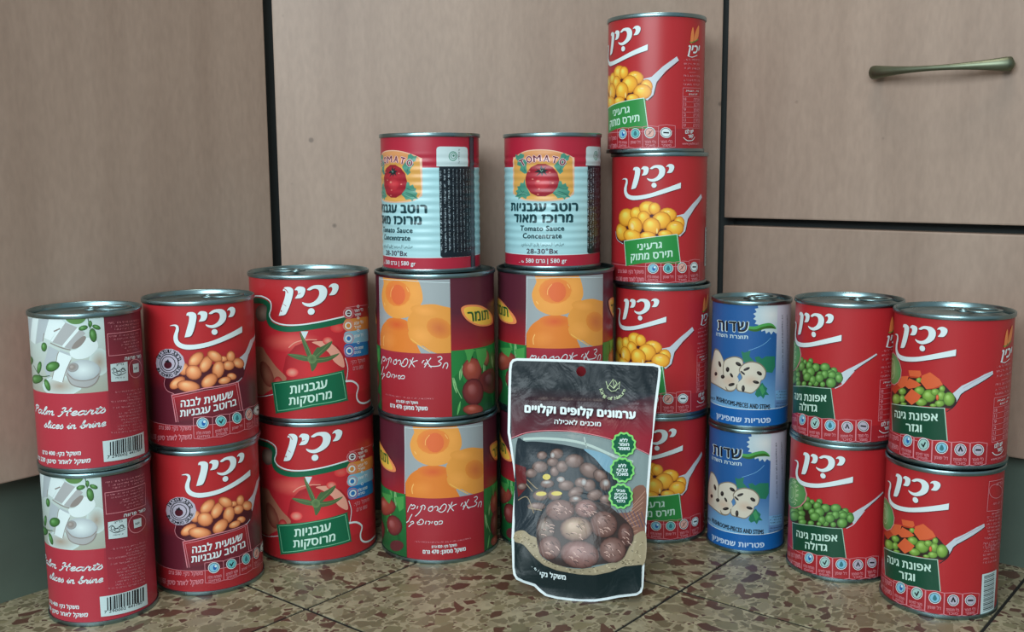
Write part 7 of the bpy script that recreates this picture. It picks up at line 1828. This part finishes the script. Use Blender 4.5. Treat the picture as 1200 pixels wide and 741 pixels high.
['badge','T',None,'WH','בלבד',0.05,[382,1460,132,5,-1,35]],
]

CANS = [
  ('palmU', 'palm', -307, 737, 112.2, 0.0, 'maroon can of palm hearts at the far left, upper one with its lid visible', 'palm heart cans at the left end', 20, ()),
  ('palmL', 'palm', -306, 735.5, 0.0, -8.82, 'maroon can of palm hearts standing on the floor at the far left', 'palm heart cans at the left end', None, ()),
  ('beanU', 'bean', -242, 793, 113.0, 0.0, 'red can of white beans in tomato sauce, upper of the pair', 'bean cans second from the left', 25, ()),
  ('beanL', 'bean', -243, 792, 0.0, 4.14, 'red can of white beans in tomato sauce, standing on the floor', 'bean cans second from the left', None, ()),
  ('tomU', 'tom', -170, 862.5, 119.2, 0.0, 'wide red can of crushed tomatoes, upper one, its white lettering flecked with wear', 'crushed tomato cans', 150, ()),
  ('tomL', 'tom', -168.5, 861, 0.0, -2.07, 'wide red can of crushed tomatoes, lower one on the floor with clean white lettering', 'crushed tomato cans', None, ()),
  ('peaLU', 'pch', -64.5, 865, 119.2, -29.21, 'wide maroon peach can with orange halves, directly under the left tomato concentrate can', 'peach half cans', None, ()),
  ('peaLL', 'pch', -63.5, 861.5, 0.0, 0.0, 'wide maroon peach can on the floor to the left of the foil pouch', 'peach half cans', None, ()),
  ('peaRU', 'pch', 37.5, 884, 119.2, 4.42, 'wide maroon peach can under the right tomato concentrate can, half behind the pouch', 'peach half cans', None, ()),
  ('peaRL', 'pch', 38.5, 883, 0.0, -3.0, 'wide maroon peach can on the floor, hidden behind the foil pouch', 'peach half cans', None, ()),
  ('sauL', 'sau', -67, 866, 238.4, -24.92, 'pale blue and red tomato concentrate can turned to show its black text panel and seam', 'tomato concentrate cans on the peach cans', None, ()),
  ('sauR', 'sau', 35, 885, 238.4, 0.0, 'pale blue and red tomato concentrate can facing front, nearest the tall corn stack', 'tomato concentrate cans on the peach cans', None, ()),
  ('cor4', 'cor', 123.5, 898, 333.6, -25.15, 'red can of sweet corn, topmost of the four-high stack, its nutrition table showing', 'sweet corn cans in the tall stack', None, ('barcode',)),
  ('cor3', 'cor', 127.5, 898.5, 222.4, 0.0, 'red can of sweet corn, second from the top, whole label and barcode edge showing', 'sweet corn cans in the tall stack', None, ('nutrition_panel',)),
  ('cor2', 'cor', 131.5, 897, 111.2, -14.84, 'red can of sweet corn, third from the top, just above the pouch corner', 'sweet corn cans in the tall stack', None, ('barcode',)),
  ('cor1', 'cor', 131, 896, 0.0, 1.71, 'red can of sweet corn at the foot of the stack, half behind the pouch', 'sweet corn cans in the tall stack', None, ('barcode',)),
  ('musU', 'mus', 201.5, 862, 106.6, 0.0, 'slim blue can of sliced mushrooms, upper one with its ring pull lid visible', 'mushroom cans', 40, ()),
  ('musL', 'mus', 201, 861, 0.0, -2.28, 'slim blue can of sliced mushrooms, lower one on the floor', 'mushroom cans', None, ()),
  ('pasU', 'pas', 265.5, 807.5, 109.4, -12.61, 'red can of green peas, upper one with its lid visible', 'green pea cans', 5, ()),
  ('pasL', 'pas', 265, 807, 0.0, 0.0, 'red can of green peas, lower one on the floor', 'green pea cans', None, ()),
  ('carU', 'car', 321, 744, 109.2, 0.0, 'red can of peas and carrots, upper one at the far right, nutrition table showing', 'pea and carrot cans at the right end', -5, ('barcode',)),
  ('carL', 'car', 318.5, 740, 0.0, 1.47, 'red can of peas and carrots, lower one at the far right with a white barcode', 'pea and carrot cans at the right end', None, ('nutrition_panel',)),
]
# ------------------------------------------------------------------ cans
TYPE = {'palm': (38.6, 112.2), 'bean': (42.2, 113.0), 'tom': (50.0, 119.2), 'pch': (50.6, 119.2), 'sau': (41.6, 111.2),
        'cor': (41.6, 111.2), 'mus': (33.4, 106.6), 'pas': (41.6, 109.4), 'car': (41.5, 109.2)}
def lathe(name, prof, seg=72):
    vs, fs, n = [], [], len(prof)
    for r, z in prof:
        for k in range(seg):
            a = 2*math.pi*k/seg; vs.append((r*MM*math.cos(a), r*MM*math.sin(a), z*MM))
    for i in range(n-1):
        for k in range(seg):
            a, b, c, d = i*seg+k, i*seg+(k+1) % seg, (i+1)*seg+(k+1) % seg, (i+1)*seg+k
            fs.append((a, b, c, d))
    me = bpy.data.meshes.new(name); me.from_pydata(vs, [], fs); me.shade_smooth(); me.materials.append(M_TIN)
    bm = bmesh.new(); bm.from_mesh(me); bmesh.ops.remove_doubles(bm, verts=bm.verts[:], dist=1e-6)
    for e in bm.edges:
        if len(e.link_faces) == 2 and e.calc_face_angle(0) > .9: e.smooth = False
    bm.to_mesh(me); bm.free(); return me
def tab_mesh():
    """ring pull: flattened finger ring, nose plate and rivet, lying on the lid, pointing along +x"""
    bm = bmesh.new(); seg, rs = 28, 8
    rings = []
    for i in range(seg):
        a = 2*math.pi*i/seg; cx, cy = 12.5*math.cos(a), 10*math.sin(a); nx, ny = math.cos(a), math.sin(a)
        rings.append([bm.verts.new(((cx+nx*1.7*math.cos(b)+4)*MM, (cy+ny*1.7*math.cos(b))*MM, (.8*math.sin(b))*MM)) for b in [2*math.pi*j/rs for j in range(rs)]])
    for i in range(seg):
        for j in range(rs): bm.faces.new((rings[i][j], rings[(i+1) % seg][j], rings[(i+1) % seg][(j+1) % rs], rings[i][(j+1) % rs]))
    bmesh.ops.create_cube(bm, size=1, matrix=Matrix.Translation((-.0095, 0, -.0002)) @ Matrix.Diagonal((.009, .011, .0012, 1)))
    bmesh.ops.create_cone(bm, cap_ends=True, segments=16, radius1=.003, radius2=.0026, depth=.0012, matrix=Matrix.Translation((-.0095, 0, .0008)))
    bmesh.ops.recalc_face_normals(bm, faces=bm.faces[:])
    me = bpy.data.meshes.new('pull_tab'); bm.to_mesh(me); bm.free(); me.shade_smooth(); me.materials.append(M_TIN); return me
TAB = tab_mesh()
META = {}
for t, (R, h) in TYPE.items():
    rb = R - 1.25
    rib = t == 'sau'
    def rad(v, rib=rib, rb=rb):
        r = rb + .12
        if rib and 14 < v < 97:
            e = min(1, (v-14)/6, (97-v)/6); return r + .2*e*math.sin(v*2*math.pi/6.2), .2*e*2*math.pi/6.2*math.cos(v*2*math.pi/6.2)
        return r, 0.0
    sh = Sheet(math.pi*2*(rb+.12)/96, 1.24 if rib else None)
    sh.draw(DESIGN[t])
    def fn(u, v, idx, rb=rb, rad=rad, rib=rib):
        r, dr = rad(v); a = u/(rb+.12); n = Vector((math.cos(a), math.sin(a), -dr)).normalized()
        if rib:
            k = math.floor(v/1.24); g = v/1.24-k; r = rad(k*1.24)[0]*(1-g) + rad((k+1)*1.24)[0]*g
        r += idx*.004; st = math.pi*2/96; k = math.floor(a/st + 1e-9); g = a/st-k; a0, a1 = k*st, (k+1)*st
        return (r*MM*(math.cos(a0)*(1-g)+math.cos(a1)*g), r*MM*(math.sin(a0)*(1-g)+math.sin(a1)*g), v*MM), n
    parts = sh.build(fn)
    for m_ in parts.values(): m_.materials.append(M_PRINT)
    body = lathe('can_body', [(.01, 1.6), (rb-6, 1.6), (rb-4.5, .7), (rb-2, 1.8), (rb-1, 1.2), (rb-.5, 3.4), (rb-.45, h-3.5), (rb-.6, h-3.0)] if rib else
                 [(.01, 1.6), (rb-6, 1.6), (rb-4.5, .7), (rb-2, 1.8), (rb-.6, 1.8), (rb-.1, 2.4), (rb, 3.4), (rb, h-3.4), (rb-.3, h-2.6)])
    lower = lathe('bottom_seam', [(rb-.6, 3.3), (R-.15, 3.1), (R, 2.5), (R, .6), (R-.3, .05), (R-.9, .05), (R-1.6, .6), (R-1.7, 2.2)])
    upper = lathe('top_seam', [(rb-.4, h-3.3), (R-.15, h-3.1), (R, h-2.5), (R, h-.6), (R-.35, h-.05), (R-.9, h-.05), (R-1.5, h-.6), (R-1.75, h-4.4), (R-2.6, h-4.9), (R-3.4, h-4.6)])
    lid = lathe('lid', [(R-3.5, h-4.6), (R-4.2, h-3.5), (R-6.4, h-3.4), (R-7.2, h-4.1), (R*.62, h-4.1), (R*.58, h-3.5), (R*.40, h-3.5), (R*.37, h-4.0), (.01, h-4.0)])
    META[t] = (R, h, parts, body, lower, upper, lid)
PART_NAME = {'print': 'label'}
def can(key, t, x, y, z, du, label, group, tab=None, skip=(), cat='food can'):
    R, h, parts, body, lower, upper, lid = META[t]
    th = math.atan2(-y, -x) + du/(R-1.13)
    e = empty('food_can', (x*MM, y*MM, z*MM), th); tag(e, label, cat, group)
    link('can_body', body, e); link('bottom_seam', lower, e); link('top_seam', upper, e); link('lid', lid, e)
    if tab is not None:
        o = link('pull_tab', TAB, e); a = math.radians(tab) - th; rr = (R-20)*MM
        o.location = (rr*math.cos(a)*.75, rr*math.sin(a)*.75, (h-1.3)*MM); o.rotation_euler = (0, 0, a)
    lab = link('label', parts['print'], e)
    for p, me in parts.items():
        if p == 'print' or p in skip: continue
        link(p, me, lab)
    return e
for c in CANS: can(*c)

# ------------------------------------------------------------------ stand-up chestnut pouch leaning on the peach can
al, le = math.radians(8), math.radians(25)
ex = Vector((math.cos(al), -math.sin(al), 0)); bk = Vector((math.sin(al), math.cos(al), 0)); ey = bk*math.sin(le) + Vector((0, 0, 1))*math.cos(le); nn = ex.cross(ey)
PB = Vector((.056, .7355, .0004))
ops = DESIGN['pouch']
out = [op for op in ops if op[3] == 'PO' and op[0] == 'outline'][0][4]; hole = [op for op in ops if op[3] == 'PO' and op[0] == 'hole'][0][4]
opts = [(out[i]/20, out[i+1]/20) for i in range(0, len(out), 2)]; hpts = [(hole[i]/20, hole[i+1]/20) for i in range(0, len(hole), 2)]
def smooth(a, b, x):
    t = max(0, min(1, (x-a)/(b-a))); return t*t*(3-2*t)
def span(t):
    xs = []
    for i in range(len(opts)):
        (x0, y0), (x1, y1) = opts[i], opts[(i+1) % len(opts)]
        if (y0 <= t) != (y1 <= t): xs.append(x0+(x1-x0)*(t-y0)/(y1-y0))
    return (min(xs), max(xs)) if len(xs) > 1 else (-60, 45)
SPAN = {k: span(k*.5) for k in range(-4, 400)}
def bulge(s, t, sign):
    a, b = SPAN[max(-4, min(399, int(round(t*2))))]
    x = (s-a)/(b-a) if b > a else .5; x = max(0, min(1, x)); c = math.sin(math.pi*x)**.8
    c = c if c > 0 else 0
    f = smooth(152, 105, t)*smooth(-1, 34, t)
    d = f*c*(8.0 if sign > 0 else 9.0)
    edge = min(1, min(x, 1-x)*8)
    if sign > 0:
        d += .9*edge*math.exp(-((t-151)/2.2)**2)
        wv = Vector((s*.055, t*.035, 0)); d += edge*(.9+1.6*smooth(90, 150, t))*(noise.noise(wv + Vector((0, 0, 3.3)))) * smooth(182, 160, t)*smooth(0, 20, t)
        d += edge*.5*noise.noise(Vector((s*.16 + t*.05, t*.08, 7))) * smooth(100, 150, t)
    return max(0.0, d)
SURF = {}
def pfn(sign, st):
    def fn(u, v, idx):
        def node(i, j):
            if (i, j, sign) not in SURF:
                def pos(u, v): return ex*u + ey*v + nn*(sign*bulge(u, v, sign) + (0 if sign > 0 else -.15))
                p = pos(i*st, j*st); n = (pos(i*st+1, j*st)-pos(i*st-1, j*st)).cross(pos(i*st, j*st+1)-pos(i*st, j*st-1)).normalized()
                SURF[(i, j, sign)] = (p, n)
            return SURF[(i, j, sign)]
        i = math.floor(u/st + 1e-7); j = math.floor(v/st + 1e-7); g = u/st-i; h = v/st-j
        (p00, n00), (p11, n11) = node(i, j), node(i+1, j+1); (pm, nm) = node(i+1, j) if g >= h else node(i, j+1)
        A0, A1, A2 = (1-g, g-h, h) if g >= h else (1-h, h-g, g)
        p = p00*A0 + pm*A1 + p11*A2; n = (n00*A0 + nm*A1 + n11*A2).normalized()
        p = PB*1000 + p + nn*(sign*idx*.006)
        return (p*MM - PO_LOC), (n if sign > 0 else -n)
    return fn
PO_LOC = Vector((.056, .745, 0))
pe = empty('chestnut_pouch', PO_LOC); tag(pe, 'black and maroon foil pouch of roasted chestnuts leaning against the middle peach cans', 'food pouch')
sh = Sheet(2.5, 2.5, True); sh.draw(ops, [hpts]); parts = sh.build(pfn(1, 2.5))
bs = Sheet(4, 4, True); bs.idx = 1; bs.poly('back_panel', opts, PAL['PO'], None, [hpts]); back = bs.build(pfn(-1, 4.0))['back_panel']; back.flip_normals()
for me in list(parts.values()) + [back]: me.materials.append(M_FOIL)
link('back_panel', back, pe)
fr = link('front_panel', parts['outline'], pe)
for p, me in parts.items():
    if p != 'outline': link({'print': 'printed_ground'}.get(p, p), me, fr)
